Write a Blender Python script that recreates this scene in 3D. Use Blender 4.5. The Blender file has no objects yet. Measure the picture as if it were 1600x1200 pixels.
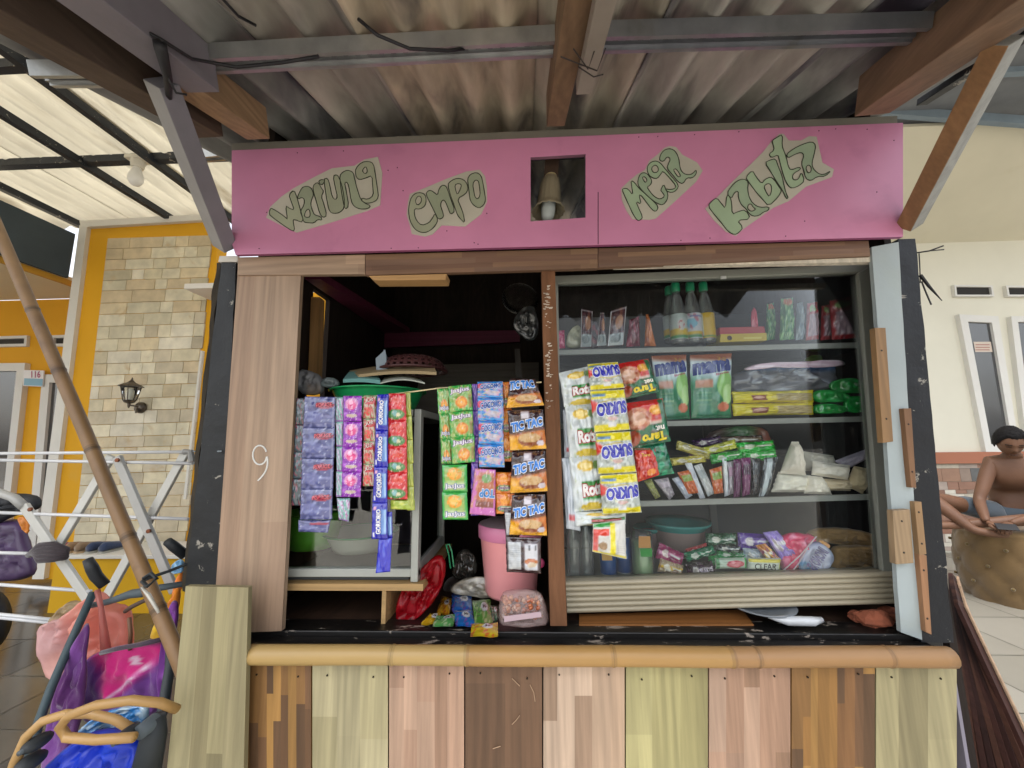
import bpy, bmesh, math, random
import numpy as np
from mathutils import Vector, Matrix, noise as mnoise

sc = bpy.context.scene
# ------------------------------------------------------------------ camera
F = 600.0
YAW, PITCH, ROLL = math.radians(2.1), math.radians(8.3), math.radians(0.7)
CAM = Vector((0, -1.1, 1.3))
_f = Vector((-math.sin(YAW)*math.cos(PITCH), math.cos(YAW)*math.cos(PITCH), math.sin(PITCH)))
_r0 = Vector((math.cos(YAW), math.sin(YAW), 0)); _u0 = _r0.cross(_f)
_u = _u0*math.cos(ROLL) + _r0*math.sin(ROLL); _r = _r0*math.cos(ROLL) - _u0*math.sin(ROLL)
cd = bpy.data.cameras.new('camera'); cam = bpy.data.objects.new('camera', cd)
sc.collection.objects.link(cam); sc.camera = cam
cd.sensor_width = 36; cd.lens = F/1600*36; cd.clip_start = 0.02; cd.clip_end = 500
m3 = Matrix((_r, _u, -_f)).transposed(); cam.matrix_world = Matrix.Translation(CAM) @ m3.to_4x4()

# ------------------------------------------------------------------ light
SUN_EL, SUN_AZ = math.radians(66), math.radians(205)     # azimuth: 0 = +Y, clockwise
w = bpy.data.worlds.new('World'); sc.world = w; w.use_nodes = True
nt = w.node_tree; bg = nt.nodes['Background']
sky = nt.nodes.new('ShaderNodeTexSky'); sky.sky_type = 'NISHITA'; sky.sun_disc = False
sky.sun_elevation = SUN_EL; sky.sun_rotation = SUN_AZ; sky.dust_density = 4.0; sky.air_density = 1.0; sky.ozone_density = 0.6
hs = nt.nodes.new('ShaderNodeHueSaturation'); hs.inputs['Saturation'].default_value = 0.32     # hazy overcast
nt.links.new(sky.outputs[0], hs.inputs['Color']); nt.links.new(hs.outputs[0], bg.inputs[0]); bg.inputs[1].default_value = 0.15
sd = bpy.data.lights.new('sun', 'SUN'); sd.energy = 0.7; sd.angle = math.radians(25); sd.color = (1, .96, .9)
so = bpy.data.objects.new('sun', sd); sc.collection.objects.link(so)
_d = Vector((math.sin(SUN_AZ)*math.cos(SUN_EL), math.cos(SUN_AZ)*math.cos(SUN_EL), math.sin(SUN_EL)))
so.rotation_euler = _d.to_track_quat('Z', 'Y').to_euler()
sc.view_settings.view_transform = 'Standard'; sc.view_settings.look = 'None'
sc.view_settings.exposure = 1.5; sc.view_settings.gamma = 1.0
sc.cycles.max_bounces = 9; sc.cycles.diffuse_bounces = 5; sc.cycles.transparent_max_bounces = 24
sc.cycles.sample_clamp_indirect = 6.0

# ------------------------------------------------------------------ pixel -> place
def ray(px, py):
    return (_r*(px-800) + _u*(600-py) + _f*F)
def P(px, py, Y=0.0):
    d = ray(px, py); return CAM + d*((Y-CAM.y)/d.y)
def PX(px, py, X):
    d = ray(px, py); return CAM + d*((X-CAM.x)/d.x)
def PZ(px, py, Z):
    d = ray(px, py); return CAM + d*((Z-CAM.z)/d.z)
def PP(px, py, p0, n):
    d = ray(px, py); n = Vector(n); return CAM + d*((Vector(p0)-CAM).dot(n)/d.dot(n))

def lin(c):
    if isinstance(c, str):
        c = c.lstrip('#'); c = [int(c[i:i+2], 16)/255 for i in (0, 2, 4)]
    return tuple(x/12.92 if x <= .04045 else ((x+.055)/1.055)**2.4 for x in c)
def linA(a):
    a = np.clip(a, 0, 1); return np.where(a <= .04045, a/12.92, ((a+.055)/1.055)**2.4)

# ------------------------------------------------------------------ materials (colour comes from each mesh's own Col attribute)
MATS = {}
def mat(kind, rough=.6, metal=0.0, var=.12, vs=6.0, stretch=(1, 1, 1), bump=.15, bs=40.0, coat=0.0, spec=.5, wood=0.0, chips=None, streak=None, alpha=None, transl=None, sheen=0.0, emit=0.0, sss=0.0):
    if kind in MATS: return MATS[kind]
    m = bpy.data.materials.new(kind); m.use_nodes = True; n = m.node_tree; N = n.nodes; L = n.links
    b = N['Principled BSDF']; out = N['Material Output']
    at = N.new('ShaderNodeAttribute'); at.attribute_name = 'Col'
    tc = N.new('ShaderNodeTexCoord'); oi = N.new('ShaderNodeObjectInfo')
    mp = N.new('ShaderNodeMapping'); mp.inputs['Scale'].default_value = stretch
    L.new(tc.outputs['Object'], mp.inputs['Vector'])
    wv = N.new('ShaderNodeMath'); wv.operation = 'MULTIPLY'; wv.inputs[1].default_value = 13.0; L.new(oi.outputs['Random'], wv.inputs[0])
    def nz(scale, detail=4, dist=0.0, rgh=.55):
        t = N.new('ShaderNodeTexNoise'); t.noise_dimensions = '4D'; t.inputs['Scale'].default_value = scale
        t.inputs['Detail'].default_value = detail; t.inputs['Distortion'].default_value = dist; t.inputs['Roughness'].default_value = rgh
        L.new(mp.outputs[0], t.inputs['Vector']); L.new(wv.outputs[0], t.inputs['W']); return t.outputs['Fac']
    def mr(x, a, b_, c, d):
        t = N.new('ShaderNodeMapRange'); t.inputs[1].default_value = a; t.inputs[2].default_value = b_; t.inputs[3].default_value = c; t.inputs[4].default_value = d
        L.new(x, t.inputs[0]); return t.outputs[0]
    def mul(x, y):
        t = N.new('ShaderNodeMath'); t.operation = 'MULTIPLY'; L.new(x, t.inputs[0])
        if isinstance(y, (int, float)): t.inputs[1].default_value = y
        else: L.new(y, t.inputs[1])
        return t.outputs[0]
    v = mr(nz(vs), .3, .7, 1-var, 1+var)
    if wood:
        g1 = nz(wood*15, 4)                       # fine grain
        v = mul(v, mr(g1, .32, .68, .87, 1.09))
        rg = N.new('ShaderNodeMath'); rg.operation = 'SINE'; L.new(mul(nz(wood*.8, 1.2, 0.3), 85.0), rg.inputs[0])
        v = mul(v, mr(rg.outputs[0], -1, 1, .86, 1.06))
    mx = N.new('ShaderNodeVectorMath'); mx.operation = 'SCALE'; L.new(at.outputs['Color'], mx.inputs[0]); L.new(v, mx.inputs['Scale'])
    col = mx.outputs[0]
    def mixc(fac, c1, c2):
        t = N.new('ShaderNodeMix'); t.data_type = 'RGBA'; L.new(fac, t.inputs[0]); L.new(c1, t.inputs[6])
        if isinstance(c2, tuple): t.inputs[7].default_value = (*c2, 1)
        else: L.new(c2, t.inputs[7])
        return t.outputs[2]
    if chips:                                    # flaked paint: (noise scale, threshold, colour beneath)
        f = mr(nz(chips[0], 8, 0.6, .7), chips[1], chips[1]+.02, 0, 1); col = mixc(f, col, lin(chips[2]))
    if streak:                                   # dirt stains: (scale, threshold, softness, colour)
        f = mr(nz(streak[0], 5, .4), streak[1], streak[1]+streak[2], 0, 1); col = mixc(f, col, lin(streak[3]))
    L.new(col, b.inputs['Base Color'])
    b.inputs['Roughness'].default_value = rough; b.inputs['Metallic'].default_value = metal
    b.inputs['Coat Weight'].default_value = coat; b.inputs['Specular IOR Level'].default_value = spec
    b.inputs['Coat Roughness'].default_value = .12
    if sheen: b.inputs['Sheen Weight'].default_value = sheen
    if sss:
        b.inputs['Subsurface Weight'].default_value = sss; b.inputs['Subsurface Radius'].default_value = (.01, .004, .002)
    if emit:
        L.new(col, b.inputs['Emission Color']); b.inputs['Emission Strength'].default_value = emit
    if bump:
        bp = N.new('ShaderNodeBump'); bp.inputs['Strength'].default_value = bump; bp.inputs['Distance'].default_value = .004
        L.new(nz(bs, 5), bp.inputs['Height']); L.new(bp.outputs[0], b.inputs['Normal'])
    sh = b.outputs[0]
    if transl:
        t = N.new('ShaderNodeBsdfTranslucent'); L.new(col, t.inputs[0]); ms = N.new('ShaderNodeMixShader'); ms.inputs[0].default_value = transl
        L.new(sh, ms.inputs[1]); L.new(t.outputs[0], ms.inputs[2]); sh = ms.outputs[0]
    if alpha is not None:
        t = N.new('ShaderNodeBsdfTransparent'); ms = N.new('ShaderNodeMixShader'); ms.inputs[0].default_value = alpha
        L.new(t.outputs[0], ms.inputs[1]); L.new(sh, ms.inputs[2]); sh = ms.outputs[0]
    L.new(sh, out.inputs[0]); MATS[kind] = m; return m
def pane_mat(name, tint=(1, 1, 1), base=.06, haze=0.0, rough=.02):
    if name in MATS: return MATS[name]
    m = bpy.data.materials.new(name); m.use_nodes = True; n = m.node_tree; N = n.nodes; L = n.links
    for x in list(N):
        if x.type == 'BSDF_PRINCIPLED': N.remove(x)
    t = N.new('ShaderNodeBsdfTransparent'); t.inputs[0].default_value = (*tint, 1)
    g = N.new('ShaderNodeBsdfGlossy'); g.inputs['Roughness'].default_value = rough
    fr = N.new('ShaderNodeFresnel'); fr.inputs[0].default_value = 1.5
    ad = N.new('ShaderNodeMath'); ad.operation = 'ADD'; ad.inputs[1].default_value = base; L.new(fr.outputs[0], ad.inputs[0])
    ms = N.new('ShaderNodeMixShader'); L.new(ad.outputs[0], ms.inputs[0]); L.new(t.outputs[0], ms.inputs[1]); L.new(g.outputs[0], ms.inputs[2])
    sh = ms.outputs[0]
    if haze:                                      # patchy pale diffuse veil over the glass
        d = N.new('ShaderNodeBsdfDiffuse'); d.inputs[0].default_value = (.5, .5, .52, 1)
        tc = N.new('ShaderNodeTexCoord'); nz = N.new('ShaderNodeTexNoise'); nz.inputs['Scale'].default_value = 5; nz.inputs['Detail'].default_value = 6
        L.new(tc.outputs['Object'], nz.inputs['Vector'])
        mr = N.new('ShaderNodeMapRange'); mr.inputs[3].default_value = haze*.4; mr.inputs[4].default_value = haze*1.6; L.new(nz.outputs[0], mr.inputs[0])
        m2 = N.new('ShaderNodeMixShader'); L.new(mr.outputs[0], m2.inputs[0]); L.new(sh, m2.inputs[1]); L.new(d.outputs[0], m2.inputs[2]); sh = m2.outputs[0]
    L.new(sh, N['Material Output'].inputs[0]); MATS[name] = m; return m

mat('matte', rough=.75)
mat('wall_paint', rough=.8, var=.05, vs=1.5, bump=.1, bs=25, streak=(1.2, .62, .3, '#b9b08e'))
mat('wood_z', rough=.5, var=.05, vs=3, stretch=(1, 1, .045), wood=9, bump=.12, bs=90, spec=.4)
mat('wood_x', rough=.55, var=.08, vs=3, stretch=(.05, 1, 1), wood=9, bump=.15, bs=90, spec=.35)
mat('wood_y', rough=.6, var=.12, vs=5, stretch=(1, .06, 1), wood=9, bump=.25, bs=80, spec=.3)
mat('rough_wood', rough=.8, var=.25, vs=7, stretch=(1, 1, .15), wood=9, bump=.5, bs=60, spec=.2)
mat('grey_paint', rough=.6, var=.12, vs=8, bump=.25, bs=50, chips=(6, .68, '#8f6a50'))
mat('black_paint', rough=.5, var=.2, vs=8, bump=.6, bs=35, spec=.4, chips=(18, .605, '#8f8a80'))
mat('black_ledge', rough=.42, var=.2, vs=8, stretch=(.35, 1, 1), bump=.5, bs=35, spec=.5, chips=(40, .59, '#8f857a'))
mat('blue_board', rough=.7, var=.08, vs=4, bump=.3, bs=30, chips=(7, .69, '#8a8578'), streak=(3, .6, .2, '#9fa79c'))
mat('pink_board', rough=.42, var=.12, vs=2.6, bump=.12, bs=7, streak=(4.5, .56, .35, '#96587c'))
mat('asbestos', rough=.85, var=.45, vs=5, stretch=(2.2, .5, 1), bump=.35, bs=30, streak=(2.2, .50, .14, '#35323e'))
mat('steel', rough=.35, metal=.75, var=.2, vs=14, bump=.15, bs=60, streak=(9, .6, .2, '#6e6a62'))
mat('alu', rough=.42, metal=.12, var=.1, vs=5, bump=.08, bs=40)
mat('plastic', rough=.32, var=.05, bump=.04, bs=20)
mat('soft_plastic', rough=.38, var=.06, bump=.05, bs=20, transl=.35)
mat('film', rough=.22, var=.08, vs=20, bump=.85, bs=26, coat=.8, spec=.7)
mat('print', rough=.35, var=.03, bump=0)
mat('bag_film', rough=.42, var=.1, bump=.6, bs=24, spec=.45)
mat('thin_film', rough=.25, var=.1, bump=.8, bs=30, transl=.5, spec=.7, alpha=.78)
mat('clear_film', rough=.15, var=.1, bump=.9, bs=35, spec=1.0, alpha=.32)
mat('fabric', rough=.9, var=.1, bump=.3, bs=160, sheen=.3)
mat('rubber', rough=.6, var=.1, bump=.1)
mat('skin', rough=.62, var=.16, vs=9, bump=.3, bs=60, sss=.12)
mat('hair', rough=.8, spec=.25, var=.2, bump=1.0, bs=90, stretch=(1, 1, .4))
mat('bamboo', rough=.42, var=.14, vs=6, stretch=(.35, 1, 1), bump=.12, bs=50, streak=(14, .66, .1, '#8a5c30'))
mat('bamboo_dark', rough=.5, var=.25, vs=6, bump=.2, bs=30, streak=(5, .55, .2, '#4a3320'))
mat('brick', rough=.9, var=.3, vs=30, bump=.8, bs=50)
mat('stone', rough=.6, var=.16, vs=9, bump=.5, bs=22, streak=(7, .62, .2, '#b99a68'))
mat('wet_tile', rough=.16, var=.16, vs=2.5, bump=.05, bs=8, spec=.6)
mat('tile', rough=.25, var=.05, vs=2, bump=.02, bs=8)
mat('skylight', rough=.5, var=.12, vs=3, stretch=(3, .5, 1), bump=.05, transl=.78, streak=(2.5, .56, .25, '#8f8470'))
mat('lit', rough=.5, emit=6)
mat('frost', rough=.4, var=.1, transl=.3)
pane_mat('glass_clean', (.96, .98, .97), .02)
pane_mat('glass_hazy', (.95, .97, .97), -.028, haze=.005)
pane_mat('glass_dark', (.12, .14, .15), .10, haze=.1)
pane_mat('bottle', (.86, .93, .90), .10, haze=.14, rough=.06)  # veil and reflection added so the dark clear body looks brighter

# ------------------------------------------------------------------ mesh builder
def newobj(name, me, parent=None):
    o = bpy.data.objects.new(name, me); sc.collection.objects.link(o)
    if parent is not None:
        o.parent = parent
        o.matrix_parent_inverse = Matrix.Identity(4); o.location = -Vector(parent.get('_w', (0, 0, 0)))
        o['_w'] = (0.0, 0.0, 0.0)
    return o
def tag(o, label=None, cat=None, group=None, kind=None):
    if label: o['label'] = label
    if cat: o['category'] = cat
    if group: o['group'] = group
    if kind: o['kind'] = kind
    return o
ROOTS = []
def thing(name, label, cat, loc=(0, 0, 0), group=None):
    o = bpy.data.objects.new(name, None); sc.collection.objects.link(o); o.empty_display_size = .1
    o.location = loc; o['_w'] = tuple(loc); ROOTS.append(o)
    return tag(o, label, cat, group)
def lab(o, label): o['label'] = label; return o

class MB:
    def __init__(s, col='#888888'):
        s.v = []; s.f = []; s.c = []; s.col = lin(col)
    def color(s, c): s.col = lin(c) if not isinstance(c, tuple) else c; return s
    def add(s, vs, fs, col=None):
        n = len(s.v); s.v += [tuple(p) for p in vs]
        c = s.col if col is None else (lin(col) if isinstance(col, str) else col)
        for f in fs: s.f.append([n+i for i in f]); s.c.append(c)
        return s
    def addc(s, vs, fs, cols):
        """per-vertex colours (N,3) linear"""
        n = len(s.v); s.v += [tuple(p) for p in vs]
        for f in fs: s.f.append([n+i for i in f]); s.c.append([tuple(cols[i]) for i in f])
        return s
    def hexa(s, a, b, col=None):
        """two quads a (front, 4 pts) and b (back)"""
        return s.add(list(a)+list(b), [(0, 1, 2, 3), (7, 6, 5, 4), (0, 4, 5, 1), (1, 5, 6, 2), (2, 6, 7, 3), (3, 7, 4, 0)], col)
    def box(s, lo, hi, col=None, rot=None, piv=None):
        x0, y0, z0 = lo; x1, y1, z1 = hi
        a = [Vector(p) for p in ((x0, y0, z0), (x1, y0, z0), (x1, y0, z1), (x0, y0, z1))]
        b = [Vector((p.x, y1, p.z)) for p in a]
        if rot is not None:
            c = Vector(piv) if piv else (Vector(lo)+Vector(hi))/2
            a = [c+rot@(p-c) for p in a]; b = [c+rot@(p-c) for p in b]
        return s.hexa(a, b, col)
    def quadbox(s, pxs, Y, t, col=None, Yb=None):
        """4 pixel corners (BL,BR,TR,TL) on plane Y, thickness t backwards"""
        a = [P(x, y, Y) for x, y in pxs]; b = [p+Vector((0, t, 0)) for p in a]
        return s.hexa(a, b, col)
    def poly(s, pts, off, col=None):
        """n-gon extruded by vector off"""
        n = len(pts); off = Vector(off); a = [Vector(p) for p in pts]; b = [p+off for p in a]
        return s.add(a+b, [tuple(range(n)), tuple(range(2*n-1, n-1, -1))]+[(i, n+i, n+(i+1) % n, (i+1) % n) for i in range(n)], col)
    def beam(s, p0, p1, w, h, up=(0, 0, 1), col=None):
        p0 = Vector(p0); p1 = Vector(p1); d = (p1-p0).normalized(); sd = d.cross(Vector(up)).normalized(); u = sd.cross(d)
        q = lambda p: [p-sd*w/2-u*h/2, p+sd*w/2-u*h/2, p+sd*w/2+u*h/2, p-sd*w/2+u*h/2]
        return s.hexa(q(p0), q(p1), col)
    def tube(s, pts, r, n=10, col=None, cap=True, closed=False):
        pts = [Vector(p) for p in pts]; k = len(pts); rs = r if isinstance(r, (list, tuple)) else [r]*k
        vs = []; prev = None
        for i, p in enumerate(pts):
            a = pts[(i-1) % k] if (i > 0 or closed) else p; b = pts[(i+1) % k] if (i < k-1 or closed) else p
            d = (b-a); d = d.normalized() if d.length > 1e-9 else Vector((0, 0, 1))
            if prev is None:
                u = d.orthogonal().normalized()
            else:
                u = (prev-d*prev.dot(d)); u = u.normalized() if u.length > 1e-6 else d.orthogonal().normalized()
            prev = u; w_ = d.cross(u)
            vs += [p+(u*math.cos(2*math.pi*j/n)+w_*math.sin(2*math.pi*j/n))*rs[i] for j in range(n)]
        fs = [(i*n+j, i*n+(j+1) % n, (i+1)*n+(j+1) % n, (i+1)*n+j) for i in range(k-1) for j in range(n)]
        if closed: fs += [((k-1)*n+j, (k-1)*n+(j+1) % n, (j+1) % n, j) for j in range(n)]
        elif cap: fs += [tuple(range(n-1, -1, -1)), tuple((k-1)*n+j for j in range(n))]
        return s.add(vs, fs, col)
    def lathe(s, prof, c, n=24, axis=(0, 0, 1), col=None, rib=0.0, ribn=0, cols=None):
        """prof: [(r, h)]"""
        ax = Vector(axis).normalized(); u = ax.orthogonal().normalized() if abs(ax.z) < .99 else Vector((1, 0, 0)); w_ = ax.cross(u); c = Vector(c)
        vs = []; k = len(prof)
        for r, h in prof:
            for j in range(n):
                a = 2*math.pi*j/n; rr = r*(1+rib*math.cos(ribn*a)) if ribn else r
                vs.append(c+ax*h+(u*math.cos(a)+w_*math.sin(a))*rr)
        base = len(s.v)
        for i in range(k-1):
            fs = [(i*n+j, i*n+(j+1) % n, (i+1)*n+(j+1) % n, (i+1)*n+j) for j in range(n)]
            cc = cols[i] if cols else col
            if i == 0: s.add(vs, fs, cc)
            else:
                c2 = s.col if cc is None else (lin(cc) if isinstance(cc, str) else cc)
                for f in fs: s.f.append([base+x for x in f]); s.c.append(c2)
        return s
    def ell(s, c, r, n=16, m=10, col=None, rot=None):
        c = Vector(c); vs = []
        for i in range(m+1):
            t = math.pi*i/m
            for j in range(n):
                a = 2*math.pi*j/n; p = Vector((math.sin(t)*math.cos(a)*r[0], math.sin(t)*math.sin(a)*r[1], math.cos(t)*r[2]))
                vs.append(c+(rot@p if rot is not None else p))
        return s.add(vs, [(i*n+j, (i+1)*n+j, (i+1)*n+(j+1) % n, i*n+(j+1) % n) for i in range(m) for j in range(n)], col)
    def build(s, name, m, parent=None, smooth=False, bevel=0.0, sub=0):
        me = bpy.data.meshes.new(name); off = Vector((0, 0, 0))
        me.from_pydata(s.v, [], s.f); me.materials.append(MATS[m])
        ca = me.color_attributes.new('Col', 'FLOAT_COLOR', 'CORNER')
        buf = np.ones((len(me.loops), 4), dtype=np.float32); i = 0
        for f, c in zip(s.f, s.c):
            k = len(f)
            buf[i:i+k, :3] = c
            i += k
        ca.data.foreach_set('color', buf.ravel())
        if smooth: me.polygons.foreach_set('use_smooth', [True]*len(me.polygons))
        o = newobj(name, me, parent)
        if bevel:
            b = o.modifiers.new('bevel', 'BEVEL'); b.width = bevel; b.segments = 2; b.limit_method = 'ANGLE'
        if sub:
            b = o.modifiers.new('sub', 'SUBSURF'); b.levels = sub; b.render_levels = sub
        return o
def nz3(x, y, z=0.0): return mnoise.noise(Vector((x, y, z)))

# lettering as real geometry (the font that comes with Blender)
_TXT = {}
def textgeo(s, bold=0.0, cut=.18):
    k = (s, bold)
    if k in _TXT: return _TXT[k]
    cu = bpy.data.curves.new('t', 'FONT'); cu.body = s; cu.offset = bold; cu.resolution_u = 3
    ob = bpy.data.objects.new('t', cu); sc.collection.objects.link(ob)
    dg = bpy.context.evaluated_depsgraph_get(); me = bpy.data.meshes.new_from_object(ob.evaluated_get(dg))
    bm = bmesh.new(); bm.from_mesh(me); bmesh.ops.triangulate(bm, faces=bm.faces[:])
    for _ in range(3):
        e = [e for e in bm.edges if e.calc_length() > cut]
        if not e: break
        bmesh.ops.subdivide_edges(bm, edges=e, cuts=1); bmesh.ops.triangulate(bm, faces=bm.faces[:])
    V = np.array([v.co[:2] for v in bm.verts]); bm.verts.index_update(); T = [[v.index for v in f.verts] for f in bm.faces]
    bm.free(); bpy.data.objects.remove(ob); bpy.data.curves.remove(cu); bpy.data.meshes.remove(me)
    if bold == 0: lo, hi = V.min(0), V.max(0)
    else:
        textgeo(s, 0); lo, hi = _TXT[(s, 'bb')]
    if bold == 0: _TXT[(s, 'bb')] = (lo, hi)
    V = (V-lo)/(hi-lo); _TXT[k] = (V, T); return _TXT[k]
# ================================================================== SETTING: ground
random.seed(7)
GZ = 0.0
b = MB('#8d877c'); b.add([(-60, -40, -.012), (60, -40, -.012), (60, 80, -.012), (-60, 80, -.012)], [(0, 1, 2, 3)])
tag(b.build('ground', 'matte'), kind='structure')
b = MB('#b9b4a8'); b.box((-.78, -2.0, -.01), (1.0, .1, .0)); tag(b.build('bounce_pavement', 'matte'), kind='structure')  # unseen pale slab, added to bounce light up under the kiosk roof
def tiles(name, x0, x1, y0, y1, s, cols, mt, grout, ang=0.0, z=0.0):
    b = MB(grout); b.add([(x0, y0, z-.004), (x1, y0, z-.004), (x1, y1, z-.004), (x0, y1, z-.004)], [(0, 1, 2, 3)])
    nx = int((x1-x0)/s); ny = int((y1-y0)/s)
    for i in range(nx):
        for j in range(ny):
            c = lin(random.choice(cols)); k = random.uniform(.92, 1.08); g = .003
            b.add([(x0+i*s+g, y0+j*s+g, z), (x0+(i+1)*s-g, y0+j*s+g, z), (x0+(i+1)*s-g, y0+(j+1)*s-g, z), (x0+i*s+g, y0+(j+1)*s-g, z)], [(0, 1, 2, 3)], tuple(k*x for x in c))
    return tag(b.build(name, mt), kind='structure')
tiles('porch_floor_left', -9.0, -.78, -2.0, 6.0, .4, ['#4a4845', '#524e49', '#464442', '#5a554d'], 'wet_tile', '#8e887c')
tiles('porch_floor_right', 1.0, 9.0, -2.0, 6.0, .5, ['#7e7b72', '#838077', '#79766d'], 'tile', '#615e56')
b = MB('#b0aa9e'); b.box((-20, -9, -.5), (20, -2.0, -.003)); tag(b.build('street', 'matte'), kind='structure')

# ================================================================== KIOSK
WALLX_L, WALLX_R = -.84, 1.12
PAL = dict(
    green=['#988f6c', '#867d5e', '#a49b7a', '#8f8666', '#9f9673'],
    pink=['#a88872', '#8e705a', '#b89a84', '#9c7c66', '#ae907a'],
    pale=['#ac927a', '#9a806a', '#bca48e', '#a48a74', '#b29880'],
    orange=['#8e6838', '#765434', '#9a7440', '#5c442f', '#836038', '#684c34', '#8a6436'],
    brown=['#6c503c', '#745642', '#664c38', '#5f4e40'],
    yel=['#a29a6c', '#8c845a', '#b0a878', '#989064'],
    top=['#82644f', '#745848', '#8a6c54', '#785e4e'])
def laminate(name, quad, Y, t, pal, n=6, seg=(.12, .5), parent=None, horiz=False, mt='wood_z', seed=0, lean=None, zmin=None):
    """a board of finger-jointed laminate strips; quad in pixels: TL, TR, BR, BL"""
    rnd = random.Random(seed); q = [P(x, y, Y) for x, y in quad]
    if zmin is not None:
        for a, c in ((0, 3), (1, 2)):
            d = q[c]-q[a]; q[c] = q[a]+d*((q[a].z-zmin)/(-d.z))
    if lean:
        for i in (0, 1): q[i] = q[i]+Vector((0, lean, 0))
    b = MB(pal[0]); off = Vector((0, t, 0))
    def pt(u, v): return q[0]*(1-u)*(1-v)+q[1]*u*(1-v)+q[2]*u*v+q[3]*(1-u)*v
    L = ((q[3]-q[0]).length if not horiz else (q[1]-q[0]).length)
    wd = [0]
    for i in range(n): wd.append(wd[-1]+rnd.uniform(.75, 1.3))
    for i in range(n):
        a0, a1 = wd[i]/wd[-1], wd[i+1]/wd[-1]; s = -rnd.random()*.3
        while s < L:
            l = rnd.uniform(*seg)*(1 if rnd.random() > .2 else 2); s0 = max(0, s)/L; s1 = min(L, s+l)/L; s += l
            if s1 <= s0: continue
            c = lin(rnd.choice(pal)); k = rnd.uniform(.80, 1.10); c = tuple(x*k for x in c)
            if horiz: b.add([pt(s0, a1), pt(s1, a1), pt(s1, a0), pt(s0, a0)], [(0, 1, 2, 3)], c)
            else: b.add([pt(a0, s1), pt(a1, s1), pt(a1, s0), pt(a0, s0)], [(0, 1, 2, 3)], c)
    bk = [p+off for p in q]; c = tuple(x*.75 for x in lin(pal[0]))
    b.add(q+bk, [(4, 5, 6, 7), (0, 1, 5, 4), (1, 2, 6, 5), (2, 3, 7, 6), (3, 0, 4, 7)], c)
    return b.build(name, mt, parent)

kiosk = thing('food_kiosk', 'wooden snack kiosk with a vertical plank front, black corner posts and a black counter ledge', 'kiosk', (0.08, .4, 0))
K = kiosk
# front planks
xt = [379, 487, 607, 726, 848, 977, 1107, 1236, 1368, 1496]
pals = ['orange', 'green', 'pink', 'brown', 'pale', 'yel', 'pink', 'orange', 'green']
plab = {0: 'orange-brown block-patterned plank at the left end', 3: 'dark brown scratched plank', 7: 'orange-brown block-patterned plank near the right end', 5: 'olive-yellow plank in the middle'}
for i in range(9):
    p = pals[i]; n = 9 if p == 'orange' else (2 if p == 'brown' else (3 if p in ('yel', 'green') else 5))
    o = laminate('front_plank', [(xt[i]+1.2, 1040), (xt[i+1]-1.2, 1040), (xt[i+1]-1.0, 1190), (xt[i]+1.0, 1190)], -.045+.0015*(i % 2), .014, PAL[p], n, (.07, .26) if p == 'orange' else (.14, .5), K, seed=i*3+1, zmin=.02)
    if i in plab: lab(o, plab[i])
b = MB('#3a3026'); b.quadbox([(379, 1190), (1490, 1190), (1490, 1030), (379, 1030)], -.025, .03); b.build('front_frame', 'matte', K)
b = MB('#7f7a86'); x = P(1497, 1045, -.045).x; b.box((x-.002, -.03, .02), (x+.006, .9, P(1497, 1045, -.045).z)); lab(b.build('side_panel', 'grey_paint', K), 'pale grey side sheet')
# nails / scratches on planks
b = MB('#2b241d'); rn = random.Random(3)
for i in range(9):
    for dx in (.2, .8):
        p = P(xt[i]+(xt[i+1]-xt[i])*dx, 1056+rn.uniform(-4, 6), -.0465); b.lathe([(0, -.0006), (.0022, -.0004), (.0024, .0015)], p, 8, (0, 1, 0))
b.build('nail_heads', 'steel', K)
b = MB('#a88c70')
for pts in ([(812, 1118), (806, 1126), (800, 1132)], [(828, 1070), (834, 1082), (836, 1096)], [(800, 1060), (812, 1072)], [(770, 1170), (782, 1166)]): b.tube([P(x, y, -.0462) for x, y in pts], .0009, 5)
tag(b.build('scratches', 'matte', K), kind='stuff')
# bamboo rim in front of the ledge
def bamboo(name, pts, r, nodes, mt='bamboo', parent=None, col='#b98f56', n=14, jit=.0):
    b = MB(col); k = 60; P0 = [Vector(p) for p in pts]
    L = [0.0]
    for a, c in zip(P0, P0[1:]): L.append(L[-1]+(c-a).length)
    def at(s):
        for i in range(len(P0)-1):
            if s <= L[i+1] or i == len(P0)-2: return P0[i].lerp(P0[i+1], (s-L[i])/(L[i+1]-L[i]))
    ss = sorted(set([i/k for i in range(k+1)]+[max(0, min(1, x+d)) for x in nodes for d in (-.008, -.004, 0, .004, .008)]))
    rs = []
    for s in ss:
        rr = r*(1+.03*nz3(s*7, 1.3))
        for x in nodes:
            d = abs(s-x); rr *= 1+(.07 if d < .0015 else (-.02 if d < .0045 else 0))
        rs.append(rr)
    b.tube([at(s*L[-1])+Vector((0, 0, .002*nz3(s*5, 7.7))) for s in ss], rs, n)
    for fi in range(len(b.f)-2):
        s = ss[fi//n]; dn = min(abs(s-x) for x in nodes)
        if dn < .0042: b.c[fi] = tuple(q*(.45 if dn < .0025 else .75) for q in b.c[fi])
    return b.build(name, mt, parent, smooth=True)
yz = -.062
pa = P(389, 1023, yz); pb_ = P(1486, 1027, yz)
rr = (P(800, 1008, yz).z-P(800, 1039, yz).z)/2
o = bamboo('bamboo_rail', [pa, P(700, 1024, yz), P(1100, 1026, yz), pb_], rr, [.216, .325, .534, .70, .735, .915], 'bamboo', K)
ca = o.data.color_attributes['Col']; buf = np.ones((len(o.data.loops), 4), np.float32)
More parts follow.
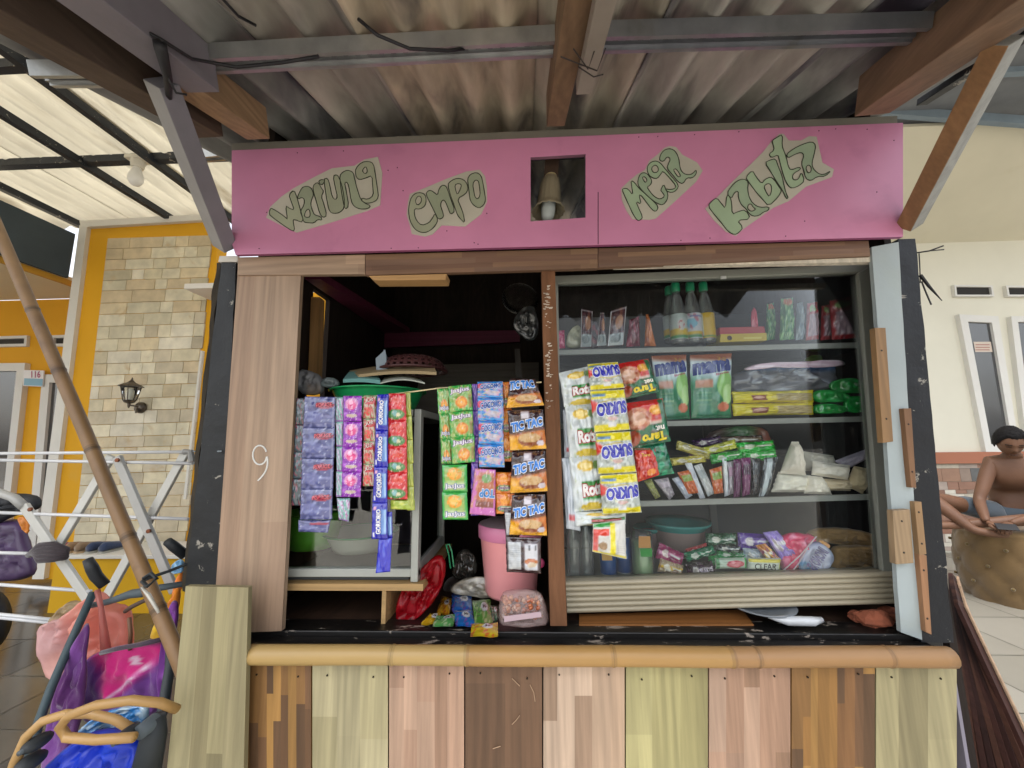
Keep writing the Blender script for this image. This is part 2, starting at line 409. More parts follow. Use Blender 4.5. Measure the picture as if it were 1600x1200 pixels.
for pi, p in enumerate(o.data.polygons):
    x = (p.center.x-pa.x)/(pb_.x-pa.x); c = lin('#a68a56') if x < .325 else (lin('#a07c48') if x < .7 else lin('#96724a'))
    c = tuple(q*(1-.5*max(0, 1-min(abs(x-k_) for k_ in (.216, .325, .534, .70, .735, .915))/.0035)) for q in c)
    for li in p.loop_indices: buf[li, :3] = c
ca.data.foreach_set('color', buf.ravel())
# ledge
zl = P(800, 1003, -.03).z; LEDGE = zl
b = MB('#110f0e'); b.box((WALLX_L+.01, -.055, zl-.030), (1.01, .012, zl-.010))
b.box((WALLX_L+.03, .014, zl-.03), (1.06, .085, zl+.004)); b.build('counter_ledge', 'black_ledge', K, bevel=.003)
b = MB('#3a2a20'); b.box((WALLX_L+.03, .087, zl-.03), (1.10, .62, zl-.004)); b.build('counter_board', 'wood_y', K)
b = MB('#bb9a66'); b.box((P(1108, 1004, -.05).x, -.062, zl-.009), (P(1235, 1004, -.05).x, -.05, zl-.003)); b.build('bamboo_sliver', 'wood_x', K)
# left board with a faint 9, its top block, the lintel
o = laminate('left_front_board', [(371, 430), (470, 428), (440, 986), (332, 990)], 0, .016, PAL['pale'], 3, (.5, 1.4), K, seed=31)
lab(o, 'pale upright board with a chalked 9')
b = MB('#d8d8d4'); pts = []
for i in range(26):
    t = i/25
    if t < .66:
        a = math.radians(20+t/.66*340); pts.append(P(406+11*math.cos(a), 711-15*math.sin(a), -.001))
    else: u = (t-.66)/.34; pts.append(P(417+3*math.sin(u*3.1)-14*u*u, 711+46*u-6*u*u, -.001))
b.tube(pts, .0024, 6); b.build('chalk_mark', 'matte', o)
lab(laminate('lintel_board', [(372, 402), (570, 398), (570, 428), (371, 430)], -.006, .016, PAL['pale'], 2, (.25, .6), K, horiz=True, mt='wood_x', seed=5), 'pale left piece of the lintel')
lab(laminate('lintel_board', [(571, 398), (934, 388), (934, 419), (571, 430)], -.005, .016, PAL['top'], 4, (.1, .4), K, horiz=True, mt='wood_x', seed=6), 'brown middle piece of the lintel')
lab(laminate('lintel_board', [(935, 388), (1357, 376), (1360, 400), (935, 418)], -.006, .016, PAL['top'], 4, (.1, .4), K, horiz=True, mt='wood_x', seed=7), 'brown right piece of the lintel')
b = MB('#b08a5c'); b.quadbox([(584, 438), (696, 437), (698, 428), (576, 431)], -.002, .05); b.build('lintel_block', 'wood_x', K)
b = MB('#c9bfae'); b.quadbox([(960, 417), (1370, 409), (1370, 400), (960, 413)], .002, .02); b.build('torn_edge', 'rough_wood', K)
# left black post
def bumpy(name, quad, Y, t, col, mt, parent, nx=6, ny=40, amp=.003, seed=0.0):
    q = [P(x, y, Y) for x, y in quad]; b = MB(col); g = []
    for j in range(ny+1):
        v = j/ny
        for i in range(nx+1):
            u = i/nx; p = q[0]*(1-u)*(1-v)+q[1]*u*(1-v)+q[2]*u*v+q[3]*(1-u)*v
            e = Vector((amp*nz3(seed, v*14, u) if i in (0, nx) else 0, -amp*nz3(p.x*18+seed, p.z*12), 0)); g.append(p+e)
    m = nx+1; fs = [((j+1)*m+i, (j+1)*m+i+1, j*m+i+1, j*m+i) for j in range(ny) for i in range(nx)]
    k = len(g); bk = [p+Vector((0, t, 0)) for p in g]
    fs += [(k+j*m+i, k+j*m+i+1, k+(j+1)*m+i+1, k+(j+1)*m+i) for j in range(ny) for i in range(nx)]
    for j in range(ny):
        for i, s in ((0, 1), (nx, -1)):
            a, c = j*m+i, (j+1)*m+i; fs.append((a, c, k+c, k+a) if s < 0 else (c, a, k+a, k+c))
    for i in range(nx):
        fs.append((i, i+1, k+i+1, k+i)); a = ny*m+i; fs.append((a+1, a, k+a, k+a+1))
    b.add(g+bk, fs); return b.build(name, mt, parent, smooth=False)
bumpy('corner_post', [(346, 408), (369, 408), (343, 925), (288, 925)], .004, .05, '#14171a', 'black_paint', K, seed=2)
bumpy('corner_post_edge', [(338, 410), (346, 410), (289, 925), (283, 925)], .02, .05, '#3f3930', 'rough_wood', K, 2, 60, .006, seed=5)
b = MB('#cfcac0'); b.quadbox([(341, 409), (371, 409), (372, 400), (343, 400)], .0, .05); b.build('post_cap', 'grey_paint', K)
# right post, light blue board, nailed strips
bumpy('corner_post', [(1404, 373), (1430, 373), (1490, 1004), (1440, 1004)], -.004, .06, '#0d1016', 'black_paint', K, seed=9)
bumpy('side_board', [(1362, 386), (1404, 378), (1441, 1000), (1408, 988)], -.006, .012, '#9fa9aa', 'blue_board', K, 4, 30, .001, seed=3)
for q, c, y in (([(1367, 512), (1384, 512), (1396, 690), (1380, 692)], '#8c6c48', -.026), ([(1412, 638), (1424, 638), (1432, 762), (1424, 762)], '#7c5a3e', -.020),
                ([(1395, 798), (1422, 796), (1428, 880), (1400, 882)], '#988062', -.026), ([(1429, 784), (1440, 784), (1448, 866), (1437, 868)], '#927452', -.020),
                ([(1436, 866), (1448, 868), (1456, 992), (1447, 988)], '#966e4e', -.019)):
    q2 = [q[3], q[2], q[1], q[0]]; b = MB(c); b.quadbox(q2, y, .018)
    for k in range(2):
        a = P((q[0][0]+q[1][0])/2*(.8-.6*k)+(q[2][0]+q[3][0])/2*(.2+.6*k), q[0][1]*(.8-.6*k)+q[2][1]*(.2+.6*k), y-.0008); b.lathe([(0, 0), (.003, 0), (.003, .002)], a, 8, (0, 1, 0), '#2c2018')
    b.build('nailed_strip', 'wood_z', K, bevel=.0015)
# centre post (bare wood, worn)
lab(bumpy('centre_post', [(846, 421), (867, 420), (886, 978), (860, 978)], .006, .045, '#6e4c35', 'rough_wood', K, 4, 30, .0012, 8), 'bare brown middle post')
b = MB('#bdb0a0')
rn = random.Random(8)
for i in range(60):
    v = rn.choice([rn.uniform(440, 475), rn.uniform(560, 640), rn.uniform(470, 560)]); u = rn.uniform(.05, .5); x0 = 846+(v-421)*.025; x = x0+u*20; w_ = rn.uniform(1.5, 7); h = rn.uniform(.6, 2.4)
    b.add([P(x, v, .0035), P(x+w_, v+rn.uniform(-1, 1), .0035), P(x+w_*.8, v+h, .0035), P(x+w_*.1, v+h, .0035)], [(3, 2, 1, 0)])
b.build('paint_flakes', 'matte', K)
b = MB('#d9c79c'); b.tube([P(448, 628, .012), P(560, 622, .012), P(637, 613, .008), P(690, 606, .008), P(790, 602, .008), P(846, 597, .008)], .0020, 8); b.build('hanging_line', 'matte', K, smooth=True)
# shell of the kiosk
D0 = 1.25; zr = P(870, 197, 0).z; TR = math.tan(math.radians(18.5))
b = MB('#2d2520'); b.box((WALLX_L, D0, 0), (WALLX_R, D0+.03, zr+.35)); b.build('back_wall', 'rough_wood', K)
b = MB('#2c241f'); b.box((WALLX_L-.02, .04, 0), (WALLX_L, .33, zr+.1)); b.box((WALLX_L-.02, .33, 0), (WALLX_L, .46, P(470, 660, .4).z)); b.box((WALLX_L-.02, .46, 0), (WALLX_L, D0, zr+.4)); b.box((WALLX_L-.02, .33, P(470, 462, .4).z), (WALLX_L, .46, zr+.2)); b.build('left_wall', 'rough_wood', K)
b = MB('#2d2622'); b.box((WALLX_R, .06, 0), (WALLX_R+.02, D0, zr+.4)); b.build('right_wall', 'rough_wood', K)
b = MB('#a98254'); b.hexa([P(481, 600, .30), P(494, 600, .30), P(499, 464, .30), P(486, 464, .30)], [P(481, 600, .30)+Vector((0, .04, 0)), P(494, 600, .30)+Vector((0, .04, 0)), P(499, 464, .30)+Vector((0, .04, 0)), P(486, 464, .30)+Vector((0, .04, 0))]); b.build('inner_stud', 'wood_z', K)
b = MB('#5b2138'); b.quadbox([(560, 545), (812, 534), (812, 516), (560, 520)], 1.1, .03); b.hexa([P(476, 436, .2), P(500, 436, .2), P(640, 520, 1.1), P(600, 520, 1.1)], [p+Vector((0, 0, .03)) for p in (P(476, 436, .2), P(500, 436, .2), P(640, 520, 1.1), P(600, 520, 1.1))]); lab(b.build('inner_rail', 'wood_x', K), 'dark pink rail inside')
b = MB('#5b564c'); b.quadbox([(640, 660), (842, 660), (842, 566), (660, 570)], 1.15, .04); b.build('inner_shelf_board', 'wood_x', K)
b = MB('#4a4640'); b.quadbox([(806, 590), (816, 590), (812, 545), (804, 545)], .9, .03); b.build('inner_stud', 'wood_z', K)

# ================================================================== SIGN
sign = thing('name_sign', 'long pink painted board with four hand-lettered paper cut-outs above the kiosk opening', 'sign', tuple(P(885, 385, -.03)))
YS = -.03
def st(x): return 235-.0412*(x-362)
def sb_(x): return 398-.0268*(x-365)
b = MB('#c883a6')
xs = [362, 480, 600, 720, 829, 915, 934, 1060, 1200, 1300, 1411]
def hy(x): return (246-.06*(x-829), 346-.07*(x-829))
fr = [];
def colx(x): return [P(x, st(x), YS), P(x, hy(x)[0], YS), P(x, hy(x)[1], YS), P(x if x > 365 else 368, sb_(x), YS)]
G_ = [colx(x) for x in xs]
for i in range(len(xs)-1):
    for k in range(3):
        if i == 4 and k == 1: continue
        a, c = G_[i], G_[i+1]; f = [a[k+1], c[k+1], c[k], a[k]]; dark = .94 if (k == 0) else 1
        b.add(f, [(0, 1, 2, 3)]); b.add([p+Vector((0, .012, 0)) for p in f], [(3, 2, 1, 0)])
H = [G_[4][1], G_[5][1], G_[5][2], G_[4][2]]
for i in range(4):
    a, c = H[i], H[(i+1) % 4]; b.add([a, c, c+Vector((0, .012, 0)), a+Vector((0, .012, 0))], [(3, 2, 1, 0)], '#7a5566')
for seq in ([g[0] for g in G_], [g[3] for g in G_][::-1], [G_[0][3], G_[0][2], G_[0][1], G_[0][0]], G_[-1]):
    for a, c in zip(seq, seq[1:]): b.add([a, c, c+Vector((0, .012, 0)), a+Vector((0, .012, 0))], [(3, 2, 1, 0)], '#8c4a70')
brd = b.build('sign_board', 'pink_board', sign)
b = MB('#3a1c30'); rn = random.Random(2)
for i in range(34):
    x = rn.uniform(380, 1400); y = rn.choice([st(x)+rn.uniform(3, 8), sb_(x)-rn.uniform(3, 9), rn.uniform(st(x)+20, sb_(x)-20)])
    if 825 < x < 920: continue
    b.lathe([(0, 0), (.0018, 0), (.0018, .001)], P(x, y, YS-.0008), 6, (0, 1, 0))
b.hexa([P(934, sb_(934)-1, YS-.0004), P(935.2, sb_(934)-1, YS-.0004), P(935.2, 300, YS-.0004), P(934, 300, YS-.0004)], [p+Vector((0, .0003, 0)) for p in (P(934, sb_(934)-1, YS), P(935.2, sb_(934)-1, YS), P(935.2, 300, YS), P(934, 300, YS))])
tag(b.build('nail_holes', 'matte', sign), kind='stuff')
WORDS = [
 ((400, 230, 7.273), [(115,800),(160,680),(290,560),(420,470),(640,350),(860,240),(1120,210),(1230,140),(1385,110),(1435,290),(1410,660),(1270,720),(900,840),(460,970),(330,910)], [
  ([(150,745),(160,705),(180,690),(330,790),(358,828),(335,660),(380,695),(435,715),(400,620),(372,540),(430,485),(462,560),(500,700),(545,862),(430,818),(420,840),(442,958),(380,935),(160,780)], []),
  ([(480,590),(470,560),(520,460),(560,445),(600,445),(640,480),(655,540),(630,600),(620,650),(640,720),(662,770),(740,790),(750,830),(700,820),(660,862),(600,860),(540,850),(530,800),(500,730),(545,660),(550,590),(520,570)], [[(558,795),(548,770),(570,715),(605,700),(618,770),(600,800)]]),
  ([(645,440),(690,400),(720,420),(745,470),(770,500),(740,560),(770,640),(805,780),(760,800),(725,760),(685,620),(655,520)], []),
  ([(712,385),(745,368),(780,372),(775,400),(748,430),(722,415)], []),
  ([(770,360),(815,350),(840,440),(862,560),(900,600),(925,565),(900,460),(875,330),(915,310),(940,340),(975,430),(1000,560),(1005,690),(950,745),(880,755),(835,730),(815,660),(790,520)], []),
  ([(950,320),(990,280),(1040,258),(1105,285),(1120,350),(1145,460),(1190,600),(1240,640),(1305,665),(1270,700),(1180,705),(1110,670),(1080,610),(1060,480),(1040,400),(1005,400),(1025,500),(1055,670),(1010,710),(985,600),(960,440)], []),
  ([(1130,300),(1132,240),(1200,170),(1280,160),(1335,185),(1355,300),(1380,470),(1393,570),(1350,620),(1260,640),(1205,615),(1200,575),(1270,595),(1335,550),(1325,440),(1318,320),(1250,350),(1175,372),(1140,340)], [[(1205,265),(1245,215),(1265,260),(1258,295),(1230,300)]])]),
 ((620, 240, 8.57), [(130,820),(150,640),(175,540),(400,450),(660,340),(930,240),(1110,215),(1180,300),(1205,430),(1210,640),(1130,810),(915,975),(600,960),(480,1080),(380,1110),(200,1075),(180,980)], [
  ([(155,780),(165,680),(195,580),(250,530),(320,522),(380,550),(395,620),(380,700),(310,745),(235,735),(235,820),(265,900),(330,962),(430,930),(480,860),(510,800),(552,885),(520,960),(450,1030),(370,1062),(290,1045),(230,1000),(175,900)], [[(245,640),(270,580),(310,565),(335,610),(320,660),(275,695)]]),
  ([(390,545),(410,505),(450,490),(500,520),(545,560),(560,480),(600,425),(650,425),(680,480),(720,600),(780,770),(720,818),(690,740),(650,640),(615,615),(580,680),(610,770),(632,850),(560,887),(510,790),(440,650)], []),
  ([(678,415),(730,360),(810,328),(890,345),(940,400),(955,480),(920,540),(810,605),(850,700),(890,800),(912,935),(850,870),(810,820),(770,700),(720,560)], [[(775,420),(820,400),(868,415),(850,480),(812,552),(790,500)]]),
  ([(945,340),(985,275),(1065,250),(1130,290),(1155,400),(1175,520),(1190,620),(1165,690),(1100,732),(1040,700),(985,640),(970,540),(958,440)], [[(1015,410),(1050,352),(1095,365),(1110,460),(1118,560),(1080,612),(1045,580),(1030,500)]])]),
 ((960, 220, 9.233), [(110,860),(95,690),(220,570),(330,480),(440,420),(500,290),(620,200),(720,100),(800,75),(890,90),(980,200),(1190,310),(1275,430),(1180,590),(900,850),(600,1120),(500,1140),(260,1130),(170,1000)], [
  ([(110,705),(140,685),(195,690),(270,790),(250,660),(240,570),(290,600),(350,680),(440,760),(540,850),(640,950),(600,1025),(540,990),(450,870),(390,790),(355,780),(390,920),(310,870),(350,970),(410,1100),(380,1140),(335,1155),(270,1060),(220,950),(160,820)], []),
  ([(335,610),(350,520),(390,465),(450,460),(500,505),(545,580),(520,640),(470,665),(510,730),(580,810),(660,845),(730,800),(690,740),(665,715),(710,625),(740,690),(775,770),(765,850),(700,930),(620,905),(540,850),(440,760),(360,670)], [[(400,530),(430,515),(465,545),(470,590),(440,600)]]),
  ([(470,420),(485,350),(540,300),(610,290),(670,325),(720,390),(820,510),(930,640),(900,710),(830,750),(750,725),(735,690),(800,705),(870,690),(890,650),(820,560),(700,430),(670,480),(620,545),(560,540),(500,500)], [[(530,400),(575,350),(615,360),(640,410),(620,455),(560,460)]]),
  ([(650,285),(660,210),(710,140),(780,112),(850,125),(900,180),(930,260),(940,340),(955,420),(1000,475),(1070,492),(1130,475),(1180,415),(1185,475),(1120,540),(1045,530),(990,622),(920,595),(840,490),(755,395),(780,330),(812,260),(760,225),(710,300)], [[(850,415),(885,400),(925,450),(958,508),(925,525),(885,480)]])]),
 ((1090, 200, 6.665), [(80,840),(200,725),(370,550),(560,370),(680,250),(760,150),(850,60),(895,60),(950,130),(1080,130),(1160,85),(1240,90),(1300,360),(1420,430),(1400,510),(1130,610),(950,760),(790,830),(480,1050),(400,1125),(300,1080),(170,960)], [
  ([(108,812),(150,760),(200,725),(250,790),(290,840),(305,690),(340,720),(355,780),(360,900),(420,870),(500,850),(555,950),(410,960),(475,1035),(430,1090),(385,1112),(320,1080),(250,990),(170,895)], []),
  ([(305,680),(350,610),(410,550),(480,528),(530,560),(520,640),(540,730),(575,785),(640,828),(750,820),(735,860),(690,872),(640,912),(580,920),(535,890),(505,840),(455,800),(425,730),(425,655),(385,670),(350,740)], [[(518,835),(530,795),(560,790),(575,820),(605,845),(580,865),(545,865)]]),
  ([(500,515),(570,438),(610,510),(668,582),(700,535),(760,508),(800,540),(845,610),(878,650),(840,720),(740,815),(680,745),(620,680),(530,560)], [[(688,610),(730,575),(765,590),(772,650),(748,718),(720,680)]]),
  ([(700,362),(750,335),(812,318),(840,400),(880,500),(900,600),(925,690),(945,730),(925,740),(880,640),(835,580),(765,460)], []),
  ([(775,130),(830,95),(885,65),(880,190),(900,240),(925,310),(945,400),(970,440),(1060,405),(1075,430),(1000,470),(985,520),(1010,545),(1055,530),(1080,455),(1115,550),(1060,600),(985,630),(945,605),(900,520),(850,330),(838,278),(765,312),(742,270),(800,230),(785,170)], []),
  ([(925,272),(1000,215),(1090,170),(1190,140),(1232,178),(1215,270),(1190,360),(1200,420),(1250,470),(1310,490),(1395,440),(1330,505),(1250,502),(1180,552),(1125,525),(1105,440),(1080,370),(1110,285),(1080,250),(1010,275),(940,315)], [[(1125,410),(1155,382),(1185,410),(1180,460),(1145,470)]])])]
wl = ['warung', 'empo', 'mega', 'kabita']
import mathutils
def fillpoly(b, pts, col):
    tess = mathutils.geometry.tessellate_polygon([[Vector((p.x, p.z, 0)) for p in pts]])
    fs = []
    for t in tess:
        a, c, d = (pts[i] for i in t)
        nrm = (c-a).cross(d-a); fs.append(t if nrm.y < 0 else (t[0], t[2], t[1]))
    b.add(pts, fs, col)
def smoothpts(p, closed=True, it=1):
    for _ in range(it):
        q = []; n = len(p)
        for i in range(n if closed else n-1):
            a, c = p[i], p[(i+1) % n]; q += [(a[0]*.75+c[0]*.25, a[1]*.75+c[1]*.25), (a[0]*.25+c[0]*.75, a[1]*.25+c[1]*.75)]
        p = q
    return p
for wi, ((ox, oy, s), paper, glyphs) in enumerate(WORDS):
    cv = lambda L, y: [P(ox+x/s, oy+y_/s, y) for x, y_ in L]
    b = MB('#b6b2a4'); pp = cv(paper, YS-.0014); fillpoly(b, pp, None)
    for i in range(len(pp)):
        a, c = pp[i], pp[(i+1) % len(pp)]; b.add([a, c, c+Vector((0, .0012, 0)), a+Vector((0, .0012, 0))], [(0, 1, 2, 3), ])
    pm = b.build('paper_cutout', 'matte', sign)
    b = MB('#95a286'); b2 = MB('#2f3426'); gc = ['#9ca088', '#949c84'] if wi < 2 else ['#9aae90', '#92a48a']
    for gi, (outl, holes) in enumerate(glyphs):
        dz = .0001*gi
        o2 = smoothpts(outl, True, 1); fillpoly(b, cv(o2, YS-.0020-dz), gc[gi % 2])
        loops = [o2]+[smoothpts(h, True, 1) for h in holes]
        for h in loops[1:]: fillpoly(b, cv(h, YS-.0021-dz), '#aca898')
        for lp in loops:
            q = cv(lp, YS-.0024-dz); b2.tube(q, [.0013*(1+.5*nz3(k*.6, gi, wi)) for k in range(len(q))], 5, closed=True)
    b.build('bubble_letters', 'matte', pm); b2.build('letter_outline', 'matte', pm)

# lamp in the square hole
lamp = thing('glass_lamp', 'small lamp with ribbed glass shade hanging in the square hole of the sign', 'lamp', tuple(P(866, 250, .03)))
la = P(862, 258, .045); lc = P(856, 335, .03); ax = (lc-la).normalized(); L_ = (lc-la).length
b = MB('#4a3a30'); b.beam(la-ax*.02, la+ax*L_*.35, .045, .03, (0, 1, 0)); b.build('socket', 'rough_wood', lamp)
b = MB('#a29880'); pr = [(.018, .25), (.026, .3), (.031, .42), (.034, .6), (.036, .78), (.040, .86), (.052, .95)]
b.lathe([(r*1.0, h*L_) for r, h in pr], la, 48, ax, rib=.05, ribn=16)
o = b.build('lamp_shade', 'frost', lamp, smooth=True); sl = o.modifiers.new('s', 'SOLIDIFY'); sl.thickness = .002
b = MB('#b8c0c0'); b.lathe([(.008, .5*L_), (.02, .66*L_), (.023, .9*L_), (.02, 1.05*L_), (.012, 1.12*L_), (0, 1.14*L_)], la, 24, ax); b.build('bulb', 'plastic', lamp, smooth=True)
b = MB('#c9b98a'); b.lathe([(.02, .24*L_), (.023, .27*L_), (.02, .3*L_)], la, 24, ax); b.build('shade_ring', 'alu', lamp, smooth=True)

# ================================================================== KIOSK ROOF
R0 = Vector((0, 0, zr+.03)); RN = Vector((0, -math.sin(math.radians(18.5)), math.cos(math.radians(18.5))))
def RP(px, py, drop=0.0): return PP(px, py, R0-RN*drop, RN)
RD = Vector((0, math.cos(math.radians(18.5)), math.sin(math.radians(18.5))))
xl = RP(267, 217).x; xr = RP(1500, 118).x
roof = thing('kiosk_roof', 'old corrugated grey roof on wooden rafters sloping out over the kiosk front', 'roof', (0.1, 0, zr))
def corr_sheet(x0, x1, s0, s1, lift, col, pitch=.112, amp=.024, name='corrugated_sheet', parent=None, base=None, dirv=None, nrm=None, mt='asbestos', tint=None, th=.006):
    base = base or R0; dirv = dirv or RD; nrm = nrm or RN
    b = MB(col); nx = int((x1-x0)/pitch*10); ny = 14; vs = []; cs = []
    tops = []
    for sgn in (0, 1):
        for j in range(ny+1):
            s = s0+(s1-s0)*j/ny
            for i in range(nx+1):
                x = x0+(x1-x0)*i/nx
                p = Vector((x, 0, 0))+base+dirv*s-Vector((0, 0, 0)); p.x = x
                h = amp*math.sin(2*math.pi*x/pitch)+lift+.004*nz3(x*3, s*3); vs.append(p+nrm*(h+amp+sgn*th))
    m = nx+1; K_ = m*(ny+1)
    fs = [(j*m+i, (j+1)*m+i, (j+1)*m+i+1, j*m+i+1) for j in range(ny) for i in range(nx)]
    fs += [(K_+j*m+i+1, K_+(j+1)*m+i+1, K_+(j+1)*m+i, K_+j*m+i) for j in range(ny) for i in range(nx)]
    fs += [(i, i+1, K_+i+1, K_+i) for i in range(nx)]+[(ny*m+i+1, ny*m+i, K_+ny*m+i, K_+ny*m+i+1) for i in range(nx)]
    fs += [(j*m, K_+j*m, K_+(j+1)*m, (j+1)*m) for j in range(ny)]+[((j+1)*m+nx, K_+(j+1)*m+nx, K_+j*m+nx, j*m+nx) for j in range(ny)]
    b.add(vs, fs); return b.build(name, mt, parent, smooth=True)
shc = ['#949490', '#a29c92', '#bcae98', '#aca494', '#a09c94', '#949490']
seams = [xl, -.64, -.34, 0.02, .33, .72, xr]
for i in range(6):
    corr_sheet(seams[i]-.02, seams[i+1]+.02, -1.0, 1.7, .008*(i % 2), shc[i], parent=roof)
# steel purlin (C channel), wooden rafters, braces
def purlin(a, c, w_=.056, h=.032, parent=None, name='steel_purlin', col='#a8aaaa'):
    b = MB(col); d = (c-a).normalized(); sd = RD
    prof = [(-w_/2, 0), (-w_/2, -h), (-w_/2+.012, -h), (-w_/2+.012, -h+.006), (-w_/2+.02, -h+.006), (-w_/2+.02, -h+.014), (w_/2-.02, -h+.014), (w_/2-.02, -h+.006), (w_/2-.012, -h+.006), (w_/2-.012, -h), (w_/2, -h), (w_/2, 0)]
    n = len(prof); vs = [p+sd*x+RN*y for p in (a, c) for x, y in prof]
    b.add(vs, [(i, (i+1) % n, n+(i+1) % n, n+i) for i in range(n)]+[tuple(range(n-1, -1, -1)), tuple(range(n, 2*n))])
    # rows of punched marks
    m = int((c-a).length/.028)
    for k in range(m):
        p = a+d*(.02+k*.028)+RN*(-h+.0136); b.add([p+sd*.008, p+sd*.008+d*.012, p-sd*.008+d*.012, p-sd*.008], [(0, 1, 2, 3)], '#5e6062')
    return b.build(name, 'steel', parent)
purlin(RP(262, 84, .0), RP(872, 52, .0), parent=roof)
purlin(RP(945, 46, .0), RP(1440, 32, .0), parent=roof, col='#8a8d92')
purlin(RP(62, 104, .03), RP(140, 104, .03), parent=roof, w_=.05)
purlin(P(300, 238, .30), P(362, 233, .30), parent=roof, w_=.05)
def rafter(pxa, pxb, wd, ht, drop, col, name='rafter', mt='wood_y', ext=0.0, parent=None):
    a = RP(*pxa, drop); c = RP(*pxb, drop); d = (c-a); a2 = a-d*ext; b = MB(col)
    b.beam(a2+RN*ht/2, c+RN*ht/2, wd, ht, RN); return b.build(name, mt, parent or roof, bevel=.002)
lab(rafter((906, 0), (868, 198), .052, .085, .085, '#77614a', ext=.4), 'brown middle rafter')
lab(rafter((948, 0), (912, 148), .035, .03, .12, '#8b8378', ext=.4, mt='grey_paint'), 'short grey batten beside the middle rafter')
lab(rafter((150, 20), (318, 145), .075, .09, .09, '#77747c', ext=1.0, mt='grey_paint'), 'grey painted left rafter')
lab(rafter((290, 142), (404, 218), .07, .085, .085, '#9c8264', ext=0.05), 'bare wood end of the left rafter')
lab(rafter((-20, 24), (330, 215), .075, .10, .10, '#54473e', ext=.5), 'dark brown outer left rafter')
lab(rafter((1596, 22), (1362, 180), .085, .10, .10, '#7c6450', ext=.8), 'brown right rafter')
lab(rafter((1590, 70), (1440, 165), .03, .02, .0, '#18181c', ext=.5, mt='black_paint'), 'black edge strip on the right')
def brace(p0, p1, w_, h, c1, c2, nm='brace'):
    b = MB(c1); p0 = Vector(p0); p1 = Vector(p1); d = (p1-p0).normalized(); sd = d.cross(Vector((0, 1, 0))).normalized()
    b.beam(p0, p1, w_, h, (0, 1, 0), c1)
    b.c[0+0] = lin(c1)
    for i, c in enumerate(b.f): pass
    for fi in (2, 3, 4, 5):
        b.c[fi] = lin(c1)
    if c2:
        for fi in range(6):
            f = b.f[fi]; q = [Vector(b.v[i]) for i in f]; nn = (q[1]-q[0]).cross(q[2]-q[1]).normalized()
            b.c[fi] = lin(c2) if nn.x < -.3 else lin(c1)
    return b
bl = brace(RP(252, 128, .09), P(352, 385, -.02), .050, .045, '#77767e', '#8c8a88'); lab(bl.build('brace', 'grey_paint', roof, bevel=.002), 'grey brace on the left')
br_ = brace(RP(1570, 62, .09), P(1420, 352, -.03), .046, .042, '#8e8e8a', '#8c6a48'); lab(br_.build('brace', 'wood_z', roof, bevel=.002), 'orange and grey brace on the right')
b = MB('#77746a'); b.quadbox([(362, 236), (1402, 193), (1402, 181), (362, 224)], YS+.002, .05); b.build('front_rail', 'grey_paint', roof)
b = MB('#4a4d4e'); b.quadbox([(829, 240), (915, 236), (915, 226), (829, 230)], .2, .04); b.build('inner_rail', 'wood_x', roof)
b = MB('#15151b'); b.tube([RP(170, -20, .05), RP(230, 50, .08), RP(252, 62, .09), RP(300, 92, .07), RP(370, 105, .06), RP(440, 98, .055), RP(498, 88, .05)], .0035, 6)
b.tube([RP(560, 30, .02), RP(590, 55, .055), RP(640, 76, .06), RP(700, 79, .05), RP(725, 76, .03)], .0035, 6)
b.tube([RP(340, -10, .0), RP(372, 25, .0), RP(400, 40, .0)], .003, 5)
b.build('cable', 'rubber', roof, smooth=True)
b = MB('#191a1e'); p = RP(250, 70, .10); b.tube([p, RP(262, 120, .11), RP(264, 155, .12)], [.012, .009, .006], 6)
b.tube([RP(262, 120, .115), RP(275, 145, .13), RP(292, 148, .13)], .0025, 5); b.build('rope_tie', 'rubber', roof, smooth=True)
b = MB('#2a2320'); rn = random.Random(5)
for k in range(3): b.tube([RP(895+rn.uniform(-20, 25), 88+rn.uniform(-25, 30), .135), RP(915+rn.uniform(-15, 20), 100+rn.uniform(-10, 22), .14), RP(938+rn.uniform(-10, 10), 90+rn.uniform(-20, 30), .14)], .0014, 5)
b.build('wire_tie', 'rubber', roof)
# ================================================================== LEFT: translucent carport roof, yellow house
ZT = P(230, 340, 2.4).z+.03
cp = thing('carport_roof', 'pale translucent corrugated roof on black metal bars at the left', 'roof', (-2.5, 1, ZT))
def zpl(px, py, dz=0.0): return PZ(px, py, ZT+dz)
for i, (x0, x1) in enumerate(((-5.4, -4.1), (-4.15, -3.0), (-3.05, -1.95), (-2.0, -.9))):
    corr_sheet(x0, x1, -1.9, 2.6, .006*(i % 2), '#cdc8ba', pitch=.15, amp=.018, name='translucent_sheet', parent=cp, base=Vector((0, 0, ZT)), dirv=Vector((0, 1, .0)), nrm=Vector((0, 0, 1)), mt='skylight', th=.004)
def bar(a, c, w_=.045, h=.06, col='#23272e', name='metal_bar', mt='black_paint'):
    b = MB(col); b.beam(a, c, w_, h); return b.build(name, mt, cp)
a = zpl(0, 262); y1 = zpl(200, 246).y
bar(Vector((-5.4, y1, ZT-.02)), Vector((-.9, y1, ZT-.02)), .06)
for px, py in ((0, 165), (0, 283), (0, 60)):
    a = zpl(px, py); bar(Vector((a.x, -1.8, ZT-.045)), Vector((a.x+.0, 2.55, ZT-.045)), .05)
    if px == 0 and py == 165: XB = a.x
bar(Vector((-5.4, zpl(0, 100).y, ZT-.02)), Vector((-.9, zpl(0, 100).y, ZT-.02)), .05)
lb = thing('bulb_lamp', 'bare white bulb in a white socket under the translucent roof at the left', 'lamp', tuple(zpl(216, 248, -.06)))
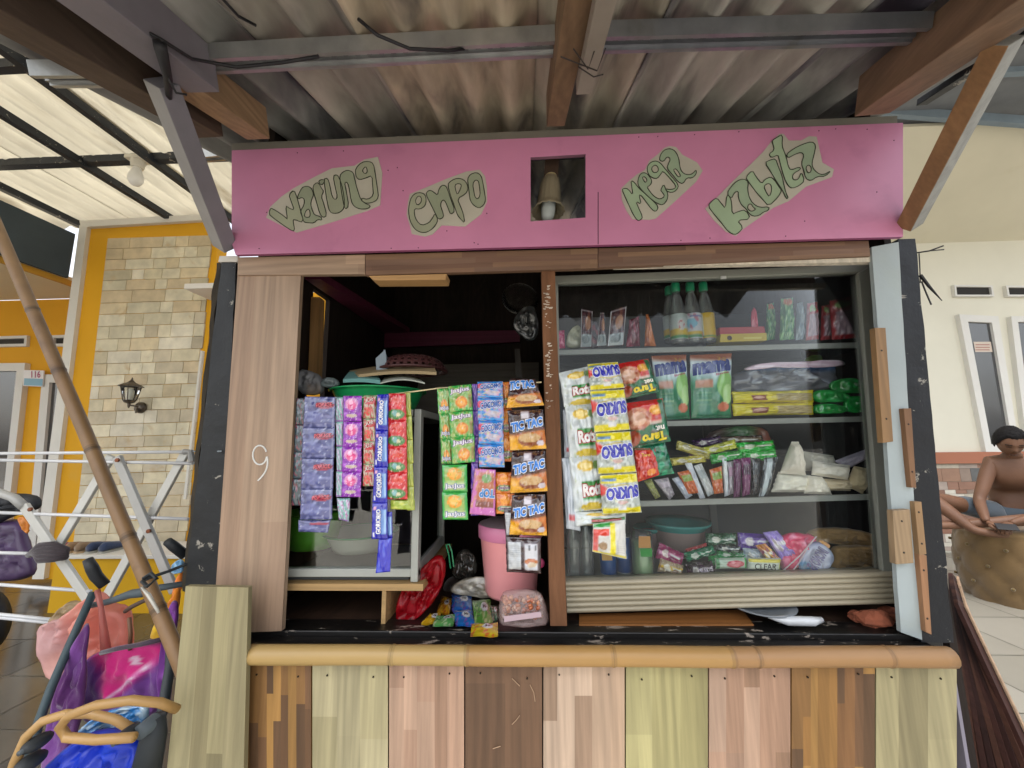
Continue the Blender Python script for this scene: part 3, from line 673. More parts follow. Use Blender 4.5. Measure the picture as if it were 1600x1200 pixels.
pl = zpl(216, 252, -.07); b = MB('#d8d2c0'); b.box((pl.x-.07, pl.y-.05, pl.z), (pl.x+.07, pl.y+.05, pl.z+.03)); b.lathe([(0, 0), (.05, 0), (.04, -.06), (0, -.06)][::-1], (pl.x, pl.y, pl.z), 20); b.build('socket', 'plastic', lb, bevel=.004)
b = MB('#e6e4dc'); b.lathe([(.025, -.05), (.03, -.08), (.048, -.13), (.048, -.17), (.03, -.205), (0, -.215)], (pl.x, pl.y, pl.z), 20); b.build('bulb', 'plastic', lb, smooth=True)

yh = thing('yellow_house', 'yellow house with a stone-clad white-trimmed wall, ledge and porch at the left', 'house', (-3.5, 3, 0))
YW = 2.4
def vq(b, pts, Y, t=.03, col=None):
    b.quadbox([pts[3], pts[2], pts[1], pts[0]], Y, t, col); return b
b = MB('#dca212'); vq(b, [(128, 350), (345, 338), (286, 905), (52, 905)], YW, .12); b.build('wall', 'wall_paint', yh)
b = MB('#d8d5cc'); vq(b, [(124, 345), (345, 333), (346, 342), (126, 355)], YW-.04, .05); vq(b, [(124, 352), (136, 352), (68, 905), (50, 905)], YW-.038, .05)
vq(b, [(313, 548), (316, 548), (290, 780), (286, 780)], YW-.03, .04); b.build('wall_trim', 'wall_paint', yh)
# stone cladding: courses of irregular slabs
b = MB('#c4baa0'); rn = random.Random(11)
sc_ = ['#cfc6aa', '#c4b99c', '#d8ceb2', '#d2c7a8', '#dcd3b8', '#c6baa0', '#d0c09e', '#d8d0ba', '#beb298', '#ccba98']
y = 372.0
def xe(y): return 168-(y-371)*.1131, 331-(y-371)*.083
while y < 862:
    h = rn.uniform(17, 21) if y > 450 else rn.uniform(15, 19); y2 = min(y+h, 863); xa, xb = xe(y); x = xa-rn.uniform(0, 15)
    while x < xb:
        w_ = rn.choice([20, 28, 36, 44, 52]); xa_, xb_ = max(x, xa), min(x+w_, xb)
        if xb_-xa_ > 4:
            sl = (xe(y2)[0]-xe(y)[0]); d = rn.uniform(.008, .02); g = .3
            c = lin(rn.choice(sc_)); k = rn.uniform(.9, 1.08); rise = -.02*(xa_-xa)
            vq(b, [(xa_+g, y+g-.03*(xa_-xa)), (xb_-g, y+g-.03*(xb_-xa)), (xb_+sl-g, y2-g-.03*(xb_-xa)), (xa_+sl+g, y2-g-.03*(xa_-xa))], YW-d, d-.001, tuple(q*k for q in c))
        x += w_
    y = y2
b.build('stone_cladding', 'stone', yh, bevel=.003)
zl2 = P(200, 868, 1.95).z
b = MB('#d8a608'); x0 = P(78, 930, 2.0).x; b.box((x0, 2.0, 0), (-.9, 2.39, zl2-.03)); b.build('ledge_base', 'wall_paint', yh)
b = MB('#dcd9d0'); b.box((x0-.02, 1.96, zl2-.029), (-.9, 2.38, zl2)); b.build('ledge', 'wall_paint', yh, bevel=.004)
b = MB('#dedad2'); q = P(288, 443, 2.1); b.box((q.x, 2.1, q.z-.05), (q.x+.3, 2.39, q.z+.0)); b.build('wall_shelf', 'wall_paint', yh, bevel=.004)
XF = P(124, 352, 2.4).x
b = MB('#3d4a54'); b.box((XF-.03, -.6, 2.96), (XF, 2.38, 3.43)); b.build('fascia_board', 'matte', yh)
b = MB('#b98a2a'); b.box((XF-.06, -.6, 2.90), (XF-.032, 2.9, 2.955)); b.build('fascia_trim', 'matte', yh)
b = MB('#cbbfa2'); b.box((-9, -.6, 2.96), (XF-.062, 2.9, 3.0)); b.build('porch_ceiling', 'wall_paint', yh)
YB = 2.9
b = MB('#dca014'); b.box((-9, YB, 0), (-2.2, YB+.12, 2.955)); b.build('back_wall', 'wall_paint', yh)
def frame(pts, Y, wpx, col='#d5d3cc', glass='glass_dark', nm='window', gl='#2a3034', sub=True):
    b = MB(col); (a, b1, c, d) = [P(x, y, Y) for x, y in pts]
    def lerp(p, q, t): return p.lerp(q, t)
    W_ = (b1-a).length; t = wpx/W_; H_ = (d-a).length; s = wpx/H_
    i = [a.lerp(b1, t).lerp(d.lerp(c, t), s), a.lerp(b1, 1-t).lerp(d.lerp(c, 1-t), s), a.lerp(b1, 1-t).lerp(d.lerp(c, 1-t), 1-s), a.lerp(b1, t).lerp(d.lerp(c, t), 1-s)]
    o = [a, b1, c, d]
    for k in range(4):
        q = [o[k], o[(k+1) % 4], i[(k+1) % 4], i[k]]; b.hexa(q[::-1], [p+Vector((0, .06, 0)) for p in q[::-1]])
    return b, i
def window(parent, pts, Y, wm=.05, nm='window', gc='glass_dark', backc='#30363a'):
    b, i = frame(pts, Y, wm); o = b.build(nm, 'wall_paint', parent)
    g = MB('#30363a'); g.add([p+Vector((0, .028, 0)) for p in i], [(3, 2, 1, 0)]); g.build('pane', gc, o)
    return o
b = MB('#5a4c30')
for pts in ([(-20, 526), (42, 524), (41, 541), (-20, 542)], [(80, 524), (104, 523), (102, 541), (80, 541)]):
    f, i = frame(pts, YB-.03, .03); f.build('wall_vent', 'wall_paint', yh)
    g = MB('#2e2a24'); g.add([p+Vector((0, .024, 0)) for p in i], [(3, 2, 1, 0)]); g.build('vent_shade_sheet', 'matte', yh)  # flat dark sheet painted as the shade inside the vent
window(yh, [(-60, 568), (39, 567), (4, 880), (-80, 880)], YB-.05, .09)
window(yh, [(66, 585), (128, 585), (104, 880), (40, 880)], YB-.05, .09, 'door')
hs_ = thing('house_number_sign', 'small white house number plate reading 116 on the yellow wall', 'sign', tuple(P(54, 603, YB-.08)))
def textmesh(b, s, pO, pU, pV, col, bold=.0, off=Vector((0, 0, 0)), curve=None):
    """string s in the parallelogram origin pO, axes pU, pV"""
    V, T = textgeo(s, bold); pts = []
    for x, y in V:
        yy = y+(curve*(x-.5)**2 if curve else 0); pts.append(pO+pU*x+pV*yy+off)
    a = (pU.cross(pV)); fs = [tuple(t) for t in T]
    b.add(pts, fs, col)
b = MB('#d9d4d0'); vq(b, [(37, 578), (68, 579), (66, 604), (36, 603)], YB-.07, .012); pm = b.build('plate', 'plastic', hs_)
b = MB('#7fa8b8'); vq(b, [(38, 591), (67, 592), (66, 603), (37, 602)], YB-.0715, .001, '#6f9db0')
o_ = P(49, 590, YB-.073); textmesh(b, '116', o_, P(63, 590, YB-.073)-o_, P(49, 580, YB-.073)-o_, '#a02c58', .02); b.build('digits', 'print', pm)
# wall lantern
ln = thing('wall_lantern', 'bronze outdoor lantern on the stone-clad wall', 'lantern', tuple(P(219, 637, YW-.03)))
c = P(203, 620, YW-.22); mm = P(203, 600, YW-.22); S = (P(203, 590, YW-.22)-P(203, 650, YW-.22)).length/.34
def LZ(h, r): return (r*S, h*S)
b = MB('#5d554c'); b.lathe([(r*S, h*S) for r, h in ((.004, .17), (.008, .15), (.02, .135), (.03, .125), (.06, .11), (.085, .095), (.088, .088), (.06, .085))][::-1], c, 6); b.build('lantern_cap', 'steel', ln)
b = MB('#d9d6cc'); b.lathe([(.042*S, -.03*S), (.06*S, .03*S), (.066*S, .085*S)], c, 6); b.build('glass_panes', 'glass_clean', ln)
b = MB('#5d554c')
for k in range(6):
    a = math.pi/3*k; b.tube([c+Vector((math.cos(a)*.044*S, math.sin(a)*.044*S, -.03*S)), c+Vector((math.cos(a)*.068*S, math.sin(a)*.068*S, .088*S))], .004*S, 5)
b.lathe([(0, -.1*S), (.008*S, -.09*S), (.012*S, -.06*S), (.035*S, -.05*S), (.047*S, -.03*S), (.03*S, -.028*S)], c, 12); b.build('lantern_frame', 'steel', ln)
b = MB('#e8e2d0'); b.lathe([(.02*S, -.03*S), (.026*S, .0), (.026*S, .05*S), (.015*S, .07*S), (0, .075*S)], c, 14); b.build('bulb', 'plastic', ln, smooth=True)
q = P(219, 637, YW-.03); b = MB('#5d554c'); b.tube([c+Vector((0, 0, -.07*S)), c+Vector((.05*S, .03, -.085*S)), (c+q)/2+Vector((.02, 0, -.09*S)), q], .008*S, 8); b.build('arm', 'steel', ln, smooth=True)
b = MB('#5d554c'); b.lathe([(0, -.03), (.03*S, -.028), (.05*S, -.01), (.052*S, .012)], q, 20, (0, 1, 0)); b.build('mount_plate', 'steel', ln, smooth=True)

# shoes on the ledge
def shoe(x, y, lab_, c1, c2, rot=0.0, s=1.0, cat='shoe'):
    p = P(x, y, 2.12); p.z = zl2; o = MB(c1); R = Matrix.Rotation(rot, 3, 'Z')
    vs = []; n = 14; rings = [(-.12, .028, .05), (-.10, .036, .07), (-.05, .036, .065), (0, .036, .05), (.05, .042, .042), (.09, .040, .035), (.12, .026, .022)]
    for (u, w_, h) in rings:
        for j in range(n):
            a = 2*math.pi*j/n; vs.append(p+R@Vector((u, w_*math.cos(a), .012+max(0, h/2+h/2*math.sin(a))))*s)
    m = len(rings); fs = [(i*n+j, i*n+(j+1) % n, (i+1)*n+(j+1) % n, (i+1)*n+j) for i in range(m-1) for j in range(n)]+[tuple(range(n-1, -1, -1)), tuple((m-1)*n+j for j in range(n))]
    o.add(vs, fs); ob = o.build('shoe', 'fabric', None, smooth=True); tag(ob, lab_, cat, 'shoes on the ledge')
    q = MB(c2); vs = []
    for u, w_ in ((-.125, .022), (-.1, .04), (0, .038), (.06, .046), (.1, .042), (.13, .02)): vs.append((u, w_))
    out = [p+R@Vector((u, w_, 0))*s for u, w_ in vs]+[p+R@Vector((u, -w_, 0))*s for u, w_ in vs[::-1]]
    q.poly(out, (0, 0, .016)); q.build('sole', 'rubber', ob)
shoe(112, 864, 'red shoe at the left end of the row on the white ledge', '#7c2430', '#b58a60', .2, .8)
shoe(133, 864, 'tan slip-on shoe nearest the red shoe on the ledge', '#8d6f50', '#a58a68', 1.2)
shoe(148, 862, 'tan shoe next to the navy pair on the ledge', '#8a7258', '#ad9474', 1.3)
shoe(164, 866, 'left shoe of the navy pair on the white ledge', '#2c3a58', '#9a9a92', 1.4)
shoe(182, 866, 'right shoe of the navy pair on the white ledge', '#303f5e', '#9a9a92', 1.5)

# ================================================================== RIGHT: cream house
ch = thing('cream_house', 'cream porch wall with white windows and a mosaic stone base at the right', 'house', (4, 3.6, 0))
YR = 3.6
def zy(y, x=1500): return P(x, y, YR).z
XR0, XR1 = 1.4, 9.0
b = MB('#d8d4c2'); b.box((XR0, YR, 0), (XR1, YR+.15, zy(378))); b.build('wall', 'wall_paint', ch)
b = MB('#d2ccb6'); pts = [(XR0, YR+.04, zy(378)-.02), (XR1, YR+.04, zy(378)-.02), (XR1, YR-1.3, P(1500, 195, YR-1.3).z), (XR0, YR-1.3, P(1500, 195, YR-1.3).z)]
b.poly(pts, (0, 0, .03)); b.build('sloping_ceiling', 'wall_paint', ch)
zt0, zt1 = zy(724), zy(706)
b = MB('#a0644a'); b.box((XR0, YR-.05, zt0), (XR1, YR-.002, zt1)); b.build('wall_ledge', 'tile', ch, bevel=.004)
b = MB('#8a8172'); rn = random.Random(4); z = .02; XM0 = P(1440, 800, YR).x; mc = ['#8f6b58', '#97755f', '#6d6a64', '#c9c3b4', '#b3aa98', '#5f605e', '#a5968a', '#80604f', '#8c7a6c']
while z < zt0-.01:
    h = rn.choice([.045, .045, .09, .15]); h = min(h, zt0-.002-z); x = XM0
    while x < XM0+2.6:
        w_ = rn.choice([.12, .2, .28, .16]);
        if h > .1:
            b.box((x, YR-.012, z), (x+w_-.003, YR-.001, z+h-.003), rn.choice(['#8f6b58', '#97755f', '#8a6350']) if rn.random() < .6 else rn.choice(mc))
        else: b.box((x, YR-.012-rn.uniform(0, .006), z), (x+w_-.003, YR-.001, z+h-.003), rn.choice(mc))
        x += w_
    z += h
b.build('mosaic_tiles', 'stone', ch)
window(ch, [(1499, 491), (1560, 494), (1594, 706), (1541, 706)], YR-.05, .085, gc='glass_dark')
window(ch, [(1580, 494), (1680, 494), (1720, 706), (1606, 706)], YR-.05, .07, gc='glass_dark')
b = MB('#c9b9a8'); vq(b, [(1521, 534), (1548, 534), (1551, 550), (1524, 550)], YR-.025, .001)
for k in range(3): vq(b, [(1524, 538+k*4), (1546, 538+k*4), (1547, 539.3+k*4), (1525, 539.3+k*4)], YR-.0265, .001, '#9a5a50')
b.build('sticker', 'print', ch)
for pts in ([(1491, 445), (1551, 446), (1554, 463), (1493, 463)], [(1572, 446), (1640, 447), (1645, 463), (1575, 463)]):
    f, i = frame(pts, YR-.04, .022); f.build('wall_vent', 'wall_paint', ch); g = MB('#231f1a'); g.add([p+Vector((0, .024, 0)) for p in i], [(3, 2, 1, 0)]); g.build('vent_shade_sheet', 'matte', ch)  # dark quad stands for the shaded hole of each vent
# grey steel porch beams and roof above
pr_ = thing('porch_roof', 'grey steel porch roof beams above the cream wall', 'roof', (3, 2, 2.6))
for (xa, ya, xb, yb, Y, h) in ((1404, 176, 1700, 198, 2.2, .085), (1465, 150, 1700, 160, 2.6, .10), (1480, 118, 1700, 105, 1.8, .05)):
    b = MB('#74828c'); a = P(xa, ya, Y); c = P(xb, yb, Y); a = a+(a-c)*.3; b.beam(a, c, .05, h); b.build('steel_beam', 'grey_paint', pr_)
z9 = P(1500, 120, 1.8).z+.05
b = MB('#6c6f72'); b.box((1.5, 1.2, z9), (6.5, 3.7, z9+.03)); b.build('roof_sheet', 'matte', pr_)

# leaning boards beside the kiosk
for i in range(10):
    a = P(1488+1.2*i, 900+5*i, .60-.02*i); c = P(1506+17*i, 1290, .14-.006*i); b = MB(['#38201a', '#2c1814', '#432a20'][i % 3])
    b.beam(a, c, .030, .012, (0, 1, .2)); b.beam(a+Vector((.012, -.009, .0)), c+Vector((.014, -.009, .0)), .008, .005, (0, 1, .2), '#9a8068')
    o = b.build('wooden_board', 'wood_y'); tag(o, 'dark red-brown board with a pale edge, leaning by the right side of the kiosk', 'board', 'dark boards leaning beside the kiosk')

# ottoman and man
ot = P(1562, 833, 2.02); ob_z = 0
ctr = Vector((P(1585, 900, 2.2).x+.12, 2.32, 0)); zo = P(1560, 832, 2.1).z; ro = ctr.x-P(1516, 860, 2.3).x
ott = thing('ottoman', 'round tufted olive-brown ottoman under the seated man', 'ottoman', tuple(ctr))
b = MB('#5c4726'); n = 64; vs = []; prof = []
for k in range(25):
    v = k/24; vs_r = ro*(.90+.10*math.sin(math.pi*min(1, v*1.05)) ) if v < .92 else ro*(1-.25*((v-.92)/.08)**2)
    prof.append((vs_r, zo*v))
prof += [(ro*.5, zo*1.01), (0, zo*1.015)]
for r, h in prof:
    for j in range(n):
        a = 2*math.pi*j/n; tt = 0
        if r > ro*.6:
            row = h/zo*4; f = math.cos(a*9+math.pi*(round(row) % 2))*math.cos(math.pi*(row-round(row))*1.0); tt = .010*max(0, f)**3
            dm = abs(math.sin(a*4.5+row*math.pi/2))*abs(math.sin(a*4.5-row*math.pi/2)); tt = -.02*(1-min(1, dm*1.6))**2
        vs.append((ctr.x+(r+tt)*math.cos(a), ctr.y+(r+tt)*math.sin(a), h))
m = len(prof); b.add(vs, [(i*n+j, i*n+(j+1) % n, (i+1)*n+(j+1) % n, (i+1)*n+j) for i in range(m-1) for j in range(n)]); b.build('cushion', 'fabric', ott, smooth=True)
b = MB('#5a4a26')
for row in (1, 2, 3):
    for k in range(9):
        a = 2*math.pi*(k+.5*(row % 2))/9; b.ell((ctr.x+(ro*.985)*math.cos(a), ctr.y+ro*.985*math.sin(a), zo*row/4), (.012, .012, .012), 8, 6)
b.build('buttons', 'fabric', ott, smooth=True)

def skin(name, mt, col, nodes, edges, parent=None, sub=2, root=0):
    me = bpy.data.meshes.new(name); me.from_pydata([n[0] for n in nodes], edges, [])
    o = bpy.data.objects.new(name, me); sc.collection.objects.link(o)
    sk = o.modifiers.new('s', 'SKIN'); sk.use_smooth_shade = True
    for i, n in enumerate(nodes):
        r = n[1]; r = (r, r) if isinstance(r, (int, float)) else r
        me.skin_vertices[0].data[i].radius = r
    me.skin_vertices[0].data[root].use_root = True
    sb = o.modifiers.new('u', 'SUBSURF'); sb.levels = sub; sb.render_levels = sub
    dg = bpy.context.evaluated_depsgraph_get(); m2 = bpy.data.meshes.new_from_object(o.evaluated_get(dg)); bpy.data.objects.remove(o)
    m2.name = name; m2.materials.clear(); m2.materials.append(MATS[mt])
    for a in list(m2.color_attributes): m2.color_attributes.remove(a)
    ca = m2.color_attributes.new('Col', 'FLOAT_COLOR', 'CORNER'); c = lin(col) if isinstance(col, str) else col
    buf = np.ones((len(m2.loops), 4), np.float32); buf[:, :3] = c; ca.data.foreach_set('color', buf.ravel())
    m2.polygons.foreach_set('use_smooth', [True]*len(m2.polygons))
    return newobj(name, m2, parent)
# ------------------------------------------------------------------ the seated man
hd = P(1572, 690, 2.15)                         # centre of head
BX, BY = ctr.x-.0, ctr.y+.12                    # pelvis
zs = zo+.0
man = thing('person', 'shirtless man in grey shorts sitting cross-legged on the olive ottoman, head bent over a phone', 'person', (BX, BY, zs))
C_SK = '#62432f'
nk = Vector((hd.x+.035, hd.y+.10, hd.z-.13))
sL = P(1536, 722, 2.26); sR = Vector((nk.x*2-sL.x+.04, nk.y+.02, sL.z))
pel = Vector((BX+.02, BY, zs+.10)); kL = P(1492, 785, 2.10); kR = Vector((pel.x*2-kL.x+.02, kL.y, kL.z))
eL = P(1538, 785, 2.18); hL = P(1583, 822, 1.98)
eR = Vector((sR.x+.05, sR.y-.1, eL.z)); hR = hL+Vector((.12, .0, .0))
aL = P(1570, 838, 1.98); aR = Vector((aL.x-.10, aL.y+.06, aL.z+.02)); 
N = [(pel, (.155, .12)), (pel+Vector((0, .0, .13)), (.15, .115)), (pel+Vector((0, .01, .24)), (.145, .11)), (nk+Vector((0, .02, -.17)), (.165, .11)), (nk+Vector((0, .02, -.07)), (.12, .075)), (nk, (.052, .056)), (nk.lerp(hd, .55), (.052, .058)),
     (sL, .056), (sL.lerp(eL, .5), .047), (eL, .037), (eL.lerp(hL, .55), .034), (hL, (.024, .02)),
     (sR, .056), (sR.lerp(eR, .5), .047), (eR, .037), (eR.lerp(hR, .55), .034), (hR, (.024, .02)),
     (pel+Vector((-.10, -.02, -.02)), .085), (kL, .058), (kL.lerp(aL, .45), .052), (aL, .034), (aL+Vector((.10, -.02, -.01)), .03), (aL+Vector((.17, -.03, -.01)), .022),
     (pel+Vector((.10, -.02, -.02)), .085), (kR, .058), (kR.lerp(aR, .45), .052), (aR, .034), (aR+Vector((-.10, -.02, -.01)), .03), (aR+Vector((-.16, -.03, -.01)), .022)]
E = [(0, 1), (1, 2), (2, 3), (3, 4), (4, 5), (5, 6), (4, 7), (7, 8), (8, 9), (9, 10), (10, 11), (4, 12), (12, 13), (13, 14), (14, 15), (15, 16), (0, 17), (17, 18), (18, 19), (19, 20), (20, 21), (21, 22), (0, 23), (23, 24), (24, 25), (25, 26), (26, 27), (27, 28)]
body = skin('body', 'skin', C_SK, N, E, man)
# head: one shaped surface with brow, nose, cheeks, chin; tilted down
Rh = Matrix.Rotation(math.radians(34), 3, 'X') @ Matrix.Rotation(math.radians(-6), 3, 'Z')
b = MB(C_SK); n, m = 40, 32; vs = []
def face(u, t):
    # local: -Y is the face, Z up
    x = math.sin(t)*math.sin(u); y = -math.sin(t)*math.cos(u); z = math.cos(t)
    p = Vector((x*.076, y*.097, z*.115))
    if z < 0: p.x *= 1+.22*z; p.y = p.y*(1+.05*z)
    f = max(0, -y); g = lambda cx, cz, sx, sz: math.exp(-((x-cx)/sx)**2-((z-cz)/sz)**2)*(1 if y < 0 else 0)
    p.y -= .022*g(0, -.12, .13, .17)+.012*g(0, -.22, .2, .08)        # nose
    p.y += .010*g(.38, .06, .18, .12)+.010*g(-.38, .06, .18, .12)      # eye sockets
    p.y -= .006*g(0, .22, .7, .10)                                     # brow
    p.y -= .008*g(0, -.50, .25, .08); p.y += .006*g(0, -.62, .25, .05) # lips
    p.y -= .008*g(0, -.82, .3, .12)
    return hd+Rh@p
for i in range(m+1):
    for j in range(n): vs.append(face(2*math.pi*j/n, math.pi*i/m))
b.add(vs, [(i*n+j, (i+1)*n+j, (i+1)*n+(j+1) % n, i*n+(j+1) % n) for i in range(m) for j in range(n)])
# ears
for s in (-1, 1): b.ell(hd+Rh@Vector((s*.078, .012, -.005)), (.010, .018, .032), 10, 8, '#5a3c2a', Rh)
head = b.build('head', 'skin', man, smooth=True)
b = MB('#3a2018'); b.tube([hd+Rh@Vector((x*.001, -.104+abs(x)*.0005, -.060+abs(x)*.0001)) for x in range(-22, 23, 4)], .0035, 6); b.build('mouth', 'matte', head)
b = MB('#1a120e')
for s in (-1, 1):
    b.tube([hd+Rh@Vector((s*x*.001, -.096+abs(x-28)*.0003+max(0, x-35)*.0004, .024+(.003 if x < 45 else 0))) for x in range(14, 54, 6)], .0035, 6)
    b.tube([hd+Rh@Vector((s*x*.001, -.090+max(0, x-28)*.0006, .004)) for x in range(16, 44, 5)], .0022, 6)
b.build('brows', 'hair', head)
b = MB('#0e0c0d'); vs = []; n, m = 48, 26
for i in range(m+1):
    for j in range(n):
        u = 2*math.pi*j/n; t = math.pi*i/m*.66; y = -math.cos(u)
        lim = 1.0 if y > 0 else (1.0-.56*min(1, (-y)*1.25)**1.2)*(1+.04*math.sin(u*17)); tt = t*lim
        x_, y_, z_ = math.sin(tt)*math.sin(u), -math.sin(tt)*math.cos(u), math.cos(tt)
        k = 1.09+.05*nz3(x_*7, y_*7, z_*7)+.05*nz3(x_*22, y_*22, z_*22); k *= 1-.07*max(0, (i/m-.8)/.2)
        vs.append(hd+Rh@Vector((x_*.078*k*1.05, y_*.099*k*1.03+.004, z_*.118*k)))
b.add(vs, [(i*n+j, (i+1)*n+j, (i+1)*n+(j+1) % n, i*n+(j+1) % n) for i in range(m) for j in range(n)]); b.build('hair', 'hair', head, smooth=True)
# shorts
b_ = skin('shorts', 'fabric', '#3b4650', [(pel+Vector((0, 0, -.01)), (.172, .14)), (pel+Vector((0, 0, .09)), (.166, .132)), (pel+Vector((-.11, -.03, -.01)), .10), ((pel+Vector((-.11, -.03, -.01))).lerp(kL, .62), .078), (pel+Vector((.11, -.03, -.01)), .10), ((pel+Vector((.11, -.03, -.01))).lerp(kR, .62), .078)], [(0, 1), (0, 2), (2, 3), (0, 4), (4, 5)], man)
# hands: palm and five separate fingers curled round the phone
def hand(wr, to, side, parent):
    f = (to-wr).normalized(); up = Vector((0, -.3, 1)).normalized(); sd = f.cross(up).normalized()*side; up = sd.cross(f).normalized()*(1 if side > 0 else -1)
    pc = wr+f*.05; nodes = [(wr, (.024, .018)), (pc, (.036, .015)), (wr+f*.085, (.038, .013))]; ed = [(0, 1), (1, 2)]
    h = skin('hand', 'skin', C_SK, nodes, ed, parent, 2)
    for k, (o_, L) in enumerate(((-.030, .060), (-.010, .072), (.010, .070), (.029, .056))):
        base = wr+f*.085+sd*o_; d1 = (f-up*.25).normalized(); d2 = (f*.5-up).normalized(); d3 = (-f*.5-up*.8).normalized()
        p1 = base+d1*L*.45; p2 = p1+d2*L*.33; p3 = p2+d3*L*.26
        skin('finger', 'skin', C_SK, [(base-f*.012, .010), (p1, .009), (p2, .0082), (p3, .007)], [(0, 1), (1, 2), (2, 3)], h, 1)
    t0 = wr+f*.03+sd*(-.030); skin('thumb', 'skin', C_SK, [(t0, .013), (t0-sd*.025+f*.025, .011), (t0-sd*.02+f*.055-up*.005, .009)], [(0, 1), (1, 2)], h, 1)
hand(hL, hL+Vector((.08, -.08, -.03)), -1, man); hand(hR, hR+Vector((-.08, -.08, -.03)), 1, man)
ph = (hL+hR)/2+Vector((0, -.11, -.01)); b = MB('#15161a'); R_ = Matrix.Rotation(math.radians(-50), 3, 'X')
b.box((ph.x-.055, ph.y-.004, ph.z-.028), (ph.x+.055, ph.y+.004, ph.z+.028), rot=R_, piv=ph); po = b.build('phone', 'plastic', bevel=.003); tag(po, 'dark phone held in the hands of the seated man', 'phone')

man.rotation_euler.z = -.5; man.location.x += .16; man.location.y -= .06
_M = Matrix.Translation(man.location) @ Matrix.Rotation(-.5, 4, 'Z') @ Matrix.Translation(-Vector((BX, BY, zs)))
po.matrix_world = _M
# ================================================================== PRINTED PACKS
def zn(U, V, seed, f=6.0, k=6):
    r = np.random.RandomState(seed); s = 0
    for _ in range(k):
        a = r.uniform(0, 6.28); w_ = r.uniform(.5, 1.6)*f; s = s+np.sin((U*math.cos(a)+V*math.sin(a))*w_*2+r.uniform(0, 6.28))
    return s/k
def H(c): return np.array([int(c[i:i+2], 16)/255 for i in (1, 3, 5)])
class Art:
    """a printed design, painted in u (right) and v (up)"""
    def __init__(s, U, V, base): s.U, s.V = U, V; s.c = np.ones(U.shape+(3,))*H(base)
    def m(s, mask, col, a=1.0):
        k = np.clip(mask, 0, 1)[..., None]*a; s.c = s.c*(1-k)+H(col)*k; return s
    def ell(s, cx, cy, rx, ry, col, a=1.0, soft=.18):
        d = ((s.U-cx)/rx)**2+((s.V-cy)/ry)**2; return s.m((1-d)/soft, col, a)
    def rect(s, u0, v0, u1, v1, col, a=1.0, e=.02):
        return s.m(np.minimum.reduce([(s.U-u0)/e, (u1-s.U)/e, (s.V-v0)/e, (v1-s.V)/e]), col, a)
    def blot(s, seed, f, th, col, a=1.0): return s.m((zn(s.U, s.V, seed, f)-th)*6, col, a)
    def grad(s, v0, v1, col): return s.m((s.V-v0)/(v1-v0), col)
def pack(name, quad, Y, d, art, texts=(), seed=0, parent=None, nu=26, nv=28, mt='film', wr=.25, crimp=.07, sub=None, flat=False, Yt=0.0, edge=.012):
    """quad: TL, TR, BR, BL pixels. The pack is a filled, crumpled pouch with its print in the mesh."""
    q = [P(x, y, Y+(Yt if i < 2 else 0)) for i, (x, y) in enumerate(quad)]
    def S(u, v):
        p = q[0]*(1-u)*v+q[1]*u*v+q[2]*u*(1-v)+q[3]*(1-u)*(1-v)
        au, av = abs(2*u-1), abs(2*v-1); f = max(0, 1-au**2.6)**.65; g = max(0, 1-(av/(1-crimp))**4)**.7 if av < 1-crimp else 0
        if flat: f = max(0, 1-au**8); g = max(0, 1-av**10)
        w_ = nz3(u*5+seed*3.1, v*6+seed, seed*.7)+.6*nz3(u*11+seed, v*3, seed*1.7)
        cr = .04*math.sin(u*70)*(1 if g == 0 else 0)
        return p, d*(f*g)*(1+wr*w_)+d*.12*wr*w_*4*(.3+.7*f)*.5+d*cr
    b = MB(); uu = np.linspace(0, 1, nu+1); vv = np.linspace(0, 1, nv+1); U, V = np.meshgrid(uu, vv)
    C = np.clip(linA(art(U, V)).reshape(-1, 3)*(1.55 if Y > .12 else 1.18), 0, .92); fr = []; bk = []  # colours lifted more behind the glass, making up for dim light there
    sz = (q[1]-q[0]).length
    for v in vv:
        for u in uu:
            p, h = S(u, v)
            ins = edge*sz*(nz3(v*9, seed, 2.2 if u < .5 else 5.1)) if u in (0, 1) else 0
            pp = Vector((p.x+ins, p.y, p.z)); fr.append(pp+Vector((0, -h-.0006, 0))); bk.append(pp+Vector((0, max(h, 0)*.6+.0006, 0)))
    m = nu+1; K_ = len(fr)
    f1 = [(j*m+i, j*m+i+1, (j+1)*m+i+1, (j+1)*m+i) for j in range(nv) for i in range(nu)]
    b.addc(fr, f1, C); Cb = C*.0+np.array(lin('#a9a9ad'))*.6+C*.3
    b.addc(bk, [t[::-1] for t in f1], Cb)
    rim = [(0*m+i) for i in range(nu)]+[j*m+nu for j in range(nv)]+[nv*m+i for i in range(nu, 0, -1)]+[j*m for j in range(nv, 0, -1)]
    n = len(rim); fs = []
    allv = [(a, rim[(k+1) % n]) for k, a in enumerate(rim)]
    base = len(b.v)-2*K_
    for a, c in allv:
        b.f.append([base+a, base+K_+a, base+K_+c, base+c]); b.c.append(tuple(C[a]))
    for ti, t in enumerate(texts):
        s, o, du, dv, col = t[:5]; out = t[5] if len(t) > 5 else None; bold = t[6] if len(t) > 6 else .03
        for layer, (cc, bd, ep) in enumerate(((out, bold+.06, .0009), (col, bold, .0016))):
            if cc is None: continue
            VV, T = textgeo(s, bd); pts = []
            for x, y in VV:
                u = o[0]+du[0]*x+dv[0]*y; v = o[1]+du[1]*x+dv[1]*y; p, h = S(min(max(u, 0), 1), min(max(v, 0), 1)); pts.append(p+Vector((0, -h-.0006-ep-.0001*ti, 0)))
            fs = [tuple(t_) for t_ in T]
            if du[0]*dv[1]-du[1]*dv[0] < 0: fs = [f[::-1] for f in fs]
            b.add(pts, fs, cc)
    return b.build(name, mt, parent, smooth=True)
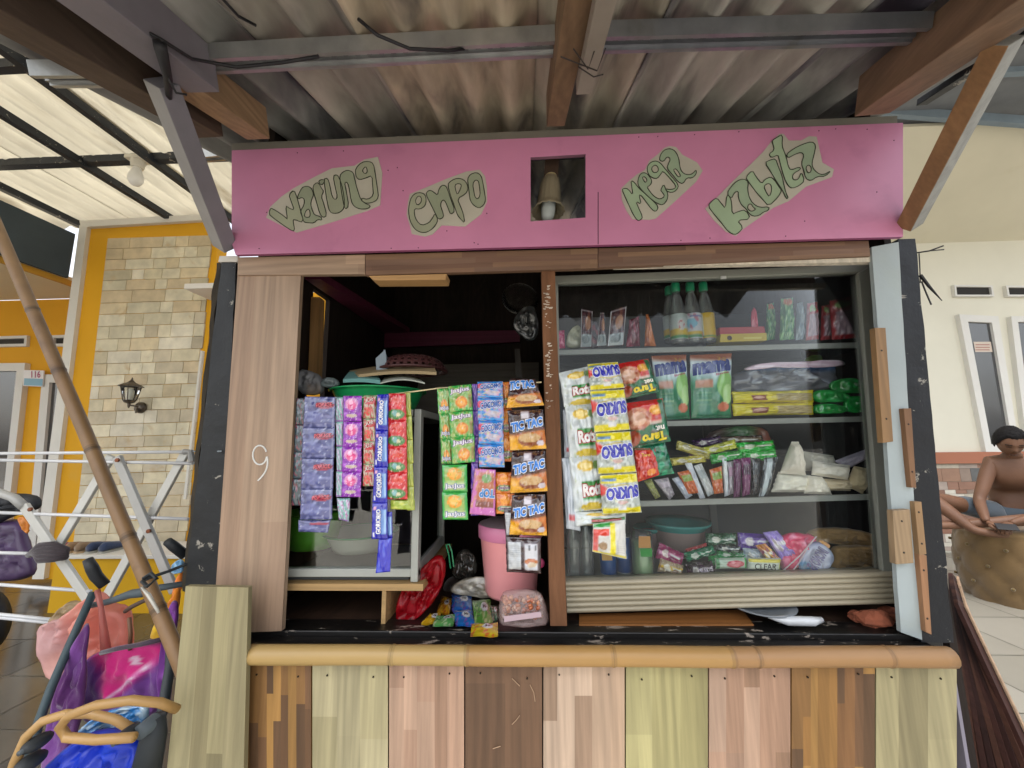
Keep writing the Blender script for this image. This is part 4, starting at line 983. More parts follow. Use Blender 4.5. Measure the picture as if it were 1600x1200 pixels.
def puff(name, outline, Y, d, art, seed=0, parent=None, mt='film', wr=.3, it=1, rings=12, back=.5, texts=(), Yt=0.0, wf=8.0, prof=.42, fold=.9, jag=1.1):
    """a bulging soft shape grown from a traced outline at its own distance; d = half-thickness towards the viewer"""
    _cx, _cy = sum(p[0] for p in outline)/len(outline), sum(p[1] for p in outline)/len(outline); outline = [(_cx+(x-_cx)*1.07, _cy+(y-_cy)*1.06) for x, y in outline]
    o = smoothpts(outline, True, it+1); o = [(x+jag*nz3(x*.35, y*.35, seed+.5), y+jag*nz3(x*.35, y*.35, seed+9.5)) for x, y in o]; xs_, ys_ = [p[0] for p in o], [p[1] for p in o]; x0, x1, y0, y1 = min(xs_), max(xs_), min(ys_), max(ys_)
    cx, cy = sum(xs_)/len(o), sum(ys_)/len(o); n = len(o); vs = []; uv = []
    ss = [1-(1-k/rings)**1.0 for k in range(rings+1)][::-1]
    def hgt(s): return max(0, 1-s*s)**prof
    for s in ss:
        for x, y in o:
            px, py = cx+(x-cx)*s, cy+(y-cy)*s; u, v = (px-x0)/(x1-x0), (y1-py)/(y1-y0)
            p = P(px, py, Y+Yt*v); h = d*hgt(s)*(1+wr*nz3(p.x*wf*4+seed, p.z*wf*4, seed*1.3))+d*wr*.35*nz3(p.x*wf*13, p.z*wf*13+seed, 0)*min(1, 3*(1-s))-d*fold*(abs(nz3(p.x*wf*5+seed, p.z*wf*2.2, 5.5))+.6*abs(nz3(p.x*wf*9, p.z*wf*7+seed, 1.5)))*min(1, 2.5*(1-s))
            vs.append((p, max(h, -d*.3))); uv.append((u, v))
    UV = np.array(uv); C = np.clip(linA(art(UV[:, 0], UV[:, 1])).reshape(-1, 3)*(1.6 if Y > .12 else 1.2), 0, .90)  # depth-based gain brightens shelf goods, standing in for missing light
    f1 = [(k*n+i, k*n+(i+1) % n, (k+1)*n+(i+1) % n, (k+1)*n+i) for k in range(rings) for i in range(n)]
    a = vs[0][0]; nn = (vs[f1[0][1]][0]-vs[f1[0][0]][0]).cross(vs[f1[0][2]][0]-vs[f1[0][1]][0])
    if nn.y > 0: f1 = [t[::-1] for t in f1]
    b = MB(); b.addc([p+Vector((0, -h, 0)) for p, h in vs], f1, C); b.addc([p+Vector((0, h*back, 0)) for p, h in vs], [t[::-1] for t in f1], C*.9)
    for t in texts:      # (string, px origin, px U, px V, colour)
        s, o_, du, dv, col = t[:5]; VV, T = textgeo(s, .05); pts = []
        for x, y in VV:
            px, py = o_[0]+du[0]*x+dv[0]*y, o_[1]+du[1]*x+dv[1]*y; s_ = min(.98, math.hypot((px-cx)/(x1-x0)*2, (py-cy)/(y1-y0)*2)); p = P(px, py, Y+Yt*(y1-py)/(y1-y0))
            pts.append(p+Vector((0, -d*(1+wr)-.008, 0)))
        b.add(pts, [tuple(t_) for t_ in T], col)
    ob = b.build(name, mt, parent, smooth=True)
    md = ob.modifiers.new('w', 'WELD'); md.merge_threshold = .00005
    return ob
def flatc(c, seed=1, c2=None, f=7, th=.1):
    def a(U, V):
        A = Art(U, V, c)
        if c2: A.blot(seed, f, th, c2, .8)
        return A.c
    return a
def art_gen(c1, c2, c3, k):
    def f(U, V):
        A = Art(U, V, c1).blot(k, 6, .2, c2, .7).m(np.minimum((V-.28-.3*U)*9, (.62+.2*U-V)*9), c3, .9).rect(0, 0, .06, 1, c2).rect(.94, 0, 1, 1, c2)
        A.ell(.28, .55, .13, .26, '#c8c4bc', .9).rect(.46, .50, .86, .66, '#dcd8d0', .9).rect(.5, .30, .8, .38, '#c4c0b8', .7).blot(k+3, 22, .45, '#d8d8d8', .5); return A.c
    return f
# ---- designs
def art_ice(U, V):
    A = Art(U, V, '#4a4f80').blot(3, 7, .05, '#353a68', .9).blot(5, 13, .28, '#787ca8', .8).blot(8, 17, .42, '#c0c4d8', .8).ell(.35, .35, .3, .2, '#5c6298', .6)
    A.rect(0, .95, 1, 1, '#8b8fb0').rect(0, 0, 1, .03, '#9ca0bc').rect(.93, 0, 1, 1, '#7c80a4').ell(.68, .72, .32, .12, '#8c2440').rect(.05, .05, .95, .07, '#33366a'); return A.c
T_ice = [('POP ICE', (.42, .66), (.5, .03), (0, .12), '#d8495c', '#3a1030', .02)]
def art_purple(U, V):
    A = Art(U, V, '#7a1e9a').blot(2, 9, .1, '#a13cc0', .7).ell(.5, .68, .36, .24, '#c77fb0').ell(.5, .62, .25, .2, '#c8407f').ell(.45, .74, .12, .1, '#e3a7c8').blot(7, 22, .3, '#e8dfe8', .7)
    A.ell(.5, .22, .3, .07, '#b9a898').rect(0, .96, 1, 1, '#5a1078').rect(0, 0, 1, .04, '#5a1078').rect(0, 0, .08, 1, '#6a1888'); return A.c
def art_teal(U, V):
    return Art(U, V, '#6ea79c').blot(3, 12, .0, '#c9b9d2', .8).blot(4, 16, .15, '#a0408c', .7).rect(0, 0, 1, .06, '#7a2a9a').rect(0, .92, 1, 1, '#3a8a7a').c
def art_redcream(U, V):
    A = Art(U, V, '#b8ab98').blot(3, 12, .0, '#a8303a', .9).ell(.5, .72, .45, .14, '#b83038').ell(.4, .3, .3, .2, '#c8443c').blot(5, 20, .3, '#6aa050', .8).rect(0, .93, 1, 1, '#6f9470'); return A.c
T_redcream = [('JUS', (.2, .66), (.6, .05), (0, .16), '#e6d8cc', '#8c1822', .02)]
def art_gor(U, V):
    A = Art(U, V, '#16189a').rect(.28, .13, .95, .84, '#5f86c4').rect(.28, .13, .5, .84, '#2b3cb4').rect(.78, .16, .95, .82, '#8fb3d8').rect(0, .93, 1, 1, '#1a17a4').ell(.2, .85, .12, .05, '#c890b0').rect(.08, .06, .22, .2, '#c9cbd8'); return A.c
T_gor = [('GORIORIO', (.62, .16), (0, .66), (-.30, 0), '#e9e9ee', '#1c2a9a', .04)]
def art_red(U, V):
    A = Art(U, V, '#b51420').blot(2, 8, .15, '#d8303a', .8).ell(.55, .72, .3, .16, '#c33a30').ell(.45, .22, .5, .2, '#3f7a40').ell(.4, .26, .14, .12, '#6fa0a0').ell(.6, .2, .1, .08, '#c9c5a0').blot(9, 22, .34, '#e6c9c0', .7).rect(0, .96, 1, 1, '#6a0c14').rect(0, 0, 1, .035, '#6a0c14'); return A.c
def art_green(U, V):
    A = Art(U, V, '#2f9640').rect(.08, .08, .92, .92, '#6f9c4a', e=.05).blot(3, 12, .1, '#a9a860', .7).ell(.55, .33, .26, .24, '#c9741e').ell(.55, .33, .17, .16, '#d9983a').ell(.55, .33, .04, .04, '#e8d8a0').blot(6, 22, .32, '#c9c8a8', .6).rect(.85, .1, .98, .6, '#a45a30', .6); return A.c
T_green = [('JasJus', (.1, .66), (.8, .05), (0, .2), '#e9e4ec', '#6c3f8a', .02)]
T_green2 = [('JasJus', (.12, .1), (.76, .02), (0, .2), '#e4dfe6', '#3a6a9a', .02)]
def art_green_lo(U, V):
    A = Art(U, V, '#2f9640').rect(.08, .05, .92, .92, '#86a04c', e=.05).ell(.5, .66, .32, .24, '#d08a1e').ell(.5, .68, .2, .15, '#dca648').blot(6, 20, .3, '#5aa040', .6).rect(.08, .08, .92, .34, '#b9bda0', .8); return A.c
def art_coco(U, V):
    A = Art(U, V, '#2c78bc').blot(3, 10, .0, '#a79cc0', .8).blot(5, 14, .15, '#b9b27a', .8).blot(7, 14, .2, '#b9618c', .8).ell(.1, .72, .14, .16, '#b82050').rect(0, .9, 1, 1, '#1f74c0').rect(0, 0, 1, .1, '#2a86cc').ell(.6, .3, .3, .16, '#b8a8b0', .8); return A.c
T_coco = [('COCOMO', (.12, .5), (.8, .12), (0, .26), '#1c55a4', '#d8d8ec', .04)]
def art_pink(U, V):
    A = Art(U, V, '#b866a8').rect(.2, .16, .95, .95, '#a45a3c', e=.04).blot(4, 12, .1, '#b8845c', .7).ell(.6, .8, .24, .1, '#5f8a4a').rect(.2, .16, .95, .32, '#6e3426').rect(0, 0, 1, .15, '#b660a8').blot(8, 26, .35, '#e0c0d0', .6); return A.c
T_pink = [('TOP', (.95, .56), (-.6, .0), (0, -.16), '#2f7cc0', '#d8d8e8', .05)]
def art_orange(U, V):
    A = Art(U, V, '#c2641c').blot(3, 9, .1, '#d8882e', .8).ell(.5, .66, .26, .2, '#d88a28').ell(.5, .26, .44, .16, '#4f7a3c').ell(.5, .26, .34, .1, '#b8b49c').rect(0, .96, 1, 1, '#8a3c14'); return A.c
T_orange = [('JasJus', (.2, .18), (.6, .02), (0, .16), '#7a4a8a', None, .02)]
def art_tic(U, V):
    A = Art(U, V, '#26131a').blot(3, 9, .25, '#4a2c34', .6)
    k = (.42+.12*U-V)*12; A.m(k, '#b8641c').m(((.30-.25*U)-V)*9+1.2, '#d49a1c').ell(.58, .24, .36, .16, '#7a3c18').ell(.56, .30, .32, .12, '#b8986a').blot(7, 30, .25, '#a8783c', .5)
    A.m(k*0+((V-.02) < 0), '#26131a').ell(.85, .16, .1, .07, '#b9b0b8').rect(.36, .76, .60, .97, '#b9b4bc').rect(.68, .5, .98, .54, '#b0402c', .8); return A.c
T_tic = [('TIC TAC', (.08, .46), (.86, .14), (0, .2), '#2c7fd8', '#dfe6f0', .05)]
def art_ticback(U, V):
    A = Art(U, V, '#2a161c').rect(.05, .1, .44, .88, '#a9adb0').rect(.52, .1, .92, .86, '#b4b6bc')
    for k in range(11): A.rect(.08, .16+k*.06, .41, .175+k*.06, '#7c8084', .6, .008)
    for k in range(8): A.rect(.6+k*.035, .66, .615+k*.035, .8, '#33343a', .9, .006)
    A.ell(.72, .34, .2, .09, '#a45a24').ell(.74, .26, .14, .08, '#b8a890'); return A.c
def art_rota(U, V):
    A = Art(U, V, '#c3cbcc').blot(3, 8, .2, '#a3aeb0', .5).ell(.5, .82, .3, .1, '#c9a93c').ell(.5, .82, .2, .06, '#d8c478').ell(.85, .82, .14, .09, '#6a8a4a').blot(12, 18, .42, '#8c9a6c', .5)
    A.rect(.3, .2, 1, .56, '#2c7a34').rect(.3, .28, .92, .46, '#b03038', .85).ell(.6, .08, .4, .08, '#b9a22c'); return A.c
T_rota = [('Rota', (.34, .28), (.6, .03), (0, .20), '#e4e0de', '#98202c', .05)]
def art_rotaback(U, V):
    A = Art(U, V, '#b4bcc4').blot(4, 7, .1, '#98a2ac', .7)
    for k in range(9): A.rect(.3, .3+k*.06, .8, .315+k*.06, '#8c949c', .5, .008)
    return A.rect(.2, .12, .6, .22, '#b84048', .8).c
def art_suk(U, V):
    A = Art(U, V, '#9aa39e').blot(3, 14, .1, '#737c78', .7).blot(4, 18, .15, '#c4cbc8', .7)
    A.rect(0, 0, 1, .18, '#c4b80c').rect(0, .78, 1, 1, '#c9bc10').blot(9, 20, .42, '#e6e0a0', .6).m((.5-abs(V-.62)*2.6-U*1.6)*5, '#c4302c').ell(.54, .56, .46, .19, '#b09a30').ell(.54, .56, .42, .16, '#aeb2b4').rect(.38, .1, .62, .24, '#c3c6cc').rect(.02, .82, .42, .92, '#3f6cae', .9).ell(.52, .3, .14, .05, '#b89a94'); return A.c
T_suk = [('SUKRO', (.95, .70), (-.82, -.06), (0, -.26), '#2c2fa8', '#d4d8e6', .06)]
def art_taro(U, V):
    A = Art(U, V, '#0f5a3c').blot(3, 8, .2, '#1c7a54', .6).m((V-.42+.25*(1-U)*0)*9, '#a81c1c').m((V+.9*U-1.0)*0, '#000000')
    A.ell(.25, .62, .34, .26, '#b07a60').ell(.25, .62, .2, .16, '#c4a08a').blot(5, 16, .2, '#7c2c1c', .5).ell(.72, .76, .18, .12, '#c88a34').ell(.72, .76, .1, .06, '#d8a850').rect(.5, .44, .9, .54, '#c4c0b4', .75).rect(0, 0, 1, .08, '#0c4a34').ell(.1, .2, .16, .18, '#8a3820').rect(.82, .2, 1, 1, '#0f6040', .85); return A.c
T_taro = [('Taro', (.88, .26), (-.58, -.02), (0, -.18), '#d8c41c', None, .05), ('net', (.86, .40), (-.22, 0), (0, -.10), '#e2e0d8', None, .03)]
def art_taro2(U, V):
    return Art(U, V, '#a8241c').blot(3, 8, .1, '#c44424', .7).ell(.66, .2, .2, .12, '#c87a2c').blot(6, 20, .35, '#d8a8a0', .6).rect(0, .94, 1, 1, '#0f5a3c').c
T_taro2 = [('Taro', (.28, .74), (.36, .0), (0, .1), '#d8a82c', None, .03)]
def art_small(U, V):
    A = Art(U, V, '#b9b9b4').rect(0, .6, .5, .82, '#c43c2c').rect(0, .0, .16, .7, '#b8302c', .8).rect(0, .86, .6, 1, '#2f8a40').rect(.5, .06, .68, .96, '#ccc020').rect(0, 0, 1, .07, '#c4ba24').ell(.3, .28, .14, .14, '#8a7050')
    for k in range(12): A.rect(.72, .14+k*.06, .96, .155+k*.06, '#8a8a88', .6, .01)
    return A.c
def art_mama(U, V):
    A = Art(U, V, '#1d6a48').m(((V-.5)*4+.3*np.sin(U*3)), '#b9c4cc').blot(3, 5, .3, '#9fb2bc', .4).m(np.minimum((V-.86)*14-abs(U-.62)*1.2+.2, 1), '#8a4a2c')
    A.ell(.80, .50, .22, .22, '#7fae5c').ell(.86, .36, .14, .16, '#9ec080').rect(.08, .46, .50, .60, '#b06a50', .9).ell(.76, .17, .17, .07, '#b86448')
    for k in range(4): A.rect(.1, .20+k*.06, .46, .225+k*.06, '#8fae84', .6, .01)
    return A.rect(0, 0, 1, .06, '#14583a').c
T_mama = [('mama', (.06, .68), (.86, .06), (0, .15), '#233a8c', None, .07), ('3.0', (.62, .89), (.2, -.02), (0, .06), '#c8943c', None, .02), ('lime', (.56, .645), (.32, .04), (0, .035), '#b83050', None, .02)]

def strip(name_, label, cat, cells, Y, group=None, part='sachet', top=None):
    """cells: list of (quad, art, texts, depth, seed)"""
    q0 = cells[0][0]; t = thing(name_, label, cat, tuple(P((q0[0][0]+q0[1][0])/2, q0[0][1], Y)), group)
    for i, c in enumerate(cells):
        quad, art, texts, d, seed = c[:5]; kw = c[5] if len(c) > 5 else {}
        _r2 = random.Random(int(quad[0][0]*7+quad[0][1]*3)); quad = [(x+_r2.uniform(-.9, .9), y+_r2.uniform(-.6, .6)) for x, y in quad]
        kw = dict(kw); dy = kw.pop('dy', 0)
        pack(part, quad, Y+dy+.0006*i, d, art, texts, seed, t, **kw)
    return t
def column(x0t, x1t, yt, x0b, x1b, yb, n, skew=0.0):
    """n stacked cells between a top edge and a bottom edge"""
    out = []
    for i in range(n):
        a, c = i/n, (i+1)/n; l = lambda p, q, t: p+(q-p)*t
        out.append([(l(x0t, x0b, a), l(yt, yb, a)+skew), (l(x1t, x1b, a), l(yt, yb, a)-skew), (l(x1t, x1b, c), l(yt, yb, c)-skew), (l(x0t, x0b, c), l(yt, yb, c)+skew)])
    return out
GS = 'strips of packs hung along the front of the kiosk'
SK = dict(nu=22, nv=24, crimp=.04, wr=.6)
q = column(463, 481, 622, 455, 476, 790, 4)
strip('sachet_strip', 'dark strip of sachets hung furthest left, mostly behind the blue-grey strip', 'sachet strip', [(k, flatc('#33424a', i, '#7a2c3c', 12, .2), (), .004, i, SK) for i, k in enumerate(q)], .01, GS)
q = column(476, 524, 620, 468, 519, 812, 4)
cells = [(k, art_ice, T_ice, .006, i+1, SK) for i, k in enumerate(q)]
cells.append(([(467, 812), (516, 812), (512, 832), (466, 831)], art_ice, (), .004, 9, dict(SK, nv=12, dy=.006)))
strip('sachet_strip', 'blue-grey silvery sachet strip with red arched lettering, at the left', 'sachet strip', cells, -.012, GS)
q = column(524, 536, 620, 526, 536, 776, 4)
strip('sachet_strip', 'narrow teal and lilac sachet strip showing between the blue-grey and the purple strips', 'sachet strip', [(k, art_teal, (), .003, i+3, SK) for i, k in enumerate(q)]+[([(526, 778), (547, 778), (545, 815), (529, 812)], art_teal, (), .005, 5, SK)], -.004, GS)
q = column(537, 566, 619, 533, 564, 777, 4)
strip('sachet_strip', 'purple sachet strip with pink fruit prints', 'sachet strip', [(k, art_purple, (), .006, i+2, SK) for i, k in enumerate(q)], -.014, GS)
q = column(568, 588, 618, 567, 585, 760, 4)
strip('sachet_strip', 'cream and red sachet strip between the purple and the dark blue strips', 'sachet strip', [(k, art_redcream, T_redcream, .005, i+2, SK) for i, k in enumerate(q)], -.008, GS)
q = column(589, 607, 616, 580, 605, 842, 4)
cells = [(k, art_gor, T_gor, .006, i+2, dict(SK, crimp=.09)) for i, k in enumerate(q)]+[([(598, 800), (613, 800), (613, 842), (598, 842)], art_gor, (), .004, 7, dict(SK, dy=.01)), ([(592, 842), (612, 840), (610, 893), (587, 895)], flatc('#1c1ea6', 3, '#4a5cc4'), (), .004, 8, dict(SK, dy=.004))]
strip('sachet_strip', 'long dark blue strip of narrow packs with vertical white lettering', 'sachet strip', cells, -.022, GS)
q = column(607, 634, 615, 605, 637, 780, 4)
strip('sachet_strip', 'bright red sachet strip with green lower edges', 'sachet strip', [(k, art_red, (), .006, i+2, SK) for i, k in enumerate(q)], -.014, GS)
q = column(632, 642, 613, 636, 648, 797, 5)
strip('sachet_strip', 'yellow-green backs of a strip behind the bright red sachets', 'sachet strip', [(k, flatc('#8f9a3a', i, '#b4b44a', 9, .2), (), .003, i+2, SK) for i, k in enumerate(q)]+[([(611, 781), (648, 781), (648, 797), (611, 796)], flatc('#94a838', 3, '#c0c458'), (), .004, 5, dict(SK, nv=10))], -.004, GS)
# middle group
q = column(683, 703, 607, 690, 707, 725, 3, 0)
strip('sachet_strip', 'green orange-drink sachets turned sideways at the left edge of the middle group', 'sachet strip', [(k, art_green, T_green2, .005, i+2, SK) for i, k in enumerate(q)], -.006, GS)
q = column(700, 736, 602, 706, 743, 723, 3, 1.5)
cells = [(k, art_green, T_green, .007, i+2, SK) for i, k in enumerate(q)]+[(k, art_green_lo, T_green2, .007, i+6, SK) for i, k in enumerate(column(690, 729, 726, 692, 732, 812, 2))]
strip('sachet_strip', 'green sachet strip with orange fruit prints, the left front strip of the middle group', 'sachet strip', cells, -.018, GS)
q = column(738, 748, 600, 736, 748, 805, 5)
strip('sachet_strip', 'thin violet strip peeking out behind the blue coconut sachets', 'sachet strip', [(k, flatc('#4b2a9a', i, '#a87ac8', 12, .1), (), .003, i+2, SK) for i, k in enumerate(q)], -.002, GS)
q = column(746, 786, 585, 748, 788, 730, 4)
q[0] = [(747, 597), (786, 596), (786, 621), (746, 622)]
strip('sachet_strip', 'blue sachet strip with pastel prints, in the middle group', 'sachet strip', [(k, art_coco, T_coco, .007, i+2, SK) for i, k in enumerate(q)], -.026, GS)
strip('sachet_strip', 'pink-edged brown sachets hanging below the blue strip', 'sachet strip', [([(742, 732), (775, 734), (773, 806), (733, 803)], art_pink, T_pink, .007, 4, dict(SK, nv=32))], -.016, GS)
q = column(786, 798, 597, 778, 804, 804, 5)
q = q[:3]+column(774, 802, 738, 774, 806, 803, 2)
strip('sachet_strip', 'orange sachet strip half behind the dark brown snack packs', 'sachet strip', [(k, art_orange, T_orange, .005, i+2, SK) for i, k in enumerate(q)], -.006, GS)
PK = dict(nu=34, nv=34, wr=.5, crimp=.06)
strip('snack_strip', 'dark brown and orange snack packs with blue lettering beside the middle post', 'snack strip', [
    ([(797, 592), (836, 592), (850, 633), (791, 638)], art_tic, [('TIC TAC', (.02, .62), (.86, .06), (0, .26), '#2c7fd8', '#dfe6f0', .05)], .014, 2, dict(PK)),
    ([(793, 641), (848, 639), (853, 702), (797, 705)], art_tic, T_tic, .015, 3, PK),
    ([(799, 706), (851, 704), (855, 768), (797, 771)], art_tic, T_tic, .015, 5, PK),
    ([(800, 773), (851, 772), (854, 838), (795, 836)], art_tic, T_tic, .015, 7, PK),
    ([(790, 838), (845, 841), (845, 897), (791, 893)], art_ticback, (), .010, 8, PK),
    ([(788, 795), (812, 795), (812, 840), (790, 840)], art_ticback, (), .006, 9, dict(PK, dy=.012))], -.030, GS, 'snack_pack')
# right group
strip('snack_strip', 'white snack packs with yellow fruit and green panels, right of the middle post', 'snack strip', [
    ([(873, 582), (925, 572), (928, 632), (882, 636)], art_rota, T_rota, .016, 2, PK),
    ([(882, 634), (928, 632), (938, 712), (890, 716)], art_rota, T_rota, .016, 3, PK),
    ([(889, 714), (938, 710), (946, 795), (898, 800)], art_rota, T_rota, .017, 5, PK),
    ([(898, 800), (978, 796), (978, 818), (900, 822)], art_rota, (), .012, 6, dict(PK, nv=16)),
    ([(880, 640), (900, 640), (896, 716), (882, 716)], art_rotaback, (), .012, 7, dict(PK, dy=.018)),
    ([(877, 716), (905, 716), (906, 830), (884, 826)], art_rotaback, (), .014, 8, dict(PK, dy=.014))], .002, GS, 'snack_pack')
strip('snack_strip', 'silver and yellow snack packs with upside-down blue lettering on an oval', 'snack strip', [
    ([(917, 569), (966, 565), (976, 606), (921, 610)], art_suk, [('SUKRO', (.95, .86), (-.82, -.06), (0, -.34), '#2c2fa8', '#d4d8e6', .06)], .015, 2, dict(PK)),
    ([(921, 611), (975, 608), (985, 672), (928, 676)], art_suk, T_suk, .016, 3, PK),
    ([(930, 677), (984, 674), (994, 738), (934, 741)], art_suk, T_suk, .016, 5, PK),
    ([(936, 742), (994, 739), (1002, 801), (942, 804)], art_suk, T_suk, .016, 7, PK)], -.032, GS, 'snack_pack')
strip('snack_strip', 'green and red snack packs with upside-down yellow lettering, rightmost of the hanging packs', 'snack strip', [
    ([(964, 569), (1012, 561), (1030, 612), (974, 624)], art_taro, T_taro, .016, 2, dict(PK)),
    ([(978, 630), (1036, 622), (1048, 690), (984, 702)], art_taro, T_taro, .017, 3, PK),
    ([(984, 695), (1038, 690), (1054, 740), (1000, 750)], flatc('#125a40', 4, '#2a8a64', 10, .15), (), .013, 6, dict(PK, dy=.012)),
    ([(990, 701), (1024, 700), (1030, 742), (992, 754)], art_taro2, T_taro2, .012, 5, PK)], -.004, GS, 'snack_pack')
strip('snack_strip', 'single small yellow-edged pack dangling below the white packs', 'snack strip', [([(927, 818), (976, 812), (978, 874), (925, 862)], art_small, (), .010, 3, PK)], -.020, GS, 'snack_pack')

# ================================================================== SHOWCASE
GY = .105
sh = thing('showcase', 'grey aluminium and glass display showcase with shelves of groceries behind the right opening', 'showcase', tuple(P(1130, 950, GY)))
b = MB('#85877e')
b.quadbox([(866, 443), (1368, 424), (1366, 412), (866, 431)], GY-.012, .03)
b.quadbox([(1384, 940), (1408, 938), (1364, 413), (1342, 426)], GY-.014, .03)
b.quadbox([(874, 960), (882, 960), (872, 440), (862, 440)], GY-.014, .03)
b.build('frame', 'alu', sh, bevel=.002)
b = MB('#a39a84'); a = [P(884, 908, GY-.02), P(1406, 893, GY-.02)]; c = [P(886, 958, GY-.02), P(1411, 943, GY-.02)]
n = 72; vs = []
for j in range(n+1):
    v = j/n; h = .006*abs(math.sin(v*math.pi*6))**.6
    for k in range(2): vs.append(a[k].lerp(c[k], v)+Vector((0, -h, 0)))
b.add(vs, [(2*j+2, 2*j+3, 2*j+1, 2*j) for j in range(n)]); m_ = len(vs)
b.hexa([c[0], c[1], a[1], a[0]], [p+Vector((0, .04, 0)) for p in (c[0], c[1], a[1], a[0])]); b.build('ribbed_base', 'alu', sh, smooth=False)
SHELF = []
for nm, (ya, yb_, xa, xb) in enumerate(((546, 533, 868, 1372), (661, 649, 872, 1376), (786, 771, 878, 1384), (906, 893, 884, 1396))):
    p = P(xa, ya+5, .125); r_ = P(xb, yb_+5, .125); z = (p.z+r_.z)/2; SHELF.append((p, r_))
    b = MB('#93958f'); b.hexa([p+Vector((0, 0, -.008)), r_+Vector((0, 0, -.008)), r_+Vector((0, 0, .008)), p+Vector((0, 0, .008))], [q_+Vector((0, .012, 0)) for q_ in (p+Vector((0, 0, -.008)), r_+Vector((0, 0, -.008)), r_+Vector((0, 0, .008)), p+Vector((0, 0, .008)))])
    o = b.build('shelf', 'alu', sh)
    b = MB('#7c8283'); b.hexa([p+Vector((0, .0125, 0)), r_+Vector((0, .0125, 0)), r_+Vector((0, .0125, .006)), p+Vector((0, .0125, .006))], [q_+Vector((0, .33, 0)) for q_ in (p, r_, r_+Vector((0, 0, .006)), p+Vector((0, 0, .006)))]); b.build('shelf_glass' if nm < 3 else 'shelf_floor', 'glass_clean' if nm < 3 else 'matte', o)
x0, x1 = P(868, 700, .13).x, P(1372, 560, .125).x+.03; z0, z1 = P(1100, 905, .125).z, P(1100, 436, .1).z
b = MB('#3c3f42')
for xx0, xx1 in ((x0, x0+.30), (x0+.302, x0+.62), (x0+.622, x1)): b.box((xx0, .47, z0), (xx1, .476, z1), random.choice(['#5c6164', '#52575b', '#626466']))
b.build('back_panel', 'matte', sh)
b = MB('#6a6d6e'); b.box((x0+.61, .46, z0), (x0+.635, .469, z1)); b.box((x0, .46, z1-.22), (x1, .469, z1-.20)); b.box((x0, .462, z0+.34), (x1, .469, z0+.345)); b.build('back_rail', 'alu', sh)
b = MB('#30302e'); b.box((x1, .12, z0), (x1+.006, .47, z1)); b.build('side_panel', 'matte', sh)
b = MB(); gp = [P(878, 905, GY), P(1386, 893, GY), P(1346, 425, GY), P(868, 442, GY)]; b.hexa(gp, [p+Vector((0, .004, 0)) for p in gp]); b.build('glass_front', 'glass_hazy', sh)
b = MB('#c9ccc8'); b.box((P(1126, 434, .09).x, .086, P(1126, 436, .09).z), (P(1134, 434, .09).x, .092, P(1126, 432, .09).z)); b.build('latch', 'alu', sh)

def item(name, lb, cat, quad, Y, d, art, texts=(), seed=0, group=None, **kw):
    kw.setdefault('nu', 26); kw.setdefault('nv', 26); return tag(pack(name, quad, Y, d, art, texts, seed, None, **kw), lb, cat, group)
def soft(name, lb, cat, outline, Y, d, art, seed=0, group=None, **kw): return tag(puff(name, outline, Y, d, art, seed, None, **kw), lb, cat, group)
# top shelf
item('small_pack', 'short pink pack at the far left end of the top shelf', 'pack', [(871, 517), (882, 516), (883, 544), (871, 545)], .16, .01, flatc('#a84468', 1, '#c88098'))
soft('pouch', 'translucent greenish pouch second from the left on the top shelf', 'pouch', [(884, 544), (887, 522), (896, 510), (905, 508), (910, 520), (912, 544)], .20, .02, flatc('#8a8c78', 2, '#a8a890'))
def art_milk(U, V):
    return Art(U, V, '#3a1c24').blot(3, 8, .1, '#6e4034', .7).rect(0, .0, 1, .34, '#8a9498').ell(.45, .2, .35, .12, '#586468').rect(0, 0, .06, 1, '#c4c4c8').rect(.94, 0, 1, 1, '#c4c4c8').rect(0, .95, 1, 1, '#c4c4c8').ell(.6, .62, .25, .2, '#8a5c3c').c
item('pouch', 'dark upright pouch with a red top, third from the left on the top shelf', 'pouch', [(908, 482), (926, 486), (924, 543), (907, 544)], .165, .012, art_milk, seed=1)
soft('pouch', 'grey half-hidden pouch behind the dark white-edged pouches', 'pouch', [(920, 543), (922, 512), (930, 500), (936, 512), (938, 543)], .20, .015, flatc('#6e6a72', 2, '#a07078'))
item('pouch', 'narrow white-edged dark pouch seen almost edge-on on the top shelf', 'pouch', [(938, 488), (944, 488), (948, 541), (932, 542)], .16, .010, art_milk, seed=2)
item('pouch', 'widest dark brown pouch with a white border, leaning on the top shelf', 'pouch', [(954, 486), (979, 478), (974, 540), (949, 542)], .16, .006, art_milk, seed=3)
item('pouch', 'dark red upright pouch left of the orange one on the top shelf', 'pouch', [(983, 500), (999, 494), (1000, 541), (978, 542)], .165, .012, flatc('#5c1a2c', 3, '#8c4454'), seed=3)
item('pouch', 'orange cone-shaped pouch on the top shelf', 'pouch', [(1009, 491), (1013, 491), (1025, 541), (1007, 541)], .165, .012, flatc('#a8602c', 3, '#7a3a20'), seed=4)
